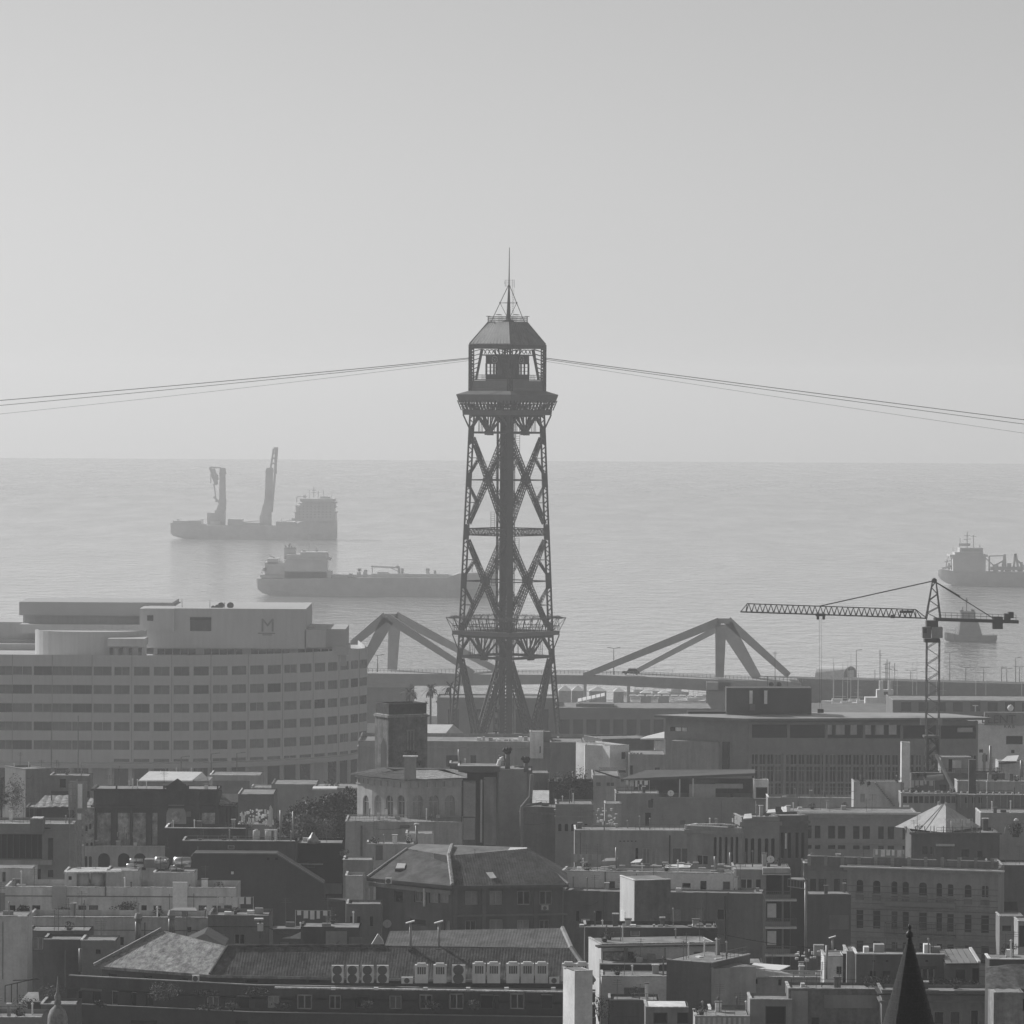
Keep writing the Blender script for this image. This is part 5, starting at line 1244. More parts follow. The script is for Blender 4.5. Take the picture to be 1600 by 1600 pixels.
# loggia house
LG = W_(.30, streak=.15); d = 545
lo = thing('loggia_house', 'house crowned by a polygonal loggia of arched windows under a low tiled roof', 'house', P(640, 1330, d))
pl = [P(556, 1260, d + 11), P(562, 1260, d + 3), P(590, 1260, d - 2), P(633, 1260, d - 4), P(676, 1260, d - 1.5), P(718, 1260, d + 2)]
zt, zb = P(640, 1213, d).z, P(640, 1283, d).z
arches = {1: [(566, 577)], 2: [(565, 577), (584, 596)], 3: [(601, 612), (619, 631)], 4: [(643, 661), (668, 686)], 5: [(694, 712)]}
pl = [P(558, 1260, d + 3.2), P(581, 1260, d), P(636, 1260, d - 4.5), P(720, 1260, d - 1)]
b = MB(); wn_ = []
for i, xs in ((0, [(567, 576)]), (1, [(585, 596), (603, 614), (621, 632)]), (2, [(645, 661), (670, 686), (695, 711)])):
    f = Face(pl[i], pl[i + 1]); ops = []
    for a, c in xs:
        u0, u1, z0, z1 = f.rect(a, 1242, c, 1278); w = round((u1 - u0) * 20) / 20; h = round((z1 - z0) * 20) / 20; ops.append((u0, u0 + w, z0, z0 + h, 1.15)); wn_.append((f, u0, u0 + w, z0, z0 + h, random.choice(('blind', 'blind', 'curtain'))))
    wall_mesh(b, f, 0, f.L, zb, zt, ops, .35)
bk = [Vector((pl[3].x, pl[3].y + 12, 0)), Vector((pl[0].x + 3, pl[3].y + 13, 0))]
ring_ = list(pl) + bk
for p, q in zip(ring_[3:], ring_[4:] + ring_[:1]): b.poly([(p.x, p.y, zb), (q.x, q.y, zb), (q.x, q.y, zt), (p.x, p.y, zt)])
b.build('wall', LG, lo)
for w in wn_: put_window(lo, *w, name='arched_window')
b = MB(); bb = MB()
for i in range(3):
    f = Face(pl[i], pl[i + 1]); f.slab(b, -.1, f.L + .1, zt - .35, zt - .003, -.25, -.003); f.slab(b, -.1, f.L + .1, zt - 1.15, zt - 1.0, -.12, -.003)
    f.slab(bb, 0, f.L, zb - .1, zb + .12, -.9, .3)
    for k in range(int(f.L / 1.15)): f.slab(b, .35 + k * 1.15, .47 + k * 1.15, zt - 1.0, zt - .35, -.14, -.003)
b.build('cornice', LG, lo); bb.build('sill_ledge', LG, lo)
cxy = sum(ring_, Vector()) / 6; ap = Vector((P(640, 1205, d + 4).x, cxy.y, P(640, 1203.5, d + 4).z))
def out_(p, o=.9): v = Vector((p.x - cxy.x, p.y - cxy.y, 0)).normalized() * o; return Vector((p.x + v.x, p.y + v.y, zt + .02))
rp = [out_(p) for p in ring_]; ap0, ap1 = Vector((P(640, 1, d).x - 1.5, cxy.y, ap.z)), Vector((P(700, 1, d).x, cxy.y + 2, ap.z))
tops = [ap0, ap0, ap0, ap1, ap1, ap0]
tops = [ap0, ap0, ap0.lerp(ap1, .35), ap1, ap1, ap0]
for i in range(6):
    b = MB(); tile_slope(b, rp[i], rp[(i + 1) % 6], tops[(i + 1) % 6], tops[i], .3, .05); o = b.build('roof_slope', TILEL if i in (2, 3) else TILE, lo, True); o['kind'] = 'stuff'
b = MB(); b.poly([q - Vector((0, 0, .08)) for q in rp]); b.build('soffit', LG, lo)
# lower body and balcony
B = Bld('rendered_house', 'plain rendered house wall and terrace below the loggia', (540, 535), (722, 535), 1284, 16, wall=LG, parapet=.1, cat='house')
B.rail(540, 1273, 632, 1284, .05, LG, .4); B.win(574, 1312, 584, 1318, 'hole'); B.proud('downpipe', DARKW, .1, (563.5, 1290, 566.5, 1340)); B.proud('wall_grille', STEELM, .25, (625, 1289, 640, 1294)); B.finish()
chimney('grey square chimney rising in front of the stone tower', 632, 1183, 650, 1218, 540, W_(.26)); shrub('dark rounded bush in a pot beside the grey chimney', 649, 1187, 662, 1196, 541, 150, .09)
# tall light-well wall beside the loggia
d = 552; WLL = W_(.17)
B = Bld('party_wall_block', 'tall shaded block with vertical light-well panels beside the loggia', (718, d), (832, d), 1204, 14, wall=WLL, parapet=.3, coping=DARKW)
B.proud('pale_panel', W_(.34, streak=.05), .06, (724, 1221, 743, 1276), (724, 1278, 742, 1312)); B.proud('pale_panel', W_(.30, streak=.1), .05, (756, 1214, 775, 1320)); B.proud('painted_recess_shade', SOOT, .03, (719, 1207, 780, 1219), (744, 1219, 756, 1322), (776, 1214, 780, 1320))  # shade under the canopy and between panels painted as flat dark sheets
B.proud('white_downpipe', WHITE, .25, (750.5, 1218, 753.5, 1316)); B.finish()
B = Bld('party_wall_block', 'grey rendered party wall topped by two twisted flues', (779, d - 1), (823, d), 1203, 12, wall=W_(.22), parapet=.1, coping=MID); B.finish()
B = Bld('roof_terrace_slab', 'flat dark-edged canopy roof above the light-well panels', (716, d - 2), (781, d - 2), 1197, 9, wall=W_(.13), bot=1206, parapet=.05, cat='roof', coping=LIGHT); B.finish()
B = Bld('roof_hut', 'small dark hut with white cap behind the light-well roof', (703, d + 1), (720, d + 1), 1193, 4, wall=DARKW, bot=1220, parapet=.1, cat='roof cabin'); B.finish()
cowl_pipe('slender white flue with a cap beside the dark hut', 717, 1171, 1197, d + 2, .12, hood=False)
for x, y, lb in ((793, 1170, 'dark twisted cowl chimney, taller one above the party wall'), (822, 1184, 'dark twisted cowl chimney, shorter one at the right end of the party wall')):
    o = thing('cowl_chimney', lb, 'chimney', P(x, 1206, d), 'cowl chimneys on the party wall'); b = MB(); p, q = P(x, 1206, d), P(x, y + 8, d); b.tube(p, q, .33, .28, 10); b.build('shaft', DARKW, o, True)
    b = MB(); c = q + Vector((0, 0, .3)); b.lathe(c - Vector((0, 0, .35)), [(.25, 0), (.42, .2), (.42, .5), (.2, .8), (.05, .85)], 10)
    for k in range(3): a = k * 2.1 + x; b.tube(c, c + Vector((math.cos(a) * .55, math.sin(a) * .4, .15 + .1 * k)), .22, .26, 8)
    b.build('cowl', TARP, o, True)
o = thing('flue_elbow', 'pale bent flue elbow catching the sun above the light-well', 'flue', P(779, 1200, d)); b = MB(); b.tube(P(778, 1200, d), P(781, 1187, d), .3, .24, 8); b.tube(P(781, 1187, d), P(787, 1185, d), .24, .3, 8); b.build('pipe', LIGHT, o, True)
# house with little arched windows to the right
d = 540
B = Bld('small_arch_house', 'grey house with a frieze of five tiny arched windows', (868, d), (927, d), 1257, 14, wall=W_(.22), left=None, parapet=.3, coping=MID)
for i in range(5): B.win(872 + i * 10.2, 1287, 877.5 + i * 10.2, 1299, 'hole', 1.0)
B.band(1265, 1268, .15); B.band(1275, 1277, .1); B.finish()
B = Bld('small_arch_house', 'shaded side block joining the party wall and the arched frieze', (812, d + 3), (870, d + 1), 1260, 12, wall=W_(.17), parapet=.2, coping=DARKW); B.band(1268, 1271, .15); B.finish()
b = MB(); pr = None
for (x, y) in ((815, 1330), (815, 1262), (829, 1245), (831, 1210)):
    q = P(x, y, d - 1)
    if pr is not None: b.tube(pr, q, .22, n=8)
    pr = q
tag(b.build('drainpipe', W_(.2)), 'thick bent drainpipe running down the party wall', 'pipe')
B = Bld('ivy_terrace', 'overgrown dark terrace wall under tangled branches', (857, 570), (927, 570), 1222, 10, wall=W_(.09), parapet=.5, coping=SOOT); B.finish()
shrub('tangle of dark branches and creepers on the overgrown terrace', 858, 1196, 928, 1256, 563, 2600, .13, LEAF, blobs=16)
b = MB(); b.hexa([P(830, 1256, 560), P(858, 1256, 560), P(858, 1236, 563), P(832, 1236, 563)] + [q + Vector((0, 0, .1)) for q in (P(830, 1256, 560), P(858, 1256, 560), P(858, 1236, 563), P(832, 1236, 563))]); tag(b.build('glass_roof', LIGHT), 'pale sloping lean-to roof beside the overgrown terrace', 'roof')
B = Bld('roof_hut', 'small shaded hut with pale lintel left of the overgrown terrace', (828, 575), (858, 575), 1208, 5, wall=W_(.2), parapet=.05, bot=1250, cat='roof cabin'); B.finish()
# canopy terrace below the modern block
d = 620
B = Bld('canopy_terrace', 'rooftop terrace with a wide dark canopy below the modern block', (966, d), (1204, d), 1246, 16, wall=W_(.22), parapet=.9, coping=MID); B.finish()
cn = B.o; b = MB(); q = [P(970, 1217, d + 1), P(1180, 1208, d + 1), P(1180, 1202, d + 9), P(1010, 1203, d + 9)]; b.hexa([v - Vector((0, 0, .35)) for v in q] + q); b.build('canopy', gm('canopy_dark', .10, var=.2), cn)
part('rear_wall', W_(.10), cn, (990, 1216, 1180, 1250, d + 8, .3)); part('canopy_post', LIGHT, cn, (1061, 1216, 1063, 1247, d + 2, .3)); part('canopy_post', LIGHT, cn, (1082, 1216, 1084, 1247, d + 2, .3)); part('panel', W_(.34), cn, (1077, 1225, 1118, 1247, d + 2.5, .2)); part('glass_panel', GLASS2, cn, (1077, 1217, 1118, 1224, d + 2.6, .1)); part('counter', W_(.36), cn, (1118, 1225, 1161, 1232, d + 2.5, 1))
B = Bld('white_gateway', 'white framed doorway box at the end of the canopy terrace', (1178, d - 1), (1201, d - 1), 1219, 3, wall=LIGHT, bot=1248, parapet=.05, cat='roof cabin'); B.win(1181, 1230, 1199, 1247, 'hole'); B.finish()
dish('pale dish on the parapet under the dark canopy', 1048, 1240, d - 3, .45, 'dishes on the terraces', LIGHT)
B = Bld('grey_house', 'plain grey house with one small window below the canopy', (962, 600), (1030, 600), 1240, 12, wall=W_(.24), parapet=.3, coping=MID); B.win(1012, 1250, 1021, 1263, 'blind'); B.win(1008, 1270, 1017, 1292, 'hole'); B.win(1017, 1248, 1021, 1253, 'hole'); B.finish()
B = Bld('roof_cabin', 'white cube cabin with bright top near the overgrown terrace', (945, 590), (971, 590), 1256, 4, wall=W_(.3), parapet=.05, bot=1300, cat='roof cabin'); B.finish()
B = Bld('link_house', 'hazy pale house with a pitched awning behind the overgrown terrace', (926, 660), (968, 660), 1212, 10, wall=W_(.3), parapet=.2); B.win(931, 1222, 939, 1229, 'blind'); B.win(947, 1222, 960, 1229, 'blind'); B.finish()
b = MB(); pbeam(b, (930, 1204, 640), (968, 1216, 640), .9, .15); tag(b.build('awning', TARP), 'dark slanting awning edge behind the overgrown terrace', 'awning')
b = MB()
for i in range(26):
    x = random.uniform(927, 962); y = random.uniform(1262, 1295); b.pbox(x, y, x + random.uniform(1, 5), y + random.uniform(1, 4), 586 + random.random() * 3, .4)
tag(b.build('roof_clutter', LIGHT), 'jumble of pale laundry and boxes below the white cube cabin', 'clutter', kind='stuff')
# ================================================================== middle distance, left half
B = Bld('ivy_house', 'plain grey block whose left half is covered by dark ivy', (40, 620), (80, 622), 1202, left=8, wall=W_(.2), coping=MID, parapet=.4); B.finish()
o = thing('ivy', 'dark ivy sheet covering the wall of the grey block', 'ivy', P(24, 1270, 610)); b = MB(); leaves(b, P(24, 1243, 616), 1.5, .7, 3.0, 1500, .12, shell=.2); b.build('foliage', LEAF, o)
tree('pale bushy tree at the far left edge beside the ivy', 2, 1205, 1275, 24, 600, 1500, .13, LEAFL)
B = Bld('shed_house', 'grey house with one square window behind the scaffold lift', (78, 612), (140, 612), 1212, 10, wall=W_(.2), parapet=.2, coping=MID); B.win(93, 1217, 103, 1231, 'dark'); B.proud('dark_base', SOOT, .2, (80, 1236, 140, 1246)); B.finish()
B = Bld('corrugated_shed', 'dark shed under a rumpled corrugated roof', (40, 585), (116, 585), 1262, 10, wall=W_(.07), parapet=.1, coping=DARKW); B.win(44, 1263, 53, 1276, 'hole'); B.win(56, 1263, 66, 1276, 'hole'); B.finish()
b = MB(); tile_slope(b, P(52, 1261, 584), P(110, 1260, 584), P(110, 1244, 590), P(70, 1243, 590), .9, .16); o = b.build('roof', TILEL, B.o, True); o['kind'] = 'stuff'
B = Bld('balcony_house', 'grey house with a wide dark balcony opening at the left edge', (-30, 520), (116, 520), 1287, 16, wall=W_(.22), parapet=.5, coping=LIGHT)
B.win(-20, 1303, 66, 1342, 'hole'); B.win(75, 1309, 83, 1346, 'dark'); B.win(75, 1359, 83, 1371, 'dark'); B.win(-20, 1357, 64, 1378, 'hole'); B.proud('balcony_slab', W_(.28), .9, (-30, 1343, 82, 1350)); B.band(1299, 1302, .15); B.proud('ventilation_slot', SOOT, .02, (69, 1293, 79, 1295)); B.finish()
part('pilaster_block', W_(.18), B.o, (47, 1280, 68, 1302, 518.6, 2)); part('pilaster_cap', COPING, B.o, (49, 1278.5, 66, 1280, 518.5, 2.2))
b = MB()
for i in range(7): b.pbox(1 + i * 9.6, 1304, 2.2 + i * 9.6, 1341, 519.5, .1)
b.build('blind_slat', W_(.12), B.o)['kind'] = 'stuff'
# scaffold lift
sl = thing('scaffold_lift', 'pale lattice scaffold lift standing between the houses and the mural front', 'scaffold', P(122, 1375, 510)); b = MB(); c0, c1 = P(114, 1375, 510), P(114, 1248, 510); b.lattice(c0, c1, .75, .06, .7, up=(0, 1, 0)); b.build('mast', GALV, sl)
b = MB(); c0, c1 = P(126, 1375, 510), P(126, 1246, 510); b.lattice(c0, c1, .8, .06, .8, up=(0, 1, 0)); b.build('mast', GALV, sl)
part('hoist_panel', LIGHT, sl, (121.5, 1225, 128.5, 1263, 509.4, .1)); part('hoist_panel', LIGHT, sl, (121, 1271, 127, 1281, 509.4, .1))
for x in (108, 114, 120, 130, 135): b = MB(); pbeam(b, (x, 1217 + abs(x - 121) * .6, 510), (x, 1265, 510), .16); b.build('scaffold_pole', GALV, sl)
b = MB()
for y in (1222, 1232, 1243, 1254, 1264): pbeam(b, (107, y, 510), (136, y, 510), .1)
b.build('scaffold_bar', GALV, sl); part('scaffold_sheet', W_(.3), sl, (109, 1220, 119, 1262, 510.4, .05)); part('scaffold_sheet', W_(.24), sl, (129, 1222, 135, 1262, 510.4, .05))
# mural front
MS = gm('mural_stone', .055, var=.35, scale=.6, streak=.3, bump=.3); d = 575
B = Bld('mural_facade', 'dark palace front with painted wall panels, pediment and arched lower storey', (146, d), (342, d), 1233, 12, wall=MS, cat='building', parapet=.1, coping=SOOT)
MUR = gm('mural_panel', .40, var=.7, scale=.9, fine=2.5, streak=.4)
B.proud('mural_panel', MUR, .05, (152, 1270, 173, 1322)); B.proud('mural_panel', MUR, .05, (184, 1270, 203, 1320)); B.proud('mural_panel', MUR, .05, (208, 1270, 228, 1320)); B.proud('mural_panel', MUR, .05, (238, 1270, 246, 1320)); B.proud('mural_panel', MUR, .05, (316, 1270, 336, 1288))
B.proud('column', MS, .35, (147, 1262, 151, 1323)); B.proud('column', MS, .35, (175, 1262, 183, 1323)); B.proud('column', MS, .35, (204, 1262, 207.5, 1323)); B.proud('column', MS, .35, (229, 1262, 237, 1323)); B.proud('column', MS, .35, (304, 1236, 312, 1290)); B.proud('column', MS, .35, (338, 1236, 342, 1290))
B.band(1258, 1262, .3); B.band(1232, 1235, .3)
for x in (182, 256, 294, 340):
    part('finial', MS, B.o, (x - 1.2, 1227, x + 1.2, 1233, d - .2, .3))
f = B.f; b = MB(); u0, u1, z0, z1 = f.rect(260, 1217, 294, 1233); f.slab(b, u0, u1, z0, z0 + .5, -.3, .5); um = (u0 + u1) / 2
b.hexa([f.pt(u0 + .2, z0 + .5, -.25), f.pt(u1 - .2, z0 + .5, -.25), f.pt(u1 - .2, z0 + .5, .45), f.pt(u0 + .2, z0 + .5, .45), f.pt(um - .05, z1, -.25), f.pt(um + .05, z1, -.25), f.pt(um + .05, z1, .45), f.pt(um - .05, z1, .45)]); b.build('pediment', MS, B.o)
# round-headed niche with a medallion
b = MB(); u0, u1, z0, z1 = f.rect(260, 1258, 291, 1292); r = (u1 - u0) / 2; um = (u0 + u1) / 2; arc = [f.pt(um + r * math.cos(t * math.pi / 12), z1 - r + r * math.sin(t * math.pi / 12), -.06) for t in range(13)]; b.poly([f.pt(u1, z0, -.06)] + arc + [f.pt(u0, z0, -.06)]); b.build('niche', gm('niche_stone', .33, var=.2), B.o)
b = MB(); r2 = r * .55; arc = [f.pt(um + r2 * math.cos(t * math.pi / 6), z1 - r * 1.15 + r2 * math.sin(t * math.pi / 6), -.09) for t in range(12)]; b.poly(arc); b.build('medallion', MUR, B.o)
B.finish()
B2 = Bld('arcade_base', 'pale stone arcade storey below the dark mural front', (129, d - 2), (275, d - 2), 1322, 5, wall=W_(.30), parapet=.1, cat='building')
for x in (153, 184, 209): B2.win(x, 1333, x + 19, 1360, 'hole', 1.0)
for x in (132, 139): B2.win(x, 1338, x + 4.5, 1356, 'hole', 1.0); 
B2.finish()
B3 = Bld('patterned_gable', 'pale patterned side wall left of the mural panels', (128, d - 1), (147, d - 1), 1262, 6, wall=gm('patterned', .3, var=.6, scale=1.4), parapet=.1, cat='building')
for (x, y) in ((139, 1287), (133, 1290), (134, 1317), (141, 1316)): B3.win(x, y, x + 4, y + 9, 'hole', 1)
B3.finish()
o = thing('tiled_roof', 'low lichen-covered roof behind the mural front', 'roof', P(160, 1262, d + 4)); b = MB(); tile_slope(b, P(132, 1262, d + 3), P(180, 1260, d + 3), P(176, 1247, d + 9), P(140, 1247, d + 9), .4, .06); b.build('slope', TILEL, o, True)['kind'] = 'stuff'
B = Bld('side_pavilion', 'dark side pavilion with sloping tiled roof right of the mural front', (342, d), (369, d), 1258, 8, wall=MS, parapet=.1, coping=SOOT); B.win(352, 1262, 356, 1290, 'hole'); B.win(358, 1262, 362, 1290, 'hole'); B.finish()
b = MB(); tile_slope(b, P(342, 1258, d - .3), P(371, 1260, d - .3), P(344, 1241, d + 5), P(342, 1240, d + 5), .4, .06); b.build('roof_slope', TILEL, B.o, True)['kind'] = 'stuff'
# white roof and hazy boxes behind
wr = thing('white_roof_house', 'house with bright white sunlit hipped roof behind the mural front', 'house', P(270, 1240, 720)); b = MB(); d = 716
q = [P(216, 1219.5, d), P(300, 1219.5, d), P(316, 1206, d + 7), P(233, 1205, d + 7)]; b.hexa([v - Vector((0, 0, .2)) for v in q] + q); b.build('roof', WHITE, wr); part('wall', W_(.24), wr, (217, 1220, 327, 1260, d + 1, 8)); b = MB(); b.poly([P(300, 1220, d + .5), P(328, 1220, d + .5), P(316, 1206.5, d + 3)]); b.build('gable', W_(.24), wr)
rb = random.Random(8)
for i in range(9):
    x = 252 + i * 8 + rb.uniform(-2, 2); antenna('one of the thin aerials and flues along the white roof ridge', x, 1200 + rb.uniform(-1, 4), 1212, 726, rb.choice((0, 2, 3)), .6, 'aerials along the white roof', WHITE if i % 3 == 0 else STEELM, r=.07)
B = Bld('grey_rear_house', 'grey house with pale top strip right of the white roof', (328, 735), (408, 735), 1211, 8, wall=W_(.25), parapet=.2, coping=LIGHT); B.proud('dark_wall', W_(.15), .1, (332, 1220, 390, 1240)); B.finish()
B = Bld('grey_rear_house', 'hazy plain house in front of the hotel podium', (424, 700), (495, 700), 1226, 10, wall=W_(.22), parapet=.2, coping=DARKW); B.finish()
B = Bld('grey_rear_house', 'low shadowed house between the pavilion roof and the trees', (372, 660), (428, 660), 1241, 10, wall=W_(.15), parapet=.2, coping=MID); B.finish()
B = Bld('white_rear_wall', 'pale narrow wall just below the hotel podium', (392, 720), (426, 720), 1231, 6, wall=LIGHT, parapet=.2); B.finish()
B = Bld('grey_rear_house', 'hazy house strip between the white canopies and the stone tower', (490, 690), (590, 690), 1232, 10, wall=W_(.25), parapet=.2, coping=DARKW); B.finish()
for i, (x0, x1) in enumerate(((488, 504), (504, 526))):
    b = MB(); b.pbox(x0, 1232, x1, 1234.5, 672, 4); tag(b.build('white_canopy', WHITE), 'bright flat canopy above the trees, %s of two' % ('left-hand', 'right-hand')[i], 'canopy')
b = MB(); leaves(b, P(518, 1226, 680), 1.2, .8, .7, 160, .2); tag(b.build('blossom_shrub', LEAFL), 'pale sunlit shrub tips above the white canopy', 'plant')
# trees
tree('large feathery dark tree between the mural front and the loggia', 478, 1240, 1350, 150, 590, 9000, .24, lumps=26)
tree('bushy dark tree close to the loggia house', 532, 1228, 1330, 84, 585, 5500, .23, lumps=16)
tree('rounded pale-tipped tree in front of the feathery one', 486, 1262, 1350, 84, 560, 4200, .2, LEAFL, lumps=16)
tree('small pale tree beside the washing lines', 380, 1277, 1310, 30, 565, 1500, .13, LEAFL, lumps=7)
B = Bld('washing_terrace', 'sunlit terrace crowded with pale washing and white gable', (372, 570), (428, 570), 1288, 8, wall=W_(.2), parapet=.1, coping=LIGHT); B.finish()
b = MB()
for i in range(60):
    x, y = random.uniform(374, 425), random.uniform(1264, 1288); b.pbox(x, y, x + random.uniform(1, 4), y + random.uniform(1.5, 7), 566 + random.random() * 5, .15)
tag(b.build('washing', LIGHT), 'pale washing hung over the sunlit terrace', 'washing', kind='stuff')
b = MB(); q = [P(417, 1290, 563), P(424, 1290, 563), P(424, 1268, 563), P(421, 1261, 563)]; b.poly(q); b.poly([v + Vector((0, 3, 0)) for v in q]); 
for k in range(4): b.poly([q[k], q[(k + 1) % 4], q[(k + 1) % 4] + Vector((0, 3, 0)), q[k] + Vector((0, 3, 0))])
tag(b.build('white_gable', WHITE), 'small bright white gable wall among the washing', 'wall')
cowl_pipe('thin white pole standing before the feathery tree', 438.5, 1266, 1312, 520, .12, hood=False); cowl_pipe('thin dark-topped pole standing before the pale-tipped tree', 458, 1268, 1315, 522, .1, hood=False)
# dark roofs under the trees
B = Bld('dark_flat_block', 'dark flat-roofed block with bright parapet edge below the mural front', (258, 500), (384, 500), 1294, 10, wall=W_(.10), parapet=.6, coping=LIGHT); B.win(260, 1310, 264, 1324, 'dark'); B.finish()
B = Bld('dark_flat_block', 'long dark block with thin pale edge carrying water tanks', (285, 490), (462, 490), 1314, 9, wall=W_(.09), parapet=.4, coping=MID); B.win(356, 1321, 366, 1327, 'blind'); B.finish()
for i, (x0, x1) in enumerate(((395, 406), (414, 424))):
    o = thing('water_tank', 'pale cylindrical water tank on the dark block, %s of two' % ('nearer the mural front', 'nearer the trees')[i], 'water tank', P((x0 + x1) / 2, 1313, 492), 'water tanks on the dark block'); b = MB(); p = P((x0 + x1) / 2, 1312, 492); r = (x1 - x0) / 2 * 492 / F; b.lathe(p, [(r, 0), (r, .9), (r * .9, .98), (.05, 1.05)], 14); b.build('tank', W_(.36), o, True); b = MB(); b.lathe(p + Vector((0, 0, 1.0)), [(r * .5, 0), (r * .45, .12)], 10); b.build('lid', WHITE, o)
part_ = MB(); part_.pbox(413, 1296, 433, 1298, 491, .3); part_.pbox(431.5, 1298, 433, 1312, 491, .3); tag(part_.build('pipe_stand', WHITE), 'white pipe frame standing over the water tank', 'pipe')
B = Bld('black_shed', 'near-black flat roofed shed below the trees', (462, 495), (536, 495), 1318, 12, wall=W_(.035), parapet=.3, coping=SOOT); B.proud('pale_shelf', MID, .4, (465, 1349, 505, 1350.2)); B.proud('grey_box', W_(.12), .5, (507, 1380, 534, 1396)); B.finish()
o = thing('roof_vent', 'pale domed ventilator on the black shed', 'ventilator', P(489, 1318, 494)); b = MB(); b.lathe(P(489, 1318, 494), [(.6, 0), (.6, .5), (.4, .7), (.2, 1.0), (.1, 1.2)], 10); b.build('cowl', GALV, o, True)
shrub('small bright-leaved potted bush at the corner of the black shed', 530, 1325, 545, 1342, 492, 250, .09, LEAFL)
# huge dark gable wall
DG = W_(.085, streak=.15); d = 455
o = thing('gable_wall_house', 'huge blank dark gable wall with stepped outline', 'building', P(420, 1470, d))
out = [(297, 1420), (297, 1340), (303, 1333), (432, 1334), (506, 1380), (507, 1408), (540, 1409), (541, 1500), (297, 1500)]
b = MB(); fr = [P(x, y, d) for x, y in out]; bk = [v + Vector((0, 3, 0)) for v in fr]; b.poly(fr); b.poly(bk)
for k in range(len(fr)): b.poly([fr[k], fr[(k + 1) % len(fr)], bk[(k + 1) % len(fr)], bk[k]])
b.build('wall', DG, o); part('vent_hole', BLACK, o, (417, 1340, 421, 1344, d - .03, .02)); part('vent_hole', BLACK, o, (430, 1340, 434, 1344, d - .03, .02)); part('wall_lamp', WHITE, o, (361, 1362, 365, 1366, d - .3, .3))
b = MB(); e = [fr[3], fr[4]]; b.beam(e[0] + Vector((0, -.1, .02)), e[1] + Vector((0, -.1, .02)), .4, .12); b.beam(fr[2] + Vector((0, -.1, .02)), fr[3] + Vector((0, -.1, .02)), .4, .12); b.build('coping', DARKW, o)
# ================================================================== middle distance, right half
# long grey house with pale doors and rounded coping
d = 520
B = Bld('long_grey_house', 'long grey house with two pale doors and a big window', (898, d), (1078, d), 1297, 12, wall=W_(.25), parapet=.3, coping=LIGHT)
B.win(1004, 1325, 1016, 1350, 'curtain'); B.win(1018, 1325, 1032, 1351, 'curtain'); B.win(1050, 1325, 1079, 1351, 'glass'); B.win(993, 1325, 997, 1343, 'hole'); B.win(1088, 1336, 1092, 1350, 'hole') if False else None
B.proud('downpipe', SOOT, .12, (1045.5, 1305, 1047.5, 1350))
for i in range(5): B.proud('vent_brick', BLACK, .02, (968 + i * 6, 1313.5, 970.5 + i * 6, 1315))
B.finish()
B = Bld('pilaster_corner', 'grey corner house with tall slit openings between pilasters, facing the terraces', (1074, 514), (1160, 511), 1290, 10, wall=W_(.24), parapet=.3, coping=LIGHT)
for x in (1115, 1123, 1132, 1141, 1149): B.win(x, 1308, x + 4.5, 1350, 'hole', .6)
B.win(1088, 1336, 1106, 1352, 'glass'); B.band(1296, 1301, .25); B.finish()
o = thing('curved_parapet', 'pale curved sunlit parapet at the joint of the long grey house', 'parapet', P(1100, 1296, 514)); b = MB()
for i in range(10):
    x0, x1 = 1070 + i * 9, 1079 + i * 9; y = 1292 + 3 * math.sin(i / 9 * 3.1) * -1; b.pbox(x0, 1287 + (i - 4) ** 2 * .12, x1, 1295.5, 513 + abs(i - 4) * .3, .4)
b.build('parapet_block', COPING, o)
B = Bld('pilaster_corner', 'right-hand pilaster wall with five tall dark slits', (1159, 511.4), (1218, 512), 1277, 9, wall=W_(.22), parapet=.3, coping=MID)
for x in (1163, 1173, 1184, 1195, 1205): B.win(x, 1310, x + 5.5, 1350, 'hole', .6)
B.band(1284, 1290, .25); B.finish()
B = Bld('pilaster_tower', 'taller shaded pilaster block beside the balcony house', (1216, 512.4), (1263, 513), 1275, 10, wall=W_(.15), parapet=.4, coping=DARKW)
for x in (1220, 1231, 1243, 1252): B.win(x, 1301, x + 5, 1341, 'hole')
B.proud('pale_strip', LIGHT, .1, (1226.5, 1302, 1229, 1326)); B.band(1283, 1287, .2); B.band(1293, 1296, .3); B.finish()
dish('pale dish fixed to the slit wall', 1204, 1343, 500, .42, 'dishes on the terraces', LIGHT)
for x0, lb in ((1161, 'small bright tilted panel on the pilaster corner roof'), (1198, 'second bright tilted panel on the taller pilaster roof')):
    b = MB(); q = [P(x0, 1279 - (x0 > 1180) * 9, 510), P(x0 + 14, 1278 - (x0 > 1180) * 9, 510), P(x0 + 13, 1271 - (x0 > 1180) * 7, 512), P(x0 + 2, 1272 - (x0 > 1180) * 7, 512)]; b.hexa([v - Vector((0, 0, .1)) for v in q] + q); tag(b.build('roof_panel', WHITE), lb, 'panel')
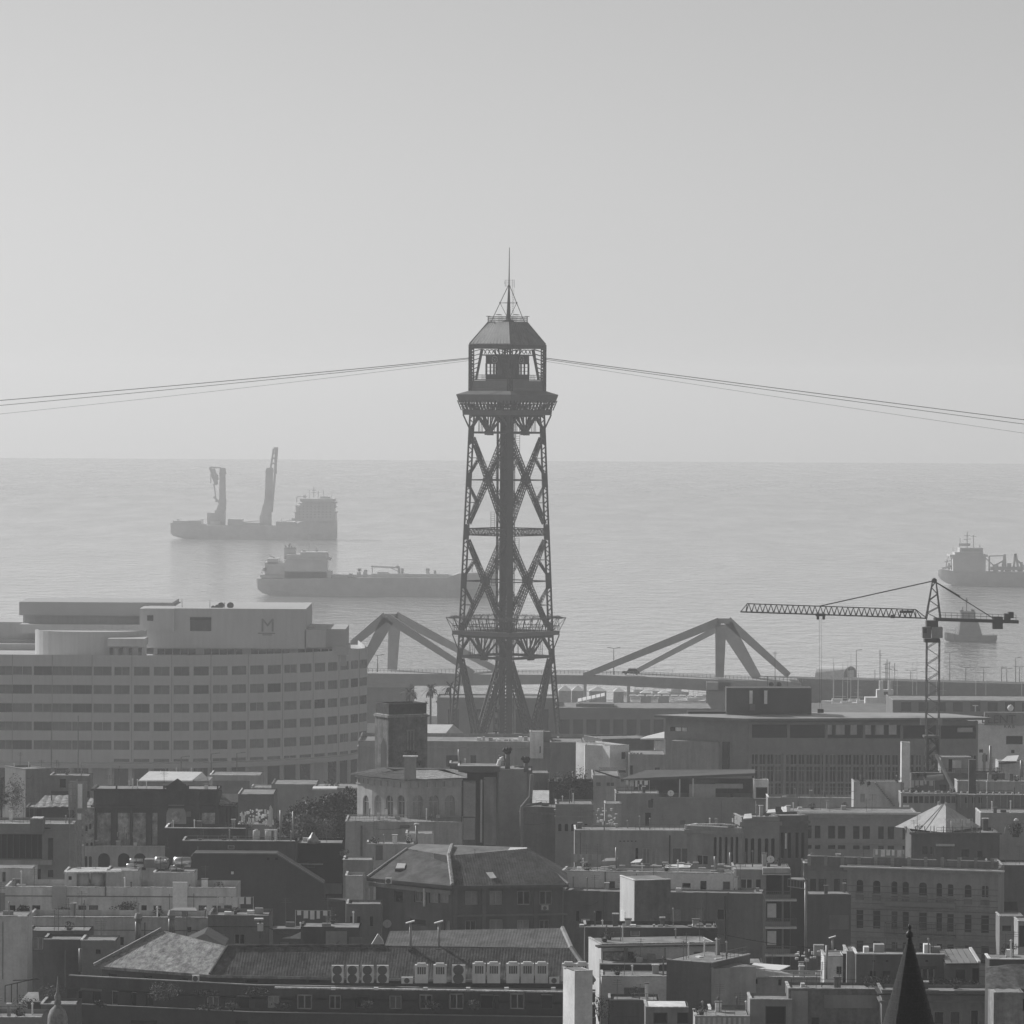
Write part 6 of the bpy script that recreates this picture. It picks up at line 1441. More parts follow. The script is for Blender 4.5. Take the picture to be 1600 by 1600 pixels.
# classical palace behind with paired windows
d = 575
B = Bld('paired_window_palace', 'pale palace with paired square windows under a bright cornice', (1232, d), (1432, d), 1268, 14, wall=W_(.27, streak=.15), parapet=.3, coping=WHITE)
for i, (a, c) in enumerate(((1262, 1268), (1273, 1282), (1294, 1305), (1309, 1321), (1333, 1343), (1348, 1359), (1372, 1381), (1387, 1397), (1410, 1414))):
    dy = (a - 1262) * .012; B.win(a, 1290 + dy, c, 1310 + dy, 'dark'); B.win(a, 1320 + dy * .8, c, 1326.5 + dy * .8, 'dark')
B.band(1268.3, 1271.5, .5, mat=WHITE); B.band(1272, 1277, .25); B.band(1316.5, 1318, .12); B.finish()
o = chimney('bright white chimney pot at the end of the palace cornice', 1229, 1260, 1235, 1268, d, WHITE)
B = Bld('rear_terrace', 'grey terrace wall with railing between palace and modern block', (1200, 606), (1336, 606), 1246, 10, wall=W_(.25), parapet=.6, coping=LIGHT); B.finish()
B = Bld('whitewashed_terrace', 'whitewashed terrace block with an outside stair', (1334, 598), (1410, 598), 1222, 8, wall=W_(.36), parapet=.5)
B.finish(); b = MB(); f = B.f
for i in range(14):
    x = 1366 + i * 2.2; y = 1222 + i * 2.7; u0, u1, z0, z1 = f.rect(x, y, x + 2.4, y + 1.2); f.slab(b, u0, u1, z0, z1, -1.0, -.01)
b.build('stair_flight', DARKW, B.o); B.rail(1284, 1236, 1334, 1250, .3, GALV, .5)
B = Bld('white_column_shaft', 'tall white rendered shaft beside the crane mast', (1409, 598), (1422, 598), 1160, 3, left=1407, wall=W_(.42), parapet=.05, cat='chimney'); B.finish()
# crowded roofs at the right under the crane
d = 592
B = Bld('glazed_gallery', 'long low gallery with a row of dark panes and lamp-topped posts', (1408, d), (1496, d), 1240, 8, wall=W_(.26), parapet=.2)
for i in range(10): B.win(1411 + i * 8.4, 1244, 1417.5 + i * 8.4, 1255, 'dark')
B.finish()
B = Bld('glazed_gallery', 'ribbed grey roof wall continuing the gallery to the picture edge', (1494, d), (1640, d), 1242, 8, wall=W_(.19), parapet=.2, coping=MID)
for i in range(12): B.proud('rib', W_(.26), .12, (1500 + i * 10.4, 1243, 1501.5 + i * 10.4, 1262))
for x in (1508, 1519, 1529): B.win(x, 1246, x + 5, 1255, 'hole')
B.finish()
for i in range(19): b = MB(); b.lathe(P(1412 + i * 10, 1238.5 + i * .15, d - .3), [(.05, 0), (.15, .1), (.1, .25), (.02, .3)], 6); tag(b.build('finial_cap', WHITE), 'tiny bright cap in the row along the glazed gallery', 'finial', 'caps along the glazed gallery')
B = Bld('white_parapet_block', 'plain pale parapet wall below the lettered house', (1496, 604), (1640, 604), 1221, 8, wall=W_(.30), parapet=.2); B.finish()
B = Bld('rooftop_plant', 'dark rooftop plant yard with ducts in front of the lettered house', (1424, 616), (1570, 616), 1208, 8, wall=W_(.14), parapet=.3, coping=DARKW); B.finish()
B = Bld('roof_cabin', 'weathered roof cabin with flat dark roof right of the crane base', (1470, 618), (1520, 618), 1184, 5, wall=W_(.25), parapet=.05, bot=1210, cat='roof cabin', coping=TARP); B.proud('pale_patch', W_(.36), .03, (1488, 1188, 1502, 1200)); B.win(1482, 1186, 1488, 1206, 'hole'); B.finish()
chimney('dark fat chimney flue in front of the plant yard', 1514, 1187, 1525, 1240, 588, W_(.13), cap=False)
cowl_pipe('tall black flue pipe with capped top near the lettered house', 1547.5, 1165, 1210, 600, .17, hood=False)
b = MB(); b.tube(P(1444, 1217, 610), P(1474, 1214, 610), .4, n=10); tag(b.build('duct', GALV), 'horizontal pale duct lying by the crane base', 'duct')
b = MB(); pbeam(b, (1463, 1180, 590), (1491, 1236, 570), .3); tag(b.build('prop', STEEL), 'long slanting dark prop beside the crane mast', 'prop')
B = Bld('white_tent_hall', 'pale rounded roof hall under the lettered house', (1560, 640), (1600, 640), 1190, 8, wall=W_(.36), parapet=.05, bot=1230); B.finish(); b = MB(); q = [P(1560, 1192, 640), P(1588, 1190, 640), P(1592, 1180, 644), P(1574, 1181, 644)]; b.hexa([v - Vector((0, 0, .2)) for v in q] + q); b.build('roof', WHITE, B.o)
cowl_pipe('short bright white pipe at the picture edge', 1596, 1188, 1214, 600, .18, hood=False)
for x, y, w in ((1428, 1205, 12), (1440, 1206, 10), (1340, 1217, 10), (1395, 1212, 14), (1352, 1218, 8)): shrub('small potted terrace plant by %s' % {1428: 'the crane foot', 1440: 'the pale duct', 1340: 'the whitewashed stair', 1395: 'the white shaft', 1352: 'the top of the whitewashed terrace'}[x], x, y, x + w, y + 11, 597, 150, .1)
# tent roof
o = thing('tent_roof', 'white pyramid tent roof lit on its left faces', 'tent roof', P(1465, 1296, 545)); d = 545
e = [P(1398, 1292, d + 2), P(1478, 1294, d - 5), P(1532, 1290, d + 3), P(1450, 1286, d + 10)]; ze = e[0].z; e = [Vector((v.x, v.y, ze)) for v in e]; ap = [P(1467, 1257, d + 2), P(1478, 1257, d + 1)]
ap[1].z = ap[0].z; ap += [ap[1] + Vector((0, .8, 0)), ap[0] + Vector((0, .8, 0))]
for k in range(4):
    b = MB(); b.poly([e[k], e[(k + 1) % 4], ap[(k + 1) % 4], ap[k]]); b.build('canvas', gm('tent_canvas', .52, var=.12, scale=1.2, streak=.2), o)
b = MB(); b.poly(ap); b.tube(ap[0], ap[0] + Vector((0, 0, .35)), .15); b.tube(ap[1], ap[1] + Vector((0, 0, .3)), .15); b.build('top_frame', MID, o)
b = MB()
for t in (.48, .6): b.beam(e[0].lerp(e[1], t) + Vector((0, -.02, .02)), ap[0].lerp(ap[1], t) + Vector((0, -.02, .04)), .06)
b.build('canvas_seam', MID, o)
B = Bld('tent_roof_house', 'shadowed house carrying the white tent roof', (1424, d - 6), (1562, d - 6), 1302, 16, wall=W_(.15), parapet=.5, coping=MID)
for a, c, y0, y1 in ((1502, 1514, 1327, 1339), (1527, 1535, 1329, 1340)): B.win(a, y0, c, y1, 'dark')
B.proud('white_blind', WHITE, .5, (1462, 1318.5, 1491, 1321.5)); B.band(1300, 1303, .25); B.win(1441, 1322, 1449, 1335, 'dark'); B.win(1453, 1322, 1458, 1335, 'blind'); B.finish()
for i in range(9): antenna('thin post on the parapet below the tent roof', 1416 + i * 14.5, 1291, 1301, d - 7, 0, .3, 'parapet posts under the tent roof', STEEL, r=.06)
B = Bld('rear_right_house', 'pale house strip with chimney behind the tent roof', (1532, 552), (1640, 552), 1270, 12, wall=W_(.27), parapet=.2, coping=LIGHT); B.finish()
chimney('dark chimney block just right of the tent roof', 1536, 1280, 1544, 1300, 546, W_(.12))
shrub('round dark bush at the right edge near the bright lamp', 1575, 1283, 1604, 1306, 540, 500, .12); o = MB(); o.lathe(P(1588, 1284, 536), [(.1, 0), (.3, .12), (.25, .3), (.05, .42)], 8); tag(o.build('bright_lamp', WHITE), 'small bright white cap above the round bush at the edge', 'lamp')
b = MB(); pr = None
for i in range(9):
    t = math.pi * i / 8; q = P(1570 + 6 - 6 * math.cos(t) * 1.0, 1302 - 14 * math.sin(t), 537)
    if pr is not None: b.tube(pr, q, .07, n=5)
    pr = q
tag(b.build('hoop_rail', GALV), 'pale curved hoop rail at the right edge', 'rail')
B = Bld('end_house', 'dark flat house wall at the right edge beside the arched palace', (1566, 505), (1640, 505), 1352, 12, wall=W_(.13), parapet=.4, coping=MID); B.win(1565, 1408, 1590, 1424, 'hole'); B.finish()
B = Bld('end_house', 'small balcony tower at the right picture edge', (1591, 470), (1640, 470), 1440, 8, wall=W_(.3), parapet=.1); B.win(1592, 1446, 1640, 1480, 'hole'); B.finish()
B = Bld('end_house', 'grey lower house with awnings under the dark flat wall', (1562, 485), (1600, 485), 1432, 8, wall=W_(.22), parapet=.2); B.win(1566, 1446, 1580, 1455, 'hole'); B.win(1583, 1446, 1592, 1455, 'hole'); B.finish()
shrub('leafy terrace bush below the right-edge balconies', 1562, 1470, 1592, 1496, 455, 500, .1)
# arched-window palace
d = 498
B = Bld('arched_palace', 'grey stone palace with a storey of round-arched windows', (1324, d), (1560, d - 4), 1352, 9, wall=W_(.25, streak=.2), parapet=.1, coping=WHITE)
col = [(1338, 1349), (1364, 1375.5), (1393, 1402), (1410, 1420), (1436, 1448), (1463, 1472), (1480, 1490), (1507, 1518), (1533, 1545)]
for a, c in col:
    dy = (a - 1338) * .044 if False else (a - 1338) * .042
    B.win(a, 1375 + dy, c, 1395 + dy, random.choice(('hole', 'dark', 'glass')), .8); B.win(a, 1422 + dy, c, 1450 + dy, random.choice(('hole', 'dark'))); B.win(a, 1470 + dy, c, 1498 + dy, 'dark')
    B.proud('window_sill', W_(.26), .25, (a - 2, 1395.3 + dy, c + 2, 1397 + dy)); B.proud('window_apron', W_(.18), .05, (a - 1, 1398 + dy, c + 1, 1406 + dy))
f = B.f
for y0, y1, out, mt in ((1352.5, 1354.5, .7, WHITE), (1355, 1359, .35, None), (1414.5, 1416.5, .2, None), (1461, 1464, .2, None)):
    b = MB(); z0 = f.uv(1324, y1)[1]; z1 = f.uv(1324, y0)[1]; f.slab(b, -out, f.L + out, z0, z1, -out, -.003); b.build('cornice', mt or B.wall, B.o)
b = MB()     # rusticated courses
for k in range(16):
    z = B.zt - 2.2 - k * .62; f.slab(b, 0.02, f.L - .02, z, z + .06, -.03, -.003)
b.build('stone_course', W_(.15), B.o)['kind'] = 'stuff'
B.proud('balcony', W_(.22), .7, (1384, 1412 - 3, 1494, 1416)); B.rail(1384, 1403, 1494, 1412, .7, W_(.22), .35); B.rail(1384, 1443, 1494, 1460, .7, STEEL, .18); B.proud('balcony', W_(.2), .7, (1384, 1460, 1494, 1463.5))
B.finish()
B = Bld('balustrade_terrace', 'stone balustrade and terrace on top of the arched palace', (1262, 499.4), (1558, 494.4), 1338, 1.2, wall=W_(.17), parapet=.4, coping=MID, bot=1360, cat='balustrade'); 
for i in range(12): B.proud('balustrade_pier', W_(.23), .12, (1262 + i * 26, 1337 + i * .35, 1267 + i * 26, 1352 + i * .35))
B.finish()
B = Bld('palace_wing', 'recessed palace wing with paired windows and bright ledge', (1256, 505), (1326, 505), 1349, 10, wall=W_(.19), parapet=.1, coping=WHITE)
for a, c in ((1266, 1275), (1279, 1291), (1303, 1313), (1317, 1323)): B.win(a, 1373, c, 1393, 'dark')
B.win(1303, 1413, 1313, 1425, 'curtain'); B.win(1315, 1413, 1323, 1425, 'dark')
B.proud('ledge', WHITE, .3, (1265, 1393.5, 1292, 1395.5)); B.proud('dentil_cornice', W_(.24), .35, (1262, 1351, 1324, 1354)); 
for i in range(14): B.proud('dentil', W_(.24), .25, (1264 + i * 4.3, 1355, 1266 + i * 4.3, 1358))
B.finish()
# balcony house
d = 470
B = Bld('balcony_tower_house', 'narrow apartment house with a stack of open balconies', (1148, d), (1236, d), 1359, 14, wall=W_(.20), parapet=.2, coping=MID)
B.win(1157, 1373, 1176, 1389, 'glass'); B.win(1181, 1374, 1189, 1388, 'dark')
for y in (1366, 1408, 1451, 1494): B.win(1197, y, 1222, y + 32, 'hole'); B.win(1224, y, 1235, y + 32, 'dark')
for y in (1397 - 34, 1404, 1447, 1490): B.proud('balcony_slab', W_(.34), 1.0, (1191, y, 1235 + (y > 1380) * 9, y + 2.6))
for y in (1391, 1434, 1477): B.rail(1191, y, 1234 + (y > 1400) * 9, y + 12, 1.0, STEELM, .2)
B.proud('balcony_front', W_(.28), 1.0, (1191, 1355, 1234, 1364)); 
for y in (1412, 1455): B.proud('curtain_panel', W_(.34), -.15, (1199, y, 1213, y + 22), back=.25)
B.finish()
B = Bld('painted_shadow_recess', 'wall painted shadow-dark between the balconies and the palace wing', (1233, 478), (1262, 478), 1376, 8, wall=W_(.07), parapet=.1, coping=SOOT); B.finish()  # deep shade of the gap is put into the wall colour
B = Bld('blank_wall', 'blank grey wall left of the arched palace windows', (1260, 488), (1330, 488), 1398, 8, wall=W_(.13), parapet=.1, coping=DARKW); B.proud('stain_patch', W_(.19), .02, (1296, 1430, 1326, 1452)); B.finish()
cowl_pipe('tall bright white pole beside the stacked balconies', 1259, 1378, 1525, 440, .12, hood=False)
o = thing('pole_bracket', 'wire frame bracket on top of the tall white pole', 'bracket', P(1259, 1378, 440)); b = MB(); 
for y in (1374, 1386): pbeam(b, (1231, y - 1, 440), (1260, y + 3, 440), .07)
for i in range(7): pbeam(b, (1231 + i * 4.7, 1373 + i * .5, 440), (1231 + i * 4.7, 1386 + i * .5, 440), .03)
b.build('frame', GALV, o)
# ================================================================== near roofs, left
d = 430
WW = W_(.36, streak=.25)
B = Bld('white_terrace_house', 'long whitewashed terraced house with a row of dark windows', (8, d), (369, d), 1386, 14, wall=WW, parapet=.9)
for a, c, st in ((13, 24, 'hole'), (50, 63, 'dark'), (122, 135, 'dark'), (139, 153, 'dark'), (221, 229, 'hole'), (239, 253, 'glass'), (310, 323, 'dark'), (331, 346, 'glass'), (350, 362, 'dark')): B.win(a, 1415, c, 1428, st)
B.band(1399, 1400.5, .06, mat=DARKW); B.proud('downpipe', DARKW, .12, (164, 1363, 166, 1400)); B.proud('pilaster', W_(.28), .25, (82, 1384, 104, 1420)); B.proud('pilaster', W_(.42), .25, (270, 1378, 293, 1428)); B.finish()
B = Bld('terrace_penthouse', 'white penthouse box on the whitewashed terrace house', (166, d + 3), (216, d + 3), 1361, 6, wall=WW, parapet=.1, bot=1400, cat='roof cabin'); B.finish()
B = Bld('terrace_penthouse', 'white box with small square window beside the water tanks', (101, d + 3), (120, d + 3), 1362, 5, wall=WW, parapet=.1, bot=1400, cat='roof cabin'); B.win(107, 1369, 112, 1375, 'hole'); B.finish()
B = Bld('terrace_penthouse', 'white wall cabin under the shiny ducts', (240, d + 4), (304, d + 4), 1364, 6, wall=WW, parapet=.1, bot=1400, cat='roof cabin'); B.finish()
B = Bld('terrace_penthouse', 'weathered pale roof cabin at the left edge', (-20, d + 8), (52, d + 8), 1357, 6, wall=W_(.36), parapet=.1, bot=1395, cat='roof cabin'); B.win(3, 1362, 9, 1378, 'blind'); B.finish()
for i, x in enumerate((129, 153)):
    o = thing('water_tank', 'round pale water tank on the white terrace, %s' % ('nearer the scaffold', 'next to the white penthouse box')[i], 'water tank', P(x, 1384, d + 4), 'tanks on the white terrace'); b = MB(); b.lathe(P(x, 1384, d + 4), [(.62, 0), (.64, .5), (.62, 1.15), (.05, 1.25)], 16); b.build('tank', WW, o, True); b = MB(); b.lathe(P(x, 1362.5, d + 4), [(.68, 0), (.68, .06)], 16); b.build('lid', COPING, o)
b = MB(); q = [P(99, 1362.5, d + 2), P(190, 1361.5, d + 2), P(188, 1355, d + 8), P(120, 1355, d + 8)]; b.hexa([v - Vector((0, 0, .15)) for v in q] + q); tag(b.build('slab_roof', COPING), 'thin sunlit slab roof over the round tanks', 'roof')
for i, (x0, y0, x1, y1, r, lb) in enumerate(((203, 1344, 223, 1344, .13, 'thin bright duct, uppermost in the duct cluster'), (198, 1352, 224, 1352.5, .15, 'thin bright duct ending in a bent mouth'), (243, 1344, 259, 1344, .32, 'middle fat shiny duct of the cluster'), (272, 1347, 297, 1347, .48, 'largest shiny duct at the right of the cluster'), (266, 1357, 286, 1358, .3, 'low shiny duct under the largest one'))):
    o = thing('metal_duct', lb, 'duct', P(x0, y1 + 6, d + 6), 'shiny ducts on the white terrace'); b = MB(); b.tube(P(x0, y0, d + 6), P(x1, y1, d + 6.5), r, n=14); b.build('tube', ALU, o, True); b = MB(); p = P((x0 + x1) / 2, y0, d + 6.2); b.tube(p - Vector((.06, 0, 0)), p + Vector((.06, 0, 0)), r * 1.06, n=14); b.build('flange', GALV, o); b = MB(); b.beam(p - Vector((0, 0, r)), p - Vector((0, 0, 1.1)), .08); b.build('support', STEELM, o)
b = MB(); b.pbox(225, 1343, 262, 1356, d + 7, 1.5); tag(b.build('fan_box', W_(.2)), 'grey fan housing between the shiny ducts', 'fan housing')
for x, y, w, h, lb in ((82, 1418, 44, 14, 'trailing terrace planting along the white terrace windows'), (170, 1405, 48, 24, 'dark leafy arbour on the white terrace'), (25, 1414, 22, 14, 'low plants near the left terrace door')): shrub(lb, x, y, x + w, y + h, d - 1.5, 700, .1, blobs=9)
d = 408
B = Bld('white_parapet_house', 'white parapet wall below the terraced windows', (43, d), (326, d), 1433, 12, wall=WW, parapet=.8)
B.win(180, 1464, 194, 1478, 'glass'); B.win(292, 1448, 299, 1457, 'blind'); B.band(1452, 1453, .06, mat=DARKW); B.proud('painted_soffit_shadow', W_(.2), .25, (43, 1453, 138, 1456)); B.finish()  # shadow under the ledge is painted as a darker strip
B = Bld('grey_parapet_house', 'grey continuation of the parapet wall ending at the dark gable', (325, d - 1), (421, d - 1), 1431, 12, wall=W_(.19), parapet=.5, coping=DARKW); B.win(333, 1460, 351, 1475, 'blind'); B.win(366, 1459, 383, 1476, 'glass'); B.band(1447, 1448, .06, mat=SOOT); B.finish()
B = Bld('white_pier', 'tall plain white wall at the left edge', (-30, 385), (43, 385), 1432, 6, wall=W_(.40), parapet=.1); B.proud('cable_run', STEELM, .05, (4, 1440, 5, 1530)); B.finish()
B = Bld('dark_box_house', 'dark boxy roof cabin in front of the parapet wall', (68, 392), (127, 392), 1468, 8, wall=W_(.11), parapet=.3, coping=MID); B.finish()
B = Bld('grey_recess_wall', 'shaded grey wall with one window above the dark box', (43, 398), (140, 398), 1455, 6, wall=W_(.15), parapet=.1, coping=DARKW); B.win(52, 1465, 67, 1484, 'blind'); B.finish()
B = Bld('low_grey_house', 'low grey wall with a small square window beside the lit roof', (126, 390), (182, 390), 1470, 8, wall=W_(.22), parapet=.2); B.win(150, 1484, 157, 1491, 'hole'); B.finish()
cowl_pipe('short white pipe with rounded head left of the lit roof', 125.5, 1482, 1518, 384, .14, hood=False)
for x, y0, y1, lb in ((216, 1421, 1472, 'fluted flue with lantern cowl, left one of the pair above the lit roof'), (268, 1421, 1460, 'fluted flue with lantern cowl, right one of the pair above the lit roof')):
    o = thing('lantern_flue', lb, 'chimney', P(x, y1, 392), 'lantern flues'); b = MB(); p = P(x, y1, 392); hh = P(x, y0, 392).z - p.z; b.tube(p - Vector((.14, 0, 0)), p + Vector((-.14, 0, hh * .62)), .13, n=8); b.tube(p + Vector((.14, 0, 0)), p + Vector((.14, 0, hh * .62)), .13, n=8); b.build('twin_pipe', GALV, o, True); b = MB(); b.lathe(p + Vector((0, 0, hh * .6)), [(.2, 0), (.38, .35), (.36, .45), (.26, .75), (.24, .8)], 6); b.build('lantern', GALV, o)
antenna('thin aerial rising behind the lit hip roof', 291.5, 1427, 1473, 383, 3, .8); antenna('leaning aerial over the white parapet wall', 158, 1438, 1470, 395, 4, 1.0); antenna('thin rod above the domed finial', 102, 1485, 1540, 330, 0, r=.04)
b = MB(); q = [P(265, 1422.5, 404), P(308, 1423, 404), P(305, 1418, 408), P(272, 1418, 408)]; b.hexa([v - Vector((0, 0, .08)) for v in q] + q); tag(b.build('flat_awning', GALV), 'thin flat awning behind the lantern flues', 'awning')

# ================================================================== tiled block with roof plant
d = 375.0
E0, E1, E2 = P(147, 1511, 380.5), P(328, 1523, 375), P(928, 1532, 372)
ze = E1.z; E0.z = E2.z = ze
tb = thing('tiled_roof_block', 'large tiled-roof apartment block with a row of air conditioners on its terrace', 'building', (P(520, 1600, 372).x, 372, 2.0))
rise, run = 2.1, 2.7
dirL = (E1 - E0); dirL.normalize(); nL = Vector((-dirL.y, dirL.x, 0)); dirF = (E2 - E1).normalized(); nF = Vector((-dirF.y, dirF.x, 0))
R1 = P(356, 1479, 377.6); plF = plane3(E1, E2, R1); R2 = onplane(601, 1478, plF); plL = plane3(E0, E1, R1); R0 = onplane(252, 1453, plL); R0b = onplane(312, 1460, plL); R3 = onplane(893, 1482, plF)
b = MB(); tile_slope(b, E0, E1, R1, R0, .24, .03); o = b.build('roof_slope', TILEL, tb, True); o['kind'] = 'stuff'; o['label'] = 'lichen-speckled roof slope, sunlight painted into its paler tile'  # sunlit slope takes the paler tile, the shaded front slope the darker one
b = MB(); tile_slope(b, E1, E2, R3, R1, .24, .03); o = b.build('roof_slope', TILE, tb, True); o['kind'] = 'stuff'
U0, U1 = R2 + Vector((0, .05, .02)), R3 + Vector((0, .05, .02)); T0, T1 = P(596, 1455, 380.2), P(879, 1450, 380.2)
b = MB(); tile_slope(b, U0, U1, T1, T0, .24, .03); o = b.build('upper_roof_slope', gm('worn_tile', .13, var=.45, scale=.9, fine=6, bump=.3), tb, True); o['kind'] = 'stuff'
b = MB(); b.beam(E0 + Vector((0, -.05, .1)), R0 + Vector((0, -.05, .1)), .3, .22); b.build('verge', STONE, tb)
b = MB(); b.tube(E1 + Vector((0, 0, .08)), R1 + Vector((0, 0, .08)), .13, n=6); b.tube(R1 + Vector((0, 0, .05)), R2 + Vector((0, 0, .05)), .12, n=6); b.build('ridge', TILE, tb)
b = MB(); b.tube(E2 + Vector((0, 0, .08)), U1, .2, n=6); b.tube(U1, T1, .2, n=6); b.build('hip_ridge', gm('pale_ridge', .3, var=.3), tb)
pd_ = [P(287, 1474, 381), P(352, 1477.5, 380), P(319, 1459, 381.5)]; b = MB(); b.poly(pd_); b.poly([pd_[0], pd_[2], pd_[2] + Vector((0, 5, 0)), pd_[0] + Vector((0, 5, 0))]); b.poly([pd_[1], pd_[2], pd_[2] + Vector((0, 5, 0)), pd_[1] + Vector((0, 5, 0))]); b.build('dormer_gable', W_(.09), tb)
# attic wall under the eaves
AT = W_(.11)
def wallrun(pts, z0, z1, mat, name, ops_px=(), parent=tb, thick=0.0, st='dark'):
    b = MB()
    for i in range(len(pts) - 1):
        f = Face(pts[i], pts[i + 1]); ops = []
        for r in ops_px:
            s_ = st if len(r) < 5 else r[4]; u0, u1, za, zb_ = f.rect(*r[:4])
            if 0.1 < u0 and u1 < f.L - .1:
                w = round((u1 - u0) * 20) / 20; h = round((zb_ - za) * 20) / 20; ops.append((u0, u0 + w, za, za + h, 0)); put_window(parent, f, u0, u0 + w, za, za + h, s_)
        wall_mesh(b, f, 0, f.L, z0, z1, ops)
    return b.build(name, mat, parent)
ins = lambda v, o: Vector((v.x, v.y + o, 0))
A0, A1, A2 = ins(E0, .7) + Vector((.6, 0, 0)), ins(E1, .6), ins(E2, .6) - Vector((.8, 0, 0))
zat = P(328, 1548, 375.6).z
wallrun([A0, A1, A2], zat - 1.0, ze + .02, AT, 'attic_wall', [(170, 1521, 182, 1529), (226, 1524, 238, 1532), (283, 1528, 294, 1536), (383, 1530, 404, 1537), (480, 1530, 501, 1537)], st='hole')
b = MB(); b.beam(E0 + Vector((0, 0, -.12)), E1 + Vector((0, 0, -.12)), .16, .22); b.beam(E1 + Vector((0, 0, -.12)), E2 + Vector((0, 0, -.12)), .16, .22); b.build('gutter', STONE, tb)
# terrace with parapets: upper parapet follows the attic wall, 2.3 m in front
T = [P(62, 1532, 380.0), P(108, 1527, 378.6), P(400, 1539, 373.0), P(930, 1539, 371.0)]
zp = T[2].z; Tt = [Vector((v.x, v.y, 0)) for v in T]
fl_ = MB(); fl_.poly([(Tt[1].x, Tt[1].y, zp - .95), (Tt[2].x, Tt[2].y, zp - .95), (Tt[3].x, Tt[3].y, zp - .95), (A2.x, A2.y, zp - .95), (A1.x, A1.y, zp - .95), (A0.x, A0.y, zp - .95)]); fl_.build('terrace_floor', ROOFG, tb)
b = MB(); c = MB()
for p, q in ((Tt[1], Tt[2]), (Tt[2], Tt[3])):
    f = Face(p, q); f.slab(b, 0, f.L, zp - 1.0, zp - .06, 0, .22); f.slab(c, -.02, f.L + .02, zp - .058, zp + .02, -.06, .28)
b.build('terrace_parapet', AT, tb); c.build('parapet_coping', gm('worn_coping', .30, var=.4), tb)
# lower storey with awning ledge and windows
L2 = [Vector((v.x, v.y - 1.6, 0)) for v in Tt[1:]]
zl = P(640, 1547, 369.6).z; zlow = P(640, 1582, 369.6).z
wn2 = [(120, 1548, 128, 1569, 'glass'), (145, 1549, 157, 1570, 'dark'), (174, 1549, 184, 1570, 'glass'), (205, 1551, 213, 1573, 'hole'), (229, 1553, 240, 1573, 'dark'), (322, 1557, 342, 1577, 'blind'), (370, 1557, 390, 1577, 'dark'), (418, 1557, 436, 1575, 'curtain'), (464, 1555, 487, 1577, 'glass'), (514, 1556, 532, 1577, 'glass'), (556, 1557, 577, 1576, 'hole'), (608, 1556, 627, 1577, 'blind'), (655, 1555, 675, 1577, 'glass'), (702, 1553, 724, 1577, 'glass'), (750, 1555, 770, 1577, 'hole'), (772, 1556, 780, 1577, 'dark'), (797, 1553, 819, 1577, 'glass'), (845, 1555, 864, 1577, 'dark')]
wallrun(L2, zlow - .6, zp - .96, W_(.075), 'storey_wall', wn2)
b = MB(); f = Face(L2[1], L2[2]); u0 = f.uv(430, 1547)[0]; f.slab(b, u0, f.L, zl - .08, zl + .02, -.55, -.003); b.build('awning_ledge', gm('worn_ledge', .42, var=.5, scale=2.0), tb)
for x in (520, 587, 664, 731, 791, 864): part('ledge_bracket', LIGHT, tb, (x - 3, 1543, x + 4, 1547, 368.2, .3))
L3 = [Vector((v.x, v.y - 2.2, 0)) for v in L2]; L3[0].x -= 3
fl_ = MB(); fl_.poly([(v.x, v.y, zlow - .5) for v in L3] + [(v.x, v.y, zlow - .5) for v in L2[::-1]]); fl_.build('balcony_floor', ROOFG, tb)
b = MB(); c = MB()
for p, q in zip(L3, L3[1:]): f = Face(p, q); f.slab(b, 0, f.L, 2.0, zlow - .03, 0, .25); f.slab(c, 0, f.L, zlow - .028, zlow + .03, -.05, .3)
b.build('lower_wall', W_(.085), tb); c.build('lower_coping', W_(.16), tb)
part('lower_opening', BLACK, tb, (368, 1594, 387, 1600, 365.8, .05)) ; part('lower_opening', BLACK, tb, (205, 1594, 245, 1600, 366.6, .05))
b = MB(); bk = [E0 + Vector((2, 14, 0)), E2 + Vector((0, 14, 0))]; b.poly([(E2.x - .8, E2.y + .6, 2), (E2.x - .8, E2.y + 14, 2), (E2.x - .8, E2.y + 14, ze), (E2.x - .8, E2.y + .6, ze)]); b.poly([(A0.x, A0.y, 2), (A0.x + 2, A0.y + 14, 2), (A0.x + 2, A0.y + 14, ze), (A0.x, A0.y, ze)]); b.build('side_wall', AT, tb)
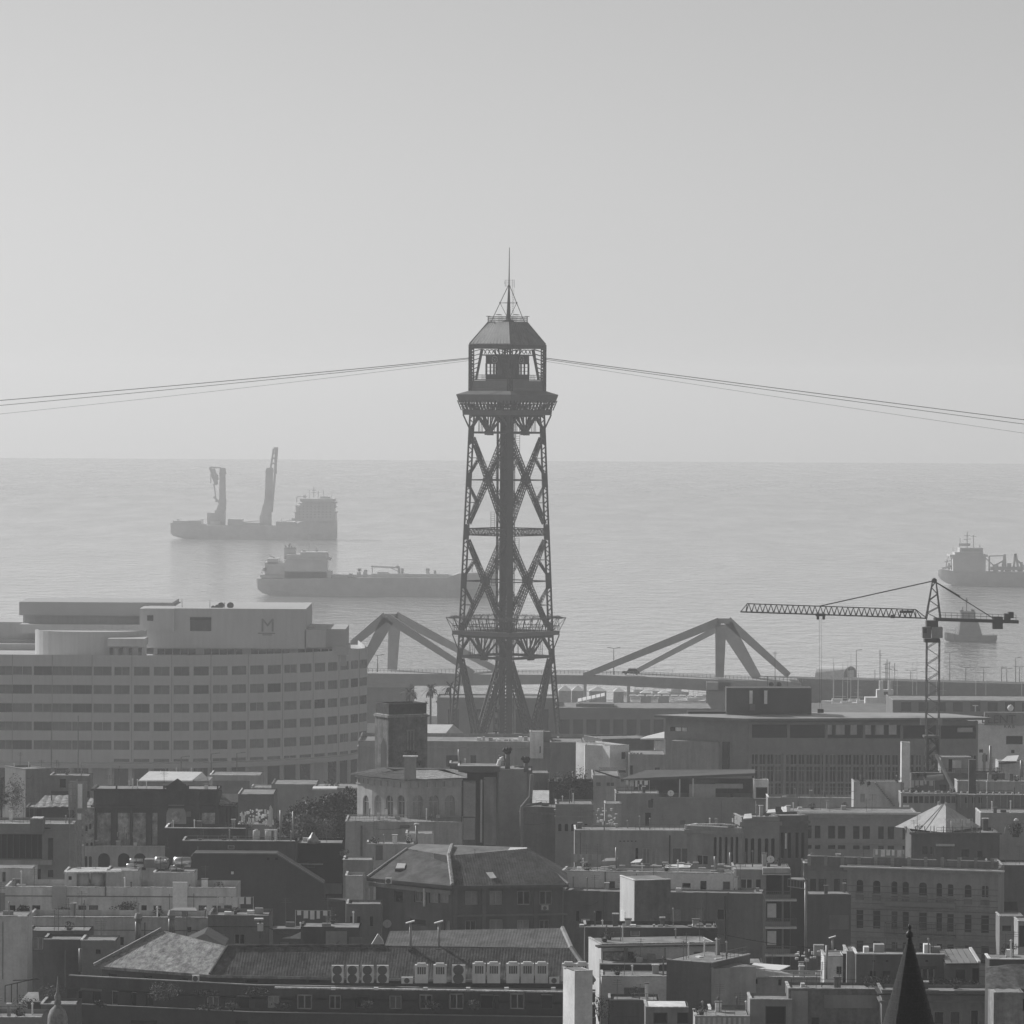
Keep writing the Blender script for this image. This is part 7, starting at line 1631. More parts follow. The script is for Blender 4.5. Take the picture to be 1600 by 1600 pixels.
# ---- air conditioners
def ac_box(label, x0, y0, x1, y1, d, style, grp):
    w = (x1 - x0) * d / F; h = (y1 - y0) * d / F; p = P((x0 + x1) / 2, y1, d); o = thing('air_conditioner', label, 'air conditioner', p, grp); dp = .38 if style != 'tower' else .75
    b = MB(); b.box(p.x - w / 2, d, p.z + .06, p.x + w / 2, d + dp, p.z + h); b.build('casing', gm('ac_casing', .74, rough=.5, var=.1, streak=.15), o)
    b = MB(); b.box(p.x - w * .42, d + .03, p.z, p.x - w * .3, d + dp - .03, p.z + .058); b.box(p.x + w * .3, d + .03, p.z, p.x + w * .42, d + dp - .03, p.z + .058); b.build('foot_rail', STEELM, o)
    if style == 'twin' or style == 'single':
        for k in range(2 if style == 'twin' else 1):
            zc = p.z + h * ((.27, .74)[k] if style == 'twin' else .52); r = w * .40 if style == 'twin' else h * .38
            b = MB(); b.tube((p.x - .02, d - .02, zc), (p.x - .02, d + .02, zc), r, n=18); g = b.build('fan_grille', gm('ac_grille', .12, rough=.5), o)
            b = MB()
            for a in range(6): t = a * math.pi / 3; b.beam((p.x - .02 + .04 * math.cos(t), d - .03, zc + .04 * math.sin(t)), (p.x - .02 + r * .95 * math.cos(t), d - .03, zc + r * .95 * math.sin(t)), .025)
            for rr in (.5, .95):
                for a in range(12): t, t2 = a * math.pi / 6, (a + 1) * math.pi / 6; b.beam((p.x - .02 + r * rr * math.cos(t), d - .03, zc + r * rr * math.sin(t)), (p.x - .02 + r * rr * math.cos(t2), d - .03, zc + r * rr * math.sin(t2)), .02)
            b.build('fan_guard', STEELM, g)
    else:
        b = MB(); b.hexa([(p.x - w * .36, d + .1, p.z + h), (p.x + w * .36, d + .1, p.z + h), (p.x + w * .36, d + dp - .1, p.z + h), (p.x - w * .36, d + dp - .1, p.z + h), (p.x - w * .3, d + .15, p.z + h + .14), (p.x + w * .3, d + .15, p.z + h + .14), (p.x + w * .3, d + dp - .15, p.z + h + .14), (p.x - w * .3, d + dp - .15, p.z + h + .14)]); b.build('fan_shroud', gm('ac_casing', .74), o)
        for k in range(4):
            b = MB(); x = p.x - w * .3 + k * w * .17; b.box(x, d - .015, p.z + h * .52, x + w * .13, d + .01, p.z + h * .9); b.build('coil_grille', gm('ac_grille', .12), o)
    return o
ordn = ('first', 'second', 'third', 'fourth', 'fifth', 'sixth', 'seventh', 'eighth', 'ninth')
for i, x in enumerate((518, 541.5, 565, 588.5)): ac_box('%s twin-fan air conditioner counted from the lit roof slope' % ordn[i], x, 1508.5, x + 18.5, 1537, 372.6, 'twin', 'twin-fan air conditioners on the terrace')
ac_box('lone twin-fan air conditioner among the tall louvred units', 706, 1508, 727, 1537, 372.3, 'twin', 'twin-fan air conditioners on the terrace')
for i, x in enumerate((648, 677, 738, 761, 791, 813.5, 836, 878, 899)): ac_box('%s tall louvred air conditioner counted from the twin-fan row' % ordn[i], x, 1508 - (i > 1) * 2, x + 20.5, 1537.5, 372.2, 'tower', 'tall louvred air conditioners on the terrace')
ac_box('small low single-fan air conditioner before the first louvred unit', 627, 1527, 645, 1538, 371.9, 'single', 'small air conditioners on the terrace')
ac_box('tiny single-fan air conditioner near the end of the terrace row', 858, 1527, 874, 1538, 371.9, 'single', 'small air conditioners on the terrace')
ac_box('small white air conditioner on the attic wall near the lit roof corner', 300, 1524, 311, 1535, 374.0, 'single', 'small air conditioners on the terrace')
for x, lb in ((641.5, 'slender white flue with slanted hood, left one on the dark tiles'), (686, 'slender white flue with slanted hood, right one on the dark tiles')): cowl_pipe(lb, x, 1443, 1487, 376.4, .105)
for x in (641.5, 686):
    b = MB(); b.pbox(x - 4, 1483, x + 4, 1489, 376.0, .5); tag(b.build('flashing_box', SOOT), 'dark flashing box at the foot of the %s slender flue' % ('left' if x < 660 else 'right'), 'flashing')
for i, (x, y, w, h) in enumerate(((232, 1534, 56, 30), (300, 1545, 40, 14), (380, 1540, 40, 16), (60, 1530, 50, 40), (20, 1556, 60, 22), (146, 1562, 20, 12), (350, 1562, 26, 18), (425, 1563, 30, 16), (660, 1562, 30, 18), (730, 1560, 22, 20), (915, 1548, 42, 48), (300, 1566, 50, 14), (560, 1558, 22, 18))):
    shrub('leafy planter on the tiled block, %s' % ('bushiest clump under the lit roof', 'low trailing clump before the third attic opening', 'clump hanging over the coping near the corner', 'tall mixed clump at the far left terrace', 'low hedge at the lower left terrace', 'small round pot by the first windows', 'dark pot between blind windows', 'low pot by the curtained window', 'dark bush by the bright window', 'dark bush by the fourteenth window', 'dark climber right of the white pillar', 'low hedge along the lower ledge', 'black-green clump in the open doorway')[i], x, y, x + w, y + h, 368.9 if i not in (0, 1, 2, 3, 4) else 371.5 + (i > 2) * 4, 420 if i else 1100, .09, LEAF if i % 3 else LEAFL, blobs=8)
# white pillar
B = Bld('white_pillar', 'tall white rendered chimney pillar in front of the last air conditioners', (898, 350), (926, 350.45), 1518, left=880, wall=W_(.44, streak=.1), parapet=.05, cat='chimney', zb=2); B.finish()
# dome finial
o = thing('domed_finial', 'small stone dome with ball finial at the bottom left', 'finial', (P(90, 1600, 330).x, 330, 2)); b = MB(); p = P(90, 1600, 330); k_ = 330 / F
b.lathe((p.x, 330, p.z), [(16 * k_, -1.5), (16 * k_, 0), (15.5 * k_, 12 * k_), (12 * k_, 22 * k_), (6 * k_, 28 * k_), (4 * k_, 31 * k_)], 20); b.build('dome', STONE, o, True); b = MB(); b.lathe((p.x, 330, p.z + 31 * k_), [(5 * k_, 0), (6 * k_, 3 * k_), (4 * k_, 7 * k_), (5.5 * k_, 10 * k_), (5 * k_, 14 * k_), (2 * k_, 20 * k_), (.4 * k_, 44 * k_)], 14); b.build('ball', STONE, o, True); b = MB(); b.box(p.x - 1.2, 329, 2, p.x + 1.2, 331.4, p.z - 1.3); b.build('pedestal', W_(.2), o)
B = Bld('terrace_wall_house', 'grey terrace wall at the bottom left with potted plants', (-30, 345), (66, 345), 1590, 10, wall=W_(.22), parapet=.5); B.finish()
B = Bld('bottom_left_house', 'dark wall with pale edge at the bottom left beside the dome', (64, 352), (120, 352), 1570, 8, wall=W_(.14), parapet=.3, coping=MID); B.finish()
o = thing('pergola', 'thin dark pergola frame at the far left terrace', 'pergola', P(30, 1565, 378)); b = MB()
for (x0, y0, x1, y1) in ((8, 1540, 60, 1528), (20, 1532, 62, 1530), (8, 1540, 8, 1566), (18, 1537, 18, 1566), (27, 1535, 27, 1566)): pbeam(b, (x0, y0, 377), (x1, y1, 377), .08)
b.build('frame', STEEL, o)
b = MB(); q = [P(28, 1568, 376), P(62, 1568, 376), P(60, 1550, 378), P(44, 1550, 378)]; b.poly(q); tag(b.build('fabric_awning', W_(.3)), 'dull fabric awning leaning at the far left terrace', 'awning')
# ================================================================== hipped brown-tiled house in the middle
d = 440
G0, G1, G2 = P(574, 1374, 447), P(707, 1384, 440), P(888, 1381, 442); zg = G1.z; G0.z = G2.z = zg
mh = thing('hipped_tile_house', 'brick house with steep dark hipped tile roof and flat top', 'house', (P(720, 1400, 445).x, 445, 2))
Tl, Tc, Tr = P(636, 1333, 451), P(701, 1337, 444.3), P(828, 1332, 447); zt_ = Tc.z; Tl.z = Tr.z = zt_
for (a, c_, e_, g, mt) in ((G0, G1, Tc, Tl, gm('tile_patch', .10, var=.6, scale=.7, fine=6, bump=.3)), (G1, G2, Tr, Tc, gm('ribbed_tile', .12, var=.45, scale=1.1, fine=5, streak=.4, bump=.3))):
    b = MB(); tile_slope(b, a, c_, e_, g, .26, .035); o = b.build('roof_slope', mt, mh, True); o['kind'] = 'stuff'
b = MB(); back = [Vector((Tr.x - .5, 453, zt_)), Vector((Tl.x + 1, 456, zt_))]; ctr = P(706, 1322, 449); b.poly([Tl, Tc, ctr]); b.poly([Tc, Tr, back[0], ctr]); b.poly([Tl, ctr, back[0], back[1]]); b.build('flat_top', gm('flat_top_sheet', .20, var=.3, scale=.8), mh)
b = MB(); b.tube(G1 + Vector((0, 0, .1)), Tc + Vector((0, 0, .1)), .2, n=6); b.tube(Tc, ctr + Vector((0, 0, .1)), .2, n=6); b.build('hip_ridge', gm('lichen_ridge', .34, var=.6, scale=3), mh); b = MB(); b.tube(G2 + Vector((0, 0, .05)), Tr, .12, n=6); b.tube(G0 + Vector((0, 0, .05)), Tl, .14, n=6); b.build('side_ridge', gm('worn_coping', .30), mh)
b = MB(); b.poly([G2, Tr, back[0], Vector((G2.x, 456, zg))]); b.build('rear_slope', TILE, mh)
ins2 = lambda v, o: Vector((v.x, v.y + o, 0)); K0, K1, K2 = ins2(G0, .8) + Vector((.8, 0, 0)), ins2(G1, .7), ins2(G2, .7) - Vector((.5, 0, 0))
wm = [(727, 1392, 747, 1414, 'curtain'), (765, 1392, 785, 1414, 'curtain'), (808, 1392, 829, 1414, 'glass'), (843, 1392, 863, 1414, 'glass'), (727, 1438, 744, 1457, 'glass'), (765, 1437, 786, 1457, 'curtain'), (808, 1437, 827, 1452, 'curtain'), (843, 1437, 858, 1452, 'glass')]
wl_ = [(616, 1392, 629, 1410, 'dark'), (647, 1392, 662, 1410, 'blind'), (670, 1391, 684, 1411, 'curtain'), (685.5, 1391, 701, 1411, 'curtain'), (694, 1438, 703, 1458, 'curtain'), (640, 1436, 665, 1446, 'dark')]
wallrun([K0, K1], 2, zg, BRICK, 'side_wall', wl_, mh); wallrun([K1, K2], 2, zg, BRICK, 'front_wall', wm, mh)
f = Face(K1, K2)
for (x0, x1) in ((708, 714), (753, 759), (834, 839)): b = MB(); u0, u1, z0, z1 = f.rect(x0, 1386, x1, 1500); f.slab(b, u0, u1, z0, z1, -.12, -.003); b.build('brick_pilaster', W_(.17), mh)
b = MB(); u0, u1, z0, z1 = f.rect(708, 1428, 886, 1431); f.slab(b, u0, u1, z0, z1, -.15, -.003); b.build('string_course', W_(.2), mh)
b = MB(); b.beam(G0 + Vector((0, 0, -.15)), G1 + Vector((0, 0, -.15)), .25, .3); b.beam(G1 + Vector((0, 0, -.15)), G2 + Vector((0, 0, -.15)), .25, .3); b.build('gutter', W_(.14), mh)
f2 = Face(K0, K1); b = MB(); u0, u1, z0, z1 = f2.rect(578, 1385, 706, 1391); f2.slab(b, u0, u1, z0, z1, -.2, -.003); b.build('pale_frieze', W_(.26), mh)
for x in (577, 664): b = MB(); u0, u1, z0, z1 = f2.rect(x, 1388, x + 2, 1416); f2.slab(b, u0, u1, z0, z1, -.25, -.1); b.build('downpipe', LIGHT, mh)
o = thing('roof_hatch', 'bright open skylight hatch on the dark hipped roof', 'skylight', P(626, 1360, 446)); b = MB(); q = [P(618, 1358, 446.5), P(632, 1358, 446.5), P(634, 1351, 447.5), P(621, 1350.5, 447.5)]; b.hexa([v for v in q] + [v + Vector((0, 0, .12)) for v in q]); b.build('lid', WHITE, o); b = MB(); b.pbox(617, 1357, 632, 1363, 446.6, .5); b.build('box', SOOT, o)
o = thing('roof_skylight', 'pale skylight pane set in the ribbed front slope', 'skylight', P(767, 1370, 441)); plG = plane3(G1, G2, Tc); q = [onplane(x, y, plG) + Vector((0, -.12, .1)) for x, y in ((766, 1374), (776, 1373), (770, 1364), (759, 1364.5))]; b = MB(); b.poly(q); b.build('pane', LIGHT, o)
ac_box('small white air conditioner fixed below the rightmost brick window', 846, 1415, 857, 1423, 441, 'single', 'wall air conditioners'); ac_box('boxy air conditioner at the lower left of the hipped roof', 602, 1372, 612, 1382, 441.5, 'single', 'wall air conditioners')
antenna('thin bent pipe aerial on the ribbed slope', 742, 1326, 1350, 441.5, 1, .3)
b = MB(); q = [P(793, 1329, 447.5), P(826, 1329, 447.5), P(823, 1324, 450), P(797, 1324, 450)]; b.hexa([v - Vector((0, 0, .1)) for v in q] + q); tag(b.build('roof_panel', WHITE), 'bright flat panel on top of the hipped roof', 'panel')
dish('large pale dish on the brick side wall', 605, 1444, 438, .42, 'dishes on the terraces', W_(.26))
cowl_pipe('slender pipe with disc cap before the hipped roof', 651, 1286, 1330, 470, .14, hood=False)
o = thing('disc_cap_vent', 'pale disc on the slender pipe before the hipped roof', 'vent cap', P(651, 1290, 470)); b = MB(); b.lathe(P(651, 1288, 470), [(.28, 0), (.25, .1), (.05, .14)], 12); b.build('disc', WHITE, o)
B = Bld('pale_step_house', 'pale stepped wall left of the hipped roof', (536, 462), (583, 462), 1344, 8, wall=W_(.28), parapet=.2); B.finish()
B = Bld('pale_step_house', 'pale square stair cabin behind the hipped roof', (634, 485), (677, 485), 1303, 6, wall=W_(.36), parapet=.1, bot=1360, cat='roof cabin'); B.finish()
B = Bld('pale_step_house', 'wide pale wall with one tall shutter behind the hipped roof', (573, 480), (648, 480), 1319, 6, wall=W_(.30), parapet=.2); B.win(587, 1321, 598, 1344, 'shutter'); B.finish()
B = Bld('pale_step_house', 'low pale terrace wall at the lower left of the hipped roof', (540, 445), (568, 445), 1369, 7, wall=W_(.34), parapet=.4); B.finish()
B = Bld('brick_annex', 'brick annex with three narrow windows below the hipped house', (541, 432), (596, 432), 1413, 8, wall=W_(.2), parapet=.3, coping=MID)
for x in (547, 558, 578): B.win(x, 1432, x + 5, 1447, 'dark')
B.finish()
B = Bld('shadow_link', 'low shadowed wall joining the dark gable and the brick annex', (420, 425), (545, 425), 1452, 8, wall=W_(.1), parapet=.2, coping=DARKW); B.finish()
B = Bld('dark_roof_cabin', 'dark roof cabin with pale panels behind the tiled ridge', (470, 398), (563, 398), 1449, 6, wall=W_(.12), parapet=.1, coping=SOOT); B.proud('pale_panel', W_(.28), .05, (509, 1455, 542, 1477)); B.proud('pale_panel', W_(.2), .06, (545, 1464, 565, 1477)); B.finish()
b = MB(); q = [P(579, 1478, 394), P(600, 1478, 394), P(598, 1470, 394), P(590, 1460, 394)]; b.poly(q); b.poly([v + Vector((0, 1, 0)) for v in q])
for k in range(4): b.poly([q[k], q[(k + 1) % 4], q[(k + 1) % 4] + Vector((0, 1, 0)), q[k] + Vector((0, 1, 0))])
tag(b.build('white_gable', W_(.42)), 'small pale pointed gable just above the tiled ridge', 'wall')
o = thing('white_lamp', 'white rectangular lantern box on a post by the grey parapet', 'lamp', P(406, 1462, 400)); part('box', LIGHT, o, (402, 1443, 411, 1455, 400, .4)); part('cap', WHITE, o, (397, 1435.5, 411, 1438, 399.8, .7)); part('post', STEELM, o, (405, 1438, 408, 1466, 400.1, .15))
b = MB(); pr = None
for i in range(9):
    q = P(420 + i * 7, 1450 + i * 1.6 + 3 * math.sin(i / 8 * 3.14), 404)
    if pr is not None: b.tube(pr, q, .04, n=4)
    pr = q
tag(b.build('slack_cable', STEELM), 'slack cable hanging before the dark gable wall', 'cable')
o = MB(); q = [P(440, 1466, 400), P(470, 1467, 400), P(470, 1456, 400), P(455, 1463, 400)]; o.poly(q); tag(o.build('pale_flashing', LIGHT), 'pale triangular flashing left of the dark roof cabin', 'flashing')
# ================================================================== near roofs, right
WW2 = W_(.40, streak=.3)
B = Bld('white_gallery_wall', 'long whitewashed wall strip with patched openings below the slit windows', (878, 452), (1146, 450), 1361, 8, wall=W_(.44, streak=.35), parapet=.3)
for r in ((951, 1377, 961, 1391, 'blind'), (1066, 1380, 1079, 1387, 'hole'), (1094, 1376, 1104, 1390, 'dark'), (1129, 1377, 1141, 1391, 'blind')): B.win(*r)
B.proud('downpipe', DARKW, .1, (945, 1362, 946.5, 1392)); B.proud('downpipe', LIGHT, .12, (1142, 1362, 1144.5, 1388)); B.finish()
rb = random.Random(3)
o = MB()
for i in range(46):
    x = rb.uniform(890, 1140); y = rb.uniform(1347, 1361); o.pbox(x, y, x + rb.uniform(2, 14), y + rb.uniform(.8, 2.5), 452 + rb.uniform(0, 5), .5)
tag(o.build('roof_clutter', W_(.30)), 'scatter of boards and pipes along the whitewashed wall top', 'clutter', kind='stuff')
for x0, x1, y, lb in ((939, 962, 1342, 'bright corrugated sheet, left one on the cluttered wall top'), (985, 1000, 1344, 'small bright corrugated sheet on the cluttered wall top'), (1034, 1078, 1352, 'large pale tarpaulin sheet on the cluttered wall top')):
    b = MB(); q = [P(x0, y + 4, 455), P(x1, y + 3, 455), P(x1 + 4, y - 2, 458), P(x0 + 8, y - 1, 458)]; b.hexa([v - Vector((0, 0, .06)) for v in q] + q); tag(b.build('roof_sheet', WHITE if x0 != 939 else GALV), lb, 'sheet')
for x, y0, lb in ((963, 1324, 'hooked pale vent pipe above the cluttered wall top'), (1117, 1338, 'stubby pole on the wall top below the slits'), (1141, 1332, 'thin pole on the wall top close to the balcony house')): cowl_pipe(lb, x, y0, 1358, 455, .1, hood=False)
B = Bld('grey_gallery_house', 'smooth grey house front below the whitewashed wall', (880, 448), (1192, 446), 1392, 10, wall=W_(.19), parapet=.1, coping=W_(.24))
for r in ((900, 1423, 905, 1440, 'hole'), (928, 1423, 940, 1441, 'hole'), (1053, 1421, 1064, 1440, 'curtain'), (1087, 1421, 1100, 1437, 'curtain'), (1120, 1420, 1132, 1438, 'glass'), (1122, 1462, 1132, 1475, 'curtain')): B.win(*r)
B.proud('downpipe', DARKW, .08, (943, 1394, 944.5, 1450)); B.proud('downpipe', DARKW, .08, (1103, 1394, 1105, 1450)); B.proud('downpipe', DARKW, .08, (1137, 1394, 1138.5, 1500)); B.finish()
B = Bld('lit_cabin', 'roof cabin, sunlight painted white on its side, front darker and stained', (992, 418), (1048, 419), 1376, left=969, wall=gm('cabin_render', .20, var=.3, scale=.8, streak=.35), parapet=.05, cat='roof cabin', coping=LIGHT); B.finish()
b = MB(); f = B.lf; f.slab(b, .05, f.L - .05, B.zt - 6.5, B.zt - .05, -.03, -.003); b.build('painted_lit_side', WHITE, B.o); b = MB(); u0, u1, z0, z1 = f.rect(970, 1425, 990, 1450); f.slab(b, u0 + .15, u0 + 1.3, z0, z1, -.06, -.031); b.build('side_door', W_(.5), B.o)  # sunlight on the left side is put into a whiter slab
# terraced white house below
d = 396
B = Bld('terrace_house', 'terraced house with dark top band, white walls and deep shaded balconies', (914, d), (1121, d), 1449, 10, wall=W_(.10), parapet=.5, coping=MID); B.win(985, 1453, 1000, 1463, 'blind'); B.finish(); TH = B
for i in range(14):
    x = 905 + rb.uniform(0, 215); b = MB(); h = rb.uniform(2, 5); b.pbox(x, 1449 - h, x + rb.uniform(3, 10), 1449, d + rb.uniform(.5, 6), .6); tag(b.build('roof_unit', rb.choice((LIGHT, MID, GALV))), 'small pale roof box among those on the dark top band', 'roof unit', 'small boxes on the dark top band')
o = thing('roof_dome', 'low pale dome shape on the roof edge right of the lit cabin', 'dome', P(1090, 1448, d + 3)); b = MB(); b.lathe(P(1090, 1448, d + 3), [(.55, 0), (.5, .22), (.3, .38), (.05, .44)], 12); b.build('shell', LIGHT, o, True)
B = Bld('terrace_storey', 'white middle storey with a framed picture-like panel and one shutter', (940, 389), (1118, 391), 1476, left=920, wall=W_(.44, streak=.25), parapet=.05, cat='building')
B.proud('framed_panel', gm('panel_frame', .16), .06, (942, 1486, 977, 1503)); B.proud('panel_art', gm('panel_art', .42, var=.7, scale=2.5, fine=3), .09, (944, 1488, 975, 1501)); B.proud('painted_recess_shade', W_(.12), .03, (978, 1487, 990, 1507)); B.win(1084, 1487, 1098, 1500, 'shutter'); B.proud('shade_sail', SOOT, 1.2, (930, 1474.5, 1118, 1477)); B.finish()  # shade beside the framed panel is a flat dark sheet
b = MB(); f = B.lf; f.slab(b, .05, f.L - .03, B.zt - 2.9, B.zt - .05, -.03, -.003); b.build('painted_lit_side', WHITE, B.o)  # white slab laid on to paint the sunlit left side
B = Bld('balcony_shade_band', 'balcony band of the terraced house with deep shade painted dark', (938, 386), (1074, 386), 1507, 4, wall=W_(.05), parapet=.05, coping=MID); B.finish()  # balcony shade is put into the near-black wall colour
B = Bld('terrace_storey', 'white lower storey with a wide grey shutter', (940, 381), (1072, 381), 1526, 6, wall=W_(.44, streak=.25), parapet=.1); B.win(975, 1543, 1007, 1563, 'shutter'); B.finish()
B = Bld('terrace_storey', 'grey lowest parapet of the terraced house', (952, 374), (1030, 374), 1563, 6, wall=W_(.15), parapet=.3, coping=MID); B.rail(958, 1566, 1006, 1590, .1, STEELM, .5); B.finish()
B = Bld('flat_roof_hut', 'small hut with sunlit tiled top and two dark doorways', (1009, 362), (1076, 362), 1574, 7, wall=W_(.2), parapet=.05, roofmat=LIGHT, cat='roof cabin'); B.win(1021, 1582, 1043, 1600, 'hole'); B.win(1058, 1582, 1076, 1600, 'hole'); B.finish()
o = thing('lean_to_roof', 'pale speckled sloping roof with roller edge on the small hut', 'roof', P(1040, 1574, 364)); b = MB(); tile_slope(b, P(1008, 1573, 361.5), P(1074, 1575, 361.5), P(1074, 1561, 367), P(1025, 1560, 367), .3, .03); b.build('slope', TILEL, o, True)['kind'] = 'stuff'
# stair block
B = Bld('stair_block', 'tall plain grey stair block with dark right side', (1072, 372), (1112, 368), 1504, 6, wall=W_(.26), parapet=.05, coping=MID); B.finish()
B = Bld('painted_shade_wall', 'side wall of the stair block, painted darker for shade, with low ramp', (1111, 368), (1172, 374), 1505, 5, wall=W_(.13), parapet=.05, coping=MID); B.finish()  # shaded face of the stair block, shade put into darker plaster
B = Bld('dark_pool_roof', 'black flat roof with raised pale rim at the bottom', (1110, 356), (1192, 356), 1582, 9, wall=W_(.2), parapet=.6, coping=LIGHT, roofmat=SOOT); B.finish()
B = Bld('ribbed_fence_house', 'pale ribbed fence wall at the bottom edge', (1086, 350), (1172, 350), 1588, 5, wall=W_(.30), parapet=.1, cat='wall')
for i in range(10): B.proud('fence_slat', W_(.38), .05, (1090 + i * 8, 1590, 1094 + i * 8, 1606))
B.finish()
B = Bld('dark_wall', 'dark wall with arched cable duct behind the stair block', (1128, 384), (1192, 384), 1505, 6, wall=W_(.13), parapet=.1, coping=MID); B.win(1155, 1520, 1166, 1546, 'hole'); B.finish()
b = MB(); pr = None
for (x, y) in ((1133, 1400), (1134, 1460), (1133, 1500), (1134, 1535), (1138, 1548), (1180, 1549)):
    q = P(x, y, 382)
    if pr is not None: b.tube(pr, q, .05, n=5)
    pr = q
tag(b.build('hanging_cable', SOOT), 'dark cable dropping beside the stair block', 'cable'); b = MB(); pr = None
for i in range(11):
    t = i / 10; q = P(1048 + t * 300, 1440 + t * 45 + 26 * math.sin(t * 3.14) * .4, 385)
    if pr is not None: b.tube(pr, q, .03, n=4)
    pr = q
tag(b.build('sagging_wire', SOOT), 'thin dark wire sagging across the grey walls from the lit cabin', 'cable')
# brilliant awning and its pergola
d = 372
o = thing('white_awning', 'brilliant white awning glaring in the sun', 'awning', P(1200, 1530, d)); b = MB(); q = [P(1169, 1512, d), P(1218, 1516, d), P(1235, 1508.5, d + 3), P(1178, 1504.5, d + 3)]; b.hexa([v - Vector((0, 0, .06)) for v in q] + q); b.build('canvas', gm('awning_white', .85, var=.03), o); b = MB(); q2 = [P(1169, 1513, d), P(1222, 1517, d), P(1240, 1523, d - .5), P(1175, 1526, d - .5)]; b.hexa([v - Vector((0, 0, .05)) for v in q2] + q2); b.build('valance', W_(.36), o)
for x in (1240, 1257, 1289): b = MB(); pbeam(b, (x, 1518, d), (x, 1600, d), .09); b.build('post', GALV, o)
b = MB()
for y in (1517, 1523): pbeam(b, (1222, y, d), (1292, y + 1, d), .12)
for i in range(9): pbeam(b, (1224 + i * 8, 1517, d), (1224 + i * 8, 1524, d), .05)
b.build('trellis', GALV, o)
B = Bld('pergola_house', 'pale house with small door under the brilliant awning', (1168, 378), (1300, 378), 1527, 6, wall=W_(.3), parapet=.3); B.win(1177, 1529, 1184, 1538, 'hole'); B.win(1216, 1528, 1221, 1540, 'dark'); B.finish()
B = Bld('lower_terrace', 'grey lower terrace with big dark doorway at the bottom', (1172, 351), (1238, 351), 1562, 6, wall=W_(.24), parapet=.3); B.win(1196, 1572, 1228, 1602, 'hole'); B.finish()
B = Bld('patched_wall_house', 'patched plaster wall with pilasters along the bottom edge', (1232, 352), (1384, 352), 1545, 8, wall=gm('patched', .2, var=.35, scale=.5, streak=.35), parapet=.3)
B.proud('plaster_patch', W_(.24), .02, (1288, 1555, 1370, 1575)); B.proud('pilaster', W_(.26), .1, (1236, 1548, 1262, 1605)); B.win(1268, 1590, 1280, 1602, 'dark'); B.finish()
B = Bld('white_stair_house', 'white house with one square window left of the spire', (1288, 366), (1321, 366), 1494, 8, wall=W_(.40), parapet=.2); B.win(1307, 1510, 1315, 1522, 'hole'); B.finish()
B = Bld('pale_pier', 'pale vertical pier with mottled plaster left of the spire', (1323, 360), (1338, 360), 1487, 5, wall=W_(.3), parapet=.1); B.proud('dark_joint', SOOT, .05, (1317, 1490, 1322, 1540)); B.finish()
b = MB(); rb2 = random.Random(9)
for i in range(40):
    x = rb2.uniform(1240, 1345); y = rb2.uniform(1484, 1500); b.pbox(x, y, x + rb2.uniform(1, 6), y + rb2.uniform(1, 5), 370 + rb2.uniform(0, 4), .4)
tag(b.build('roof_clutter', W_(.36)), 'heap of pale pots and boxes on the white stair house roof', 'clutter', kind='stuff')
chimney('pale rounded chimney hood left of the spire', 1272, 1477, 1288, 1494, 372, W_(.26), cap=False); cowl_pipe('thin white pole left of the spire', 1292, 1477, 1530, 362, .1, hood=False); cowl_pipe('thin pale post with crossbar left of the spire', 1301, 1466, 1492, 372, .08)
# house with skylight roof beyond the spire
d = 358
B = Bld('skylight_house', 'dark house with a glazed sloping roof behind the spire', (1338, d), (1476, d), 1491, 8, wall=W_(.13), parapet=.4, coping=LIGHT); B.win(1359, 1517, 1369, 1530, 'dark'); B.win(1379, 1517, 1392, 1530, 'dark'); B.win(1440, 1513, 1460, 1545, 'glass'); B.proud('arch_lintel', W_(.1), .1, (1438, 1510, 1464, 1514)); B.proud('vent', BLACK, .02, (1363, 1500, 1367, 1503)); B.proud('vent', BLACK, .02, (1384, 1500, 1388, 1503)); B.proud('vent', BLACK, .02, (1446, 1500, 1450, 1503)); B.finish()
B = Bld('skylight_wing', 'wing with dark doorway under the glazed sloping roof', (1476, d - 1), (1530, d - 1), 1506, 7, wall=W_(.15), parapet=.05, coping=DARKW); B.win(1493, 1515, 1508, 1540, 'dark'); B.win(1519, 1513, 1530, 1545, 'hole'); B.finish()
sk = thing('sloping_skylight', 'sunlit glazed metal roof slope with four seams', 'skylight', P(1500, 1506, d)); q = [P(1478, 1505, d - 1.3), P(1527, 1504.5, d - 1.3), P(1513, 1482, d + 2.2), P(1466, 1483, d + 2.2)]
for k in range(5): b = MB(); a0, a1 = k / 5 + .012, (k + 1) / 5 - .012; pp = [q[0].lerp(q[1], a0), q[0].lerp(q[1], a1), q[3].lerp(q[2], a1), q[3].lerp(q[2], a0)]; b.hexa([v - Vector((0, 0, .05)) for v in pp] + pp); b.build('pane', gm('roof_pane', .3, rough=.35, var=.15), sk)
b = MB(); b.beam(q[1] + Vector((.15, 0, .05)), q[2] + Vector((.15, 0, .05)), .22, .15); b.build('verge', WHITE, sk); b = MB(); b.beam(q[0] - Vector((0, .05, .08)), q[1] - Vector((0, .05, .08)), .2, .12); b.build('gutter', SOOT, sk)
for i, (x, w) in enumerate(((1366, 16), (1350, 8), (1444, 10), (1456, 14))):
    b = MB(); b.pbox(x, 1476 + (i % 2) * 4, x + w, 1491, d + 2, 1); tag(b.build('roof_unit', (W_(.3), LIGHT, LIGHT, GALV)[i]), 'pale roof unit %s' % ('left of the spire beside the vent pots', 'far left on the skylight house roof', 'just right of the spire tip', 'against the glazed sloping roof')[i], 'roof unit')
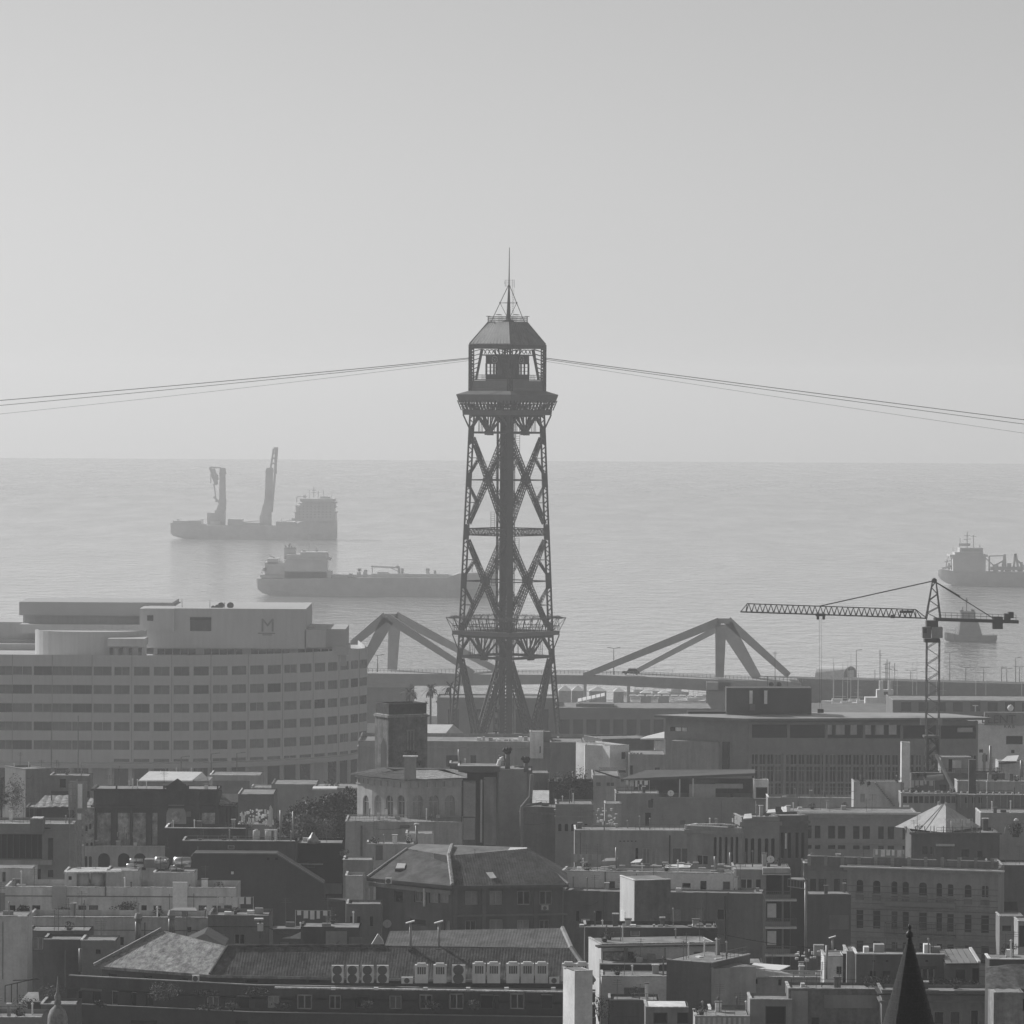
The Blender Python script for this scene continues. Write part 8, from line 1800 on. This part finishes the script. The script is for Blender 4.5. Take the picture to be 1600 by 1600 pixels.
shrub('dense dark hedge on the terrace left of the spire', 1340, 1523, 1400, 1545, d - 3, 900, .09, blobs=10); shrub('dense dark hedge on the terrace right of the spire', 1440, 1528, 1530, 1547, d - 3, 1200, .09, blobs=14)
B = Bld('corner_house', 'grey corner house with three tall windows at the bottom right', (1378, 349), (1552, 349), 1548, 8, wall=W_(.19), parapet=.4, coping=W_(.25))
for r in ((1459, 1580, 1476, 1602), (1484, 1580, 1501, 1602), (1517, 1578, 1529, 1602)): B.win(*r, 'glass')
B.band(1552, 1554, .3, mat=SOOT); B.band(1563, 1566, .2); B.finish()
B = Bld('white_edge_house', 'white rendered house with peeling lower wall at the bottom right edge', (1553, 332), (1600, 332), 1551, 6, wall=gm('peeling', .34, var=.3, scale=1.5, streak=.4), parapet=.05); B.win(1598, 1560, 1608, 1580, 'hole'); B.finish()
tp = thing('crumpled_tarpaulin', 'crumpled shiny dark tarpaulin draped over the edge house roof', 'tarpaulin', P(1575, 1550, 331)); b = MB(); nx, ny = 44, 16; gr = {}
for i in range(nx + 1):
    for j in range(ny + 1):
        u, v = i / nx, j / ny; sag = math.sin(u * 2.6 + .3); p = P(1541 + u * 72, 1546 - v * 38 * (.82 + .18 * sag), 330.5 + v * 3.0)
        fold = abs(((u * 4 + v * 3.3 * (1 - u)) % 1) - .5) * .34; p.z += fold * (.4 + v); p.y += fold * .5; gr[i, j] = p
for i in range(nx):
    for j in range(ny): b.poly([gr[i, j], gr[i + 1, j], gr[i + 1, j + 1], gr[i, j + 1]])
b.build('cloth', gm('tarp_sheet', .13, rough=.5, var=.6, scale=1.5, spec=.4), tp)
B = Bld('tarp_parapet', 'thin wall with pale top edge behind the tarpaulin', (1546, 340), (1640, 340), 1499, 3, wall=W_(.1), parapet=.05, coping=LIGHT); B.finish()
# ---- spire
sp = thing('spire', 'dark pointed conical spire with ball finial', 'spire', (P(1421, 1600, 190).x, 190, 30)); b = MB(); c = P(1421, 1464, 190); k_ = 190 / F
bz = c.z; n = 40; prof = []
slope_h = (1600 - 1464) * k_; r_b = 39.5 * k_
hh = 7.0; steps = 24
for j in range(steps + 1):
    t = 1 - j / steps; r = .055 + (r_b - .055) * (hh * t / slope_h) if True else 0; r *= 1.0; prof.append((r + (.012 if j % 1 == 0 else 0), -hh * t)); 
    if j < steps: prof.append((.055 + (r_b - .055) * (hh * (t - 1 / steps) / slope_h) + .035, -hh * (t - 1 / steps) - .002))
b.lathe(c, prof, n); b.build('slate_cone', gm('slate', .014, rough=.5, var=.8, scale=9, fine=28, bump=.9, spec=.3), sp)
b = MB(); b.lathe(c - Vector((0, 0, .05)), [(.05, 0), (.14, .06), (.16, .14), (.13, .24), (.06, .3), (.05, .38), (.09, .44), (.05, .52), (.015, .6)], 12); b.build('finial', gm('lead', .02, rough=.4), sp, True)
b = MB(); rr = .055 + (r_b - .055) * (hh / slope_h); b.lathe(c - Vector((0, 0, hh)), [(rr + .25, -.5), (rr + .25, -.2), (rr + .05, 0)], 24); b.lathe(c - Vector((0, 0, hh + .5)), [(rr - .1, -12), (rr - .1, 0)], 24); b.build('drum', STONE, sp)
